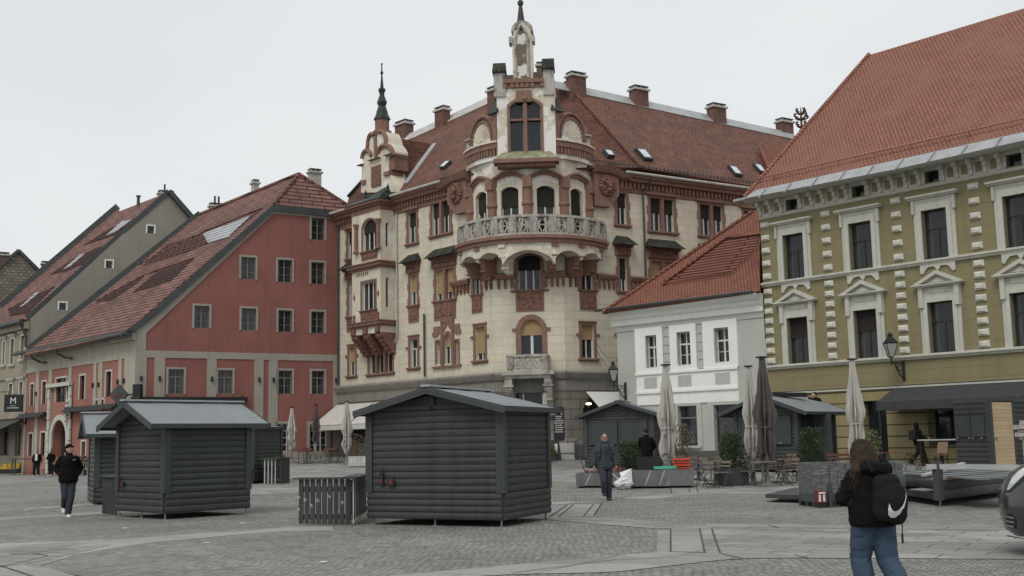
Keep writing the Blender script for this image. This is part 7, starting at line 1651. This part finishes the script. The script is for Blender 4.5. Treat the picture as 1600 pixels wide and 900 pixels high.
# ================================================================ people
def skm(n, c): return plain(n, c, .6, .06, 8)
M['skin'] = skm('skin', (.42, .24, .17)); M['hairb'] = plain('brown_hair', (.030, .019, .013), .7, .5, 16, streak=.5, spec=.2); M['hairk'] = plain('dark_hair', (.018, .015, .012), .6, .2, 9)
M['jblack'] = plain('black_jacket', (.007, .007, .008), .9, .25, 6, bump=.5, bscale=22, spec=.12); M['jnavy'] = plain('navy_padded_jacket', (.030, .037, .050), .7, .15, 6, bump=.25, bscale=9); M['jeans'] = plain('blue_denim', (.034, .060, .098), .9, .25, 5, bump=.3, bscale=14, streak=.25)
M['jeansd'] = plain('dark_denim', (.028, .035, .048), .85, .2, 5, bump=.25, bscale=14); M['shoew'] = plain('white_trainer', (.62, .61, .58), .6, .05); M['shoek'] = plain('black_shoe', (.02, .02, .02), .5, .1)
M['shirt'] = plain('white_shirt', (.60, .60, .62), .8, .05); M['tblack'] = plain('black_trousers', (.013, .013, .014), .9, .2, 6, bump=.2, bscale=14, spec=.2); M['beard'] = plain('grey_beard', (.16, .14, .12), .9, .3, 20)
def shell(caps, balls, vox, name, mat, parent, smooth=4, fold=0, seed=0, cut=None, quilt=0, zmin=None):
    """tapered limbs and rounded volumes grown together into one skin"""
    q = MB(); nn = 14
    for p0, r0, p1, r1 in caps:
        p0, p1 = Vector(p0), Vector(p1); t = (p1-p0); L = t.length; t = t.normalized() if L > 1e-6 else Vector((0, 0, 1)); a = t.orthogonal().normalized(); c = t.cross(a); rings = []
        for k in range(1, 5): w = math.pi/2*k/5; rings.append((p0-t*r0*math.cos(w), r0*math.sin(w)))
        rings += [(p0, r0), (p1, r1)]
        for k in range(4, 0, -1): w = math.pi/2*k/5; rings.append((p1+t*r1*math.cos(w), r1*math.sin(w)))
        b = len(q.v)
        for ctr, rr in rings:
            for k in range(nn): w = 2*math.pi*k/nn; q.v.append(ctr+(a*math.cos(w)+c*math.sin(w))*rr)
        for i in range(len(rings)-1):
            for k in range(nn): q.f.append([b+i*nn+k, b+i*nn+(k+1) % nn, b+(i+1)*nn+(k+1) % nn, b+(i+1)*nn+k]); q.m.append(0)
        q.f.append([b+k for k in reversed(range(nn))]); q.m.append(0); q.f.append([b+(len(rings)-1)*nn+k for k in range(nn)]); q.m.append(0)
    for ctr, (rx, ry, rz), rot in balls:
        R = Matrix.Rotation(rot[2], 3, 'Z') @ Matrix.Rotation(rot[1], 3, 'Y') @ Matrix.Rotation(rot[0], 3, 'X'); b = len(q.v); S_, G_ = 20, 12
        for i in range(1, G_):
            th = math.pi*i/G_
            for k in range(S_): w = 2*math.pi*k/S_; q.v.append(Vector(ctr)+R @ Vector((rx*math.sin(th)*math.cos(w), ry*math.sin(th)*math.sin(w), rz*math.cos(th))))
        for i in range(G_-2):
            for k in range(S_): q.f.append([b+i*S_+k, b+(i+1)*S_+k, b+(i+1)*S_+(k+1) % S_, b+i*S_+(k+1) % S_]); q.m.append(0)
        q.f.append([b+k for k in range(S_)]); q.m.append(0); q.f.append([b+(G_-2)*S_+k for k in reversed(range(S_))]); q.m.append(0)
    me = bpy.data.meshes.new('tmp'); me.from_pydata(q.v, [], q.f); me.update()
    o = bpy.data.objects.new('tmp', me); COL.objects.link(o)
    m1 = o.modifiers.new('r', 'REMESH'); m1.mode = 'VOXEL'; m1.voxel_size = vox
    m2 = o.modifiers.new('s', 'SMOOTH'); m2.iterations = smooth; m2.factor = .5
    dg = bpy.context.evaluated_depsgraph_get(); dg.update(); m3 = bpy.data.meshes.new_from_object(o.evaluated_get(dg)); bpy.data.objects.remove(o)
    if fold:
        nrm = [v.normal.copy() for v in m3.vertices]
        for v, n in zip(m3.vertices, nrm):
            c = v.co; d = noise.noise(Vector((c.x*6+seed, c.y*6, c.z*13)))*.45+(1-2*abs(noise.noise(Vector((c.x*9+c.z*6, c.y*9+seed, c.z*20)))))*.35+noise.noise(Vector((c.x*25, c.y*25+seed, c.z*45)))*.2; v.co = c+n*(d*fold+quilt*(abs(math.sin(c.z*math.pi/.062))**.6-.5))
    if zmin is not None:
        for v in m3.vertices:
            if v.co.z < zmin: v.co.z = zmin+(v.co.z-zmin)*.05
    for p in m3.polygons: p.use_smooth = True
    m3.materials.clear(); m3.materials.append(mat); ob = bpy.data.objects.new(name, m3); COL.objects.link(ob)
    if parent: ob.parent = parent
    return ob
def lerp(a, b, t): return tuple(x+(y-x)*t for x, y in zip(a, b))
def person(label, loc, rz, h, pose, jacket=('jblack', .05), trousers=('tblack', .02), shoes='shoek', hair=None, group=None, vox=.014, face=True, lean=0, hands=True, extras=None, headturn=0, headtilt=0, hood=False, beard=False, coat=0, wide=1.0, cut_hand=False):
    """pose: dict of joints in metres for a 1.75 m figure facing -Y; s = 'L'/'R' (own left = +x)"""
    P = dict(hip=(0, 0, .93), waist=(0, .0, 1.08), chest=(0, .0, 1.32), neck=(0, .01, 1.50), head=(0, -.01, 1.625),
             hipL=(.09, 0, .92), hipR=(-.09, 0, .92), kneeL=(.10, -.02, .49), kneeR=(-.10, -.02, .49), ankL=(.10, .02, .08), ankR=(-.10, .02, .08), toeL=(.12, -.15, .035), toeR=(-.12, -.15, .035),
             shL=(.168, .02, 1.405), shR=(-.168, .02, 1.405), elL=(.26, .04, 1.15), elR=(-.26, .04, 1.15), wrL=(.27, -.06, .90), wrR=(-.27, -.06, .90), hdL=(.27, -.09, .82), hdR=(-.27, -.09, .82))
    P.update(pose); S = h/1.75
    r = thing('person', label, 'person', (0, 0, 0), group)
    V = lambda k: Vector(P[k])
    caps = []; balls = []
    hc = V('head'); Rh = Matrix.Rotation(headturn, 3, 'Z') @ Matrix.Rotation(headtilt, 3, 'X'); H_ = lambda x, y, z: hc+Rh @ Vector((x, y, z))
    balls.append((hc, (.080, .098, .120), (headtilt, 0, headturn))); balls.append((H_(0, -.03, -.06), (.052, .06, .06), (headtilt, 0, headturn)))
    caps += [(H_(0, -.088, .015), .011, H_(0, -.108, -.02), .015), (H_(-.078, .01, .0), .014, H_(-.08, .012, -.03), .011), (H_(.078, .01, 0), .014, H_(.08, .012, -.03), .011), (H_(-.02, -.085, -.052), .009, H_(.02, -.085, -.052), .009), (H_(-.035, -.08, .028), .009, H_(.035, -.08, .028), .009)]
    caps += [(V('neck')-Vector((0, 0, .06)), .06, hc-Vector((0, -.02, .05)), .052)]
    caps += [(V('hip'), .13, V('waist'), .12), (V('waist'), .12, V('chest'), .14), (V('chest'), .13, V('neck')-Vector((0, 0, .07)), .07)]
    for s in 'LR':
        caps += [(V('sh'+s), .055, V('el'+s), .042), (V('el'+s), .042, V('wr'+s), .028), (V('hip'+s), .085, V('knee'+s), .055), (V('knee'+s), .053, V('ank'+s), .038), (V('ank'+s)-Vector((0, 0, .03)), .035, V('toe'+s), .028), (V('chest')+Vector((0, 0, .08)), .08, V('sh'+s), .058)]
        w = V('wr'+s); d = (V('hd'+s)-w).normalized(); sd = Vector((0, 1, 0)).cross(d); sd = sd.normalized() if sd.length > .1 else Vector((1, 0, 0)); fw_ = d.cross(sd)
        caps += [(w, .026, w+d*.05, .034), (w+d*.03+fw_*.02, .02, w+d*.08+fw_*.02, .019), (w+d*.03-fw_*.02, .02, w+d*.08-fw_*.02, .019)]
        for i, (off, ln) in enumerate(((-.032, .062), (-.011, .072), (.011, .068), (.031, .055))):
            b0 = w+d*.085+fw_*off; mid_ = b0+d*ln*.55+sd*(.012 if s == 'L' else -.012); caps += [(b0, .0105, mid_, .0098), (mid_, .0098, mid_+d*ln*.4+sd*(.022 if s == 'L' else -.022), .0085)]
        tb = w+d*.035-fw_*.03; caps += [(tb, .013, tb+d*.035-fw_*.025, .0115), (tb+d*.035-fw_*.025, .0115, tb+d*.065-fw_*.028, .0095)]
    shell(caps, balls, vox*.75, 'body', M['skin'], r, 2)
    jm, jt = jacket; c2 = []
    bot = V('hip')+Vector((0, 0, -.02-coat)); 
    c2 += [(bot, .135*wide+jt, V('waist'), .13*wide+jt), (V('waist'), .13*wide+jt*.8, V('chest'), .14+jt*.7), (V('chest'), .135+jt*.7, V('neck')-Vector((0, 0, .09)), .07+jt*.5)]
    c2 += [(bot+Vector((s_*.07, 0, 0)), .105*wide+jt, V('chest')+Vector((s_*.075, 0, 0)), .095+jt*.7) for s_ in (-1, 1)]
    for s in 'LR': c2 += [(V('sh'+s)-Vector((0, 0, .015)), .056+jt*.5, V('el'+s), .048+jt*.5), (V('el'+s), .048+jt*.5, Vector(lerp(P['el'+s], P['wr'+s], .95)), .036+jt*.4), (V('chest')+Vector((0, 0, .03)), .095+jt*.6, V('sh'+s)-Vector((0, 0, .015)), .052+jt*.5)]
    c2.append((V('neck')-Vector((0, 0, .05)), .062+jt*.6, V('neck')+Vector((0, .0, .0)), .06+jt*.4))
    if hood: c2 += [(hc+Vector((0, .04, .02)), .115, hc+Vector((0, .06, -.08)), .10)]
    shell(c2, [], vox, 'jacket', M[jm], r, 3, fold=.016, seed=len(label), quilt=.012 if jm == 'jnavy' else 0, zmin=bot.z-.09)
    tm, tt = trousers; c3_ = []
    for s in 'LR': c3_ += [(V('hip'+s)+Vector((0, 0, .06)), .095+tt, V('knee'+s), .062+tt), (V('knee'+s), .062+tt, V('ank'+s)+Vector((0, 0, .02)), .048+tt*1.1), (V('hip')+Vector((0, 0, .05)), .13, V('hip'+s), .1)]
    shell(c3_, [], vox, 'trousers', M[tm], r, 3, fold=.013, seed=3)
    for s in 'LR':
        a, t = V('ank'+s), V('toe'+s); d = (t-a); d.z = 0; d = d.normalized() if d.length else Vector((0, -1, 0))
        shell([(a-d*.045-Vector((0, 0, .03)), .052, Vector((t.x, t.y, t.z))+d*.01, .043), (a+Vector((0, 0, .015)), .055, a-d*.03-Vector((0, 0, .035)), .055)], [], vox*.8, 'shoe', M[shoes], r, 2)
    if hair: 
        kind, hm = hair; hb = []; hcp = []
        if kind == 'short': hb = [(H_(0, .022, .036), (.086, .098, .102), (headtilt, 0, headturn))]
        if kind == 'cap': hb = [(H_(0, .012, .045), (.088, .1, .085), (headtilt-.15, 0, headturn)), (H_(0, .05, -.02), (.085, .075, .09), (headtilt, 0, headturn))]; hcp = [(H_(-.04, -.09, .06), .02, H_(.04, -.09, .06), .02)]
        if kind == 'long':
            hb = [(H_(0, .02, .02), (.095, .105, .115), (headtilt, 0, headturn))]
            for i in range(17):
                a = -1.75+i*3.5/16; x = .10*math.sin(a); y = .02+.10*math.cos(a)
                if abs(a) > .9: sg_ = 1 if x > 0 else -1; zz_ = -.42 if x > 0 else -.2; hcp += [(H_(x*1.1, y*.9, -.12), .036, V('neck')+Vector((sg_*(.15+.02*(i % 3)), .07+.03*(i % 2), -.06)), .036), (V('neck')+Vector((sg_*(.15+.02*(i % 3)), .07+.03*(i % 2), -.06)), .036, V('neck')+Vector((sg_*(.21+.02*(i % 3)), .0+.03*(i % 2), zz_)), .012)]
                hcp += [(H_(x, y, .02), .03, H_(x*1.2, y*1.05, -.12), .034), (H_(x*1.2, y*1.05, -.12), .034, V('neck')+Vector((x*1.35, .07+.04*math.cos(a), -.06)), .03)]
        ho = shell(hcp, hb, vox*.8, 'hair', M[hm], r, 2, fold=.008, seed=5)
        if kind == 'long':   # single locks over the mass of hair
            q = MB(); rn = random.Random(1)
            for i in range(150):
                a = rn.uniform(-2.1, 2.1); x, y = math.sin(a), math.cos(a); e = rn.uniform(.97, 1.06)
                pts = [H_(x*.02, .02+y*.02, .135), H_(x*.07*e, .02+y*.075*e, .105), H_(x*.097*e, .02+y*.108*e, .03), H_(x*.115*e, .02+y*.115*e, -.07), H_(x*.13*e, .02+y*.12*e, -.14)]
                if abs(a) > .9:
                    sg = 1 if a > 0 else -1; zz = rn.uniform(-.46, -.34) if sg > 0 else rn.uniform(-.24, -.1); o_ = rn.uniform(-.03, .04)
                    pts += [V('neck')+Vector((sg*(.16+o_), .10+o_, -.07)), V('neck')+Vector((sg*(.20+o_), .05+o_, -.2))]
                    if sg > 0: pts.append(V('neck')+Vector((sg*(.23+o_), .0+o_, zz)))
                else: pts += [V('neck')+Vector((x*.15, .1+.05*y, -.05))]
                q.tube(pts, [.004]+[.0075]*(len(pts)-2)+[.003], 4)
            q.build('locks', M[hm], ho)
    if face:
        q = MB(); [q.ball(H_(s*.03, -.0865, .008), .011, 8, 6) for s in (-1, 1)]; q.build('eyes', M['hairk'], r)
    if beard: shell([(H_(-.045, -.045, -.07), .026, H_(0, -.085, -.085), .03), (H_(.045, -.045, -.07), .026, H_(0, -.085, -.085), .03)], [], vox*.7, 'beard', M['beard'], r, 2)
    if extras: extras(r, P, H_)
    r.location = loc; r.rotation_euler = (0, 0, rz); r.scale = (S, S, S); return r
def glasses(r, P, H_):
    q = MB()
    for s in (-1, 1): q.tube([H_(s*.032+.022*math.cos(t*.7854), -.1, .008+.016*math.sin(t*.7854)) for t in range(8)], .0035, 4, close=True); q.bar(H_(s*.055, -.1, .012), H_(s*.08, 0, .01), .005)
    q.bar(H_(-.01, -.102, .012), H_(.01, -.102, .012), .005); q.build('glasses', M['black'], r)
    q = MB()
    for s in (-1, 1): q.tube([(s*.10, .10, 1.50), (s*.115, -.06, 1.50), (s*.125, -.195, 1.36), (s*.14, -.19, 1.15), (s*.19, -.05, 1.0)], .016, 6)
    q.box(Loc((0, 0, 0)), -.15, .15, -.30, -.19, 1.02, 1.46, tz=.03, tu=.02); q.build('rucksack', M['black'], r)
    q = MB()   # quilting seams of the padded jacket
    q.tube([(0, -.197, .93), (0, -.205, 1.2), (0, -.2, 1.36), (0, -.125, 1.47)], .007, 5); q.build('zip', M['black'], r)
PW = GP(947, 783)
person('bearded man with glasses in a navy padded jacket walking towards the camera', (PW.x, PW.y, 0), .05, 1.78,
       dict(kneeL=(.10, -.01, .5), ankL=(.09, .10, .08), toeL=(.10, -.05, .035), kneeR=(-.07, -.16, .53), ankR=(-.05, -.05, .22), toeR=(-.05, -.22, .17), elL=(.27, .03, 1.16), wrL=(.28, -.04, .92), hdL=(.28, -.07, .84), elR=(-.27, .03, 1.16), wrR=(-.29, -.02, .92), hdR=(-.29, -.04, .84), hipL=(.09, 0, .92)),
       ('jnavy', .045), ('jeansd', .018), 'shoek', ('short', 'hairk'), extras=glasses, beard=True, vox=.013)
PW = GP(105, 809)
def chestmark(r, P, H_): q = MB(); q.bar((.05, -.205, 1.36), (.11, -.2, 1.375), .012, .012); q.build('chest_mark', M['paint'], r)
person('young man in black jacket, cap and trousers with hands in his pockets, walking left', (PW.x, PW.y, 0), .55, 1.76,
       dict(hipL=(.08, 0, .92), kneeL=(.06, -.08, .5), ankL=(.01, -.02, .08), toeL=(.02, -.18, .035), kneeR=(-.07, -.03, .5), ankR=(-.04, .24, .26), toeR=(-.05, .16, .12), elL=(.29, .08, 1.17), wrL=(.17, -.07, 1.0), hdL=(.10, -.08, .97), elR=(-.29, .08, 1.17), wrR=(-.17, -.07, 1.0), hdR=(-.10, -.08, .97)),
       ('jblack', .05), ('jeansd', .02), 'shoew', ('cap', 'jblack'), extras=chestmark, vox=.013, headturn=.5)
PW = PY(57, 742, 75)
def shirtx(r, P, H_): q = MB(); q.box(Loc(), -.09, .09, .15, .205, 1.0, 1.46, tz=.03, tu=.02); q.build('shirt', M['shirt'], r)
person('distant person in an open black jacket over a white shirt, left of a pair', (PW.x, PW.y, 0), .1, 1.72, dict(kneeR=(-.14, -.02, .5), ankR=(-.16, .0, .08), toeR=(-.18, -.15, .035)), ('jblack', .03), ('tblack', .03), 'shoew', ('short', 'hairb'), extras=shirtx, vox=.022, face=False)
PW = PY(79, 741, 75)
person('distant person all in black with white shoes, right of a pair', (PW.x, PW.y, 0), -.3, 1.74, dict(elR=(-.27, -.02, 1.16), wrR=(-.2, -.2, 1.08), hdR=(-.17, -.26, 1.08)), ('jblack', .03), ('tblack', .02), 'shoew', ('short', 'hairk'), vox=.022, face=False)
PW = PY(1011, 740, 38.6)
person('man in a dark jacket seen from behind, standing behind the right stone trough', (PW.x, PW.y, g(PW.x, PW.y)), P_+.15, 1.80, dict(elL=(.29, -.05, 1.17), wrL=(.2, -.22, 1.0), hdL=(.16, -.28, .99), elR=(-.29, -.05, 1.17), wrR=(-.2, -.22, 1.0), hdR=(-.16, -.28, .99)), ('jblack', .05), ('tblack', .02), 'shoek', ('short', 'hairb'), vox=.016, face=False, coat=.08)
PW = PY(1437, 724, 47.5)
person('hooded man in black striding to the right in front of the olive wall', (PW.x, PW.y, g(PW.x, PW.y)), P_/2+.15, 1.72, dict(kneeL=(.09, -.24, .53), ankL=(.09, -.36, .10), toeL=(.09, -.52, .05), kneeR=(-.09, .1, .5), ankR=(-.09, .42, .14), toeR=(-.09, .30, .04), hip=(0, 0, .9), elL=(.24, .12, 1.16), wrL=(.25, .02, .95), hdL=(.25, -.02, .88), elR=(-.24, -.06, 1.16), wrR=(-.25, -.26, 1.06), hdR=(-.25, -.33, 1.05)),
       ('jblack', .05), ('tblack', .03), 'shoek', None, vox=.018, face=False, hood=True, extras=lambda r, P, H_: MB().box(Loc(), -.15, .15, -.33, -.17, 1.02, 1.44, tz=.04, tu=.02).build('rucksack', M['black'], r))
PW = PY(1281, 640, 46.3)
sc_o = MB(); fz = Loc((PW.x, PW.y, 0), 0); zs = PY(1281, 610, 46.3).z-1.75
rl = thing('step_ladder', 'step ladder behind the grey hut carrying the man at the roof', 'ladder', (PW.x, PW.y, g(PW.x, PW.y)))
for s in (-1, 1): q = MB(); q.bar(fz.P(s*.3, .0, g(PW.x, PW.y)), fz.P(s*.2, .0, zs+.0), .06, .03); q.bar(fz.P(s*.3, -.9, g(PW.x, PW.y)), fz.P(s*.2, -.1, zs-.03), .06, .03); q.build('side_rail', M['zinc'], rl)
for k in range(5): z = g(PW.x, PW.y)+.25+k*.25; q = MB(); (q.bar(fz.P(-.27, .0, z), fz.P(.27, .0, z), .08, .02)) if z < zs-.1 else None; (q.build('rung', M['zinc'], rl) if q.v else None)
q = MB(); q.box(fz, -.26, .26, -.28, .16, zs-.03, zs); q.build('top_step', M['zinc'], rl)
person('man in black working at the ridge of the hut roof, head and shoulders showing', (PW.x, PW.y, zs), -P_/2+.3, 1.75, dict(chest=(0, -.10, 1.28), neck=(0, -.17, 1.43), head=(0, -.22, 1.56), shL=(.17, -.12, 1.38), shR=(-.17, -.12, 1.38), elL=(.2, -.38, 1.33), wrL=(.16, -.58, 1.42), hdL=(.14, -.66, 1.44), elR=(-.2, -.35, 1.28), wrR=(-.18, -.55, 1.36), hdR=(-.16, -.63, 1.38)), ('jblack', .05), ('tblack', .02), 'shoek', ('short', 'hairb'), vox=.018, face=False)

# the girl in front, seen from behind
def girl_extras(r, P, H_):
    M['pack'] = plain('black_rucksack', (.010, .010, .011), .85, .2, 5, bump=.5, bscale=30, spec=.2)
    body = shell([((-.09, .25, .98), .12, (-.05, .24, 1.28), .105), ((.04, .24, 1.0), .11, (.04, .23, 1.28), .09)], [((-.04, .28, 1.10), (.17, .115, .21), (0, -.12, 0))], .012, 'rucksack', M['pack'], r, 4, fold=.01)
    q = MB()
    for s in (-1, 1): q.tube([(s*.10+.02, .22, 1.40), (s*.12, .12, 1.50), (s*.13, -.04, 1.50), (s*.15, -.16, 1.35), (s*.16, -.14, 1.12), (s*.17, .1, .98)], .018, 6)
    q.tube([(.02, .2, 1.42), (.02, .24, 1.47), (-.04, .24, 1.47), (-.04, .2, 1.42)], .012, 6); q.build('straps', M['pack'], body)
    q = MB(); q.tube([(-.13, .26, .98), (-.15, .27, .86), (-.15, .26, .76)], .006, 5); q.tube([(-.15, .26, .77), (-.15, .26, .68)], .012, 6); q.build('hanging_cord', M['black'], body)
    # white tick mark on the pack: outline in (x, z), laid on the pack's surface
    out = [(-.045, 1.115), (-.052, 1.06), (-.045, 1.015), (-.02, .985), (.02, .985), (.06, 1.02), (.105, 1.09), (.14, 1.17), (.155, 1.225), (.12, 1.15), (.08, 1.09), (.04, 1.055), (.0, 1.04), (-.025, 1.06)]
    out = [(.015-x*1.12, (z-1.1)*1.12+1.07) for x, z in out][::-1]
    tr = geometry.tessellate_polygon([[Vector((x, z, 0)) for x, z in out]])
    dg = bpy.context.evaluated_depsgraph_get(); dg.update()
    def surf(x, z):
        ok, lc, n, i = body.ray_cast(Vector((x, 1.5, z)), Vector((0, -1, 0))); return (lc+Vector((0, .006, 0))) if ok else Vector((x, .42, z))
    tris = [[out[i] for i in t] for t in tr]
    for _ in range(3):
        nt_ = []
        for a, b, c in tris:
            m1, m2, m3 = [((p[0]+q_[0])/2, (p[1]+q_[1])/2) for p, q_ in ((a, b), (b, c), (c, a))]; nt_ += [(a, m1, m3), (m1, b, m2), (m3, m2, c), (m1, m2, m3)]
        tris = nt_
    q = MB()
    for t in tris: q.add([surf(x, z) for x, z in t], [(0, 1, 2)])
    q.build('white_tick_mark', M['shirt'], body)
    shell([((-.13, .09, 1.43), .06, (0, .19, 1.41), .08), ((0, .19, 1.41), .08, (.13, .09, 1.43), .06), ((0, .18, 1.37), .075, (0, .2, 1.30), .05), ((-.06, .17, 1.42), .075, (.06, .17, 1.42), .075)], [], .012, 'hood', M['jblack'], r, 3, fold=.012)
    q = MB(); q.box(Loc((0, 0, 0)), .02, .09, .40, .41, 1.16, 1.30); q.build('phone', M['black'], r)
PG = PY(1366, 840, 10.9)
girl = person('young woman with long brown hair, black jacket, rucksack and blue jeans, seen from behind', (PG.x, PG.y, 0), P_+.32, 1.58,
       dict(hip=(0, 0, .93), chest=(.02, -.02, 1.30), neck=(.04, -.03, 1.47), head=(.05, -.07, 1.59), shL=(.175, 0, 1.375), shR=(-.14, 0, 1.375),
            elL=(.30, -.06, 1.13), wrL=(.20, -.25, 1.12), hdL=(.15, -.32, 1.14), elR=(-.23, -.08, 1.13), wrR=(-.12, -.28, 1.12), hdR=(-.08, -.34, 1.14),
            hipL=(.09, 0, .92), kneeL=(.11, -.10, .52), ankL=(.12, .02, .09), toeL=(.13, -.14, .035), hipR=(-.09, 0, .92), kneeR=(-.10, .06, .50), ankR=(-.14, .30, .14), toeR=(-.15, .17, .04)),
       ('jblack', .07), ('jeans', .045), 'shoew', ('long', 'hairb'), extras=girl_extras, vox=.011, face=True, headtilt=.25, headturn=0, wide=1.1, coat=-.02)

# ================================================================ dark van at the right edge
M['carp'] = plain('dark_grey_car_paint', (.022, .024, .026), .22, .05, 1, spec=.6); M['carp'].node_tree.nodes['Principled BSDF'].inputs['Coat Weight'].default_value = .7
M['rub'] = plain('tyre_rubber', (.015, .015, .015), .85, .1); M['alloy'] = plain('alloy', (.35, .35, .36), .3, .05, metal=.8); M['lens'] = plain('headlight_lens', (.45, .47, .48), .08, .35, 9, spec=.9); M['chrome'] = plain('chrome', (.6, .6, .6), .12, .05, metal=1.0)
pn = PY(1557, 800, 15.0); car = thing('parked_van', 'front end of a dark grey van entering at the right edge', 'van', (pn.x+2.2, pn.y-.2, 0))
cf = Loc((pn.x, pn.y, 0), -.42)     # u runs back along the van, n towards the camera
prof = [(.16, .26), (.05, .34), (.015, .46), (.0, .60), (.01, .72), (.04, .84), (.09, .95), (.19, 1.06), (.33, 1.15), (.55, 1.23), (.85, 1.31), (1.15, 1.37), (1.45, 1.62), (1.8, 1.86), (2.3, 1.97), (4.6, 1.97), (4.8, 1.3), (4.85, .45), (4.7, .26)]
q = MB(); N = 28; Wd = 1.9; k = len(prof)
def ring_(t):
    e = abs(2*t-1); sh_ = .40*e**5+.05*e*e; ins = .06*max(0, e-.9)*10*0
    return [cf.P(min(4.85, u+sh_*max(0, 1-u/3)), -Wd*t+(0.0), z-(z-.9)*.04*e**6 if z > .9 else z) for u, z in prof]
ts = [.5-.5*math.cos(math.pi*i/N) for i in range(N+1)]
for t in ts: q.v += ring_(t)
for i in range(N):
    for j in range(k): q.f.append([i*k+j, i*k+(j+1) % k, (i+1)*k+(j+1) % k, (i+1)*k+j]); q.m.append(0)
from mathutils.bvhtree import BVHTree
WX = 1.22
for side, t in ((0, 0.), (1, 1.)):
    rg = ring_(t); outl = [((p-cf.o).dot(cf.u), p.z) for p in rg]; n0 = -Wd*t
    def ar(c): return [(c+.40*math.cos(a), max(.26, .34+.40*math.sin(a))) for a in [math.pi*(1-x/12)*1.0 for x in range(13)]]
    poly_ = outl[1:-1][::-1]+[outl[0]]+ar(WX)+ar(4.0)+[outl[-1]]
    tr = geometry.tessellate_polygon([[Vector((u, z, 0)) for u, z in poly_]]); q.add([cf.P(u, n0, z) for u, z in poly_], [tuple(t_) for t_ in tr])
body_v, body_f = list(q.v), [list(f) for f in q.f]
q.build('body', M['carp'], car, smooth=True)
q = MB(); q.box(cf, .5, 4.6, -Wd+.25, -.25, .28, .3); q.build('underside', M['rub'], car)
bvh = BVHTree.FromPolygons(body_v, body_f)
def oncar(px, y, off=.012):
    d = ray(px, y).normalized(); h, n, i, ds = bvh.ray_cast(CAM, d)
    return (h-d*off) if h else CAM+d*15
def mirror_car(p): r_ = p-cf.o; n_ = r_.dot(cf.n); return p+cf.n*(-Wd-2*n_)
def patch(name, px, mat, parent=None, lev=3, off=.012):
    tris = [[px[i] for i in t] for t in geometry.tessellate_polygon([[Vector((x, y, 0)) for x, y in px]])]
    for _ in range(lev):
        o_ = []
        for a, b, c in tris:
            m1, m2, m3 = [((p[0]+w[0])/2, (p[1]+w[1])/2) for p, w in ((a, b), (b, c), (c, a))]; o_ += [(a, m1, m3), (m1, b, m2), (m3, m2, c), (m1, m2, m3)]
        tris = o_
    res = []
    for mir in (0, 1):
        q = MB()
        for t in tris:
            P3 = [oncar(x, y, off) for x, y in t]; P3 = [mirror_car(p) for p in P3] if mir else P3; q.add(P3, [(0, 1, 2)])
        o = q.build(name, M[mat], parent or car); res.append(o)
    return res[0]
for wx in (WX, 4.0):
    for wn in (-.13, -Wd+.13):
        q = MB(); c = cf.P(wx, wn, .34); q.tube([c+cf.n*.12, c+cf.n*.10, c-cf.n*.10, c-cf.n*.12], [.31, .34, .34, .31], 28); wh_ = q.build('wheel', M['rub'], car)
        q = MB(); s = 1 if wn > -.5 else -1; q.tube([c+cf.n*.122*s, c+cf.n*.127*s], .2, 24)
        for a in range(5): w = a*2*math.pi/5; q.bar(c+cf.n*.13*s, c+cf.n*.13*s+cf.u*.2*math.cos(w)+Zv*.2*math.sin(w), .05, .02)
        q.build('rim', M['alloy'], wh_)
patch('headlight_surround', [(1571, 770), (1574, 757), (1579, 744), (1590, 733), (1600, 726), (1612, 722), (1625, 722), (1625, 735), (1608, 743), (1592, 757), (1578, 769)], 'black', off=.008)
patch('headlight', [(1573, 766), (1576, 756), (1582, 744), (1592, 735), (1602, 729), (1616, 725), (1616, 733), (1600, 742), (1588, 754), (1577, 765)], 'lens', off=.02)
patch('fog_lamp_housing', [(1571, 812), (1574, 802), (1581, 804), (1588, 815), (1587, 826), (1574, 824)], 'black', off=.01)
for y in (806, 813, 820): patch('chrome_strip', [(1572, y), (1584, y+2.5), (1584, y+4.5), (1572, y+1.8)], 'chrome', off=.02, lev=2)
patch('lower_intake', [(1573, 836), (1600, 841), (1620, 843), (1620, 844.5), (1600, 842.5), (1573, 838)], 'black', lev=2)
patch('bonnet_gap', [(1592, 726), (1625, 714), (1625, 715.5), (1592, 727.5)], 'black', lev=2, off=.006)
q = MB(); q.box(cf, .02, .09, -1.35, -.55, .66, .84); q.build('grille', M['black'], car)
ws = [cf.P(1.20, -.14, 1.40), cf.P(1.20, -Wd+.14, 1.40), cf.P(1.78, -Wd+.2, 1.83), cf.P(1.78, -.2, 1.83)]; nn_ = (ws[1]-ws[0]).cross(ws[2]-ws[0]).normalized(); nn_ = nn_ if nn_.z > 0 else -nn_
q = MB(); q.solid([w+nn_*.03 for w in ws], nn_*.01); q.build('windscreen', M['glass'], car)
q = MB(); q.prism(cf.off(.004), [(1.75, 1.2), (2.9, 1.2), (2.9, 1.75), (2.1, 1.75)], -.01, .006); q.build('side_window', M['glass'], car)
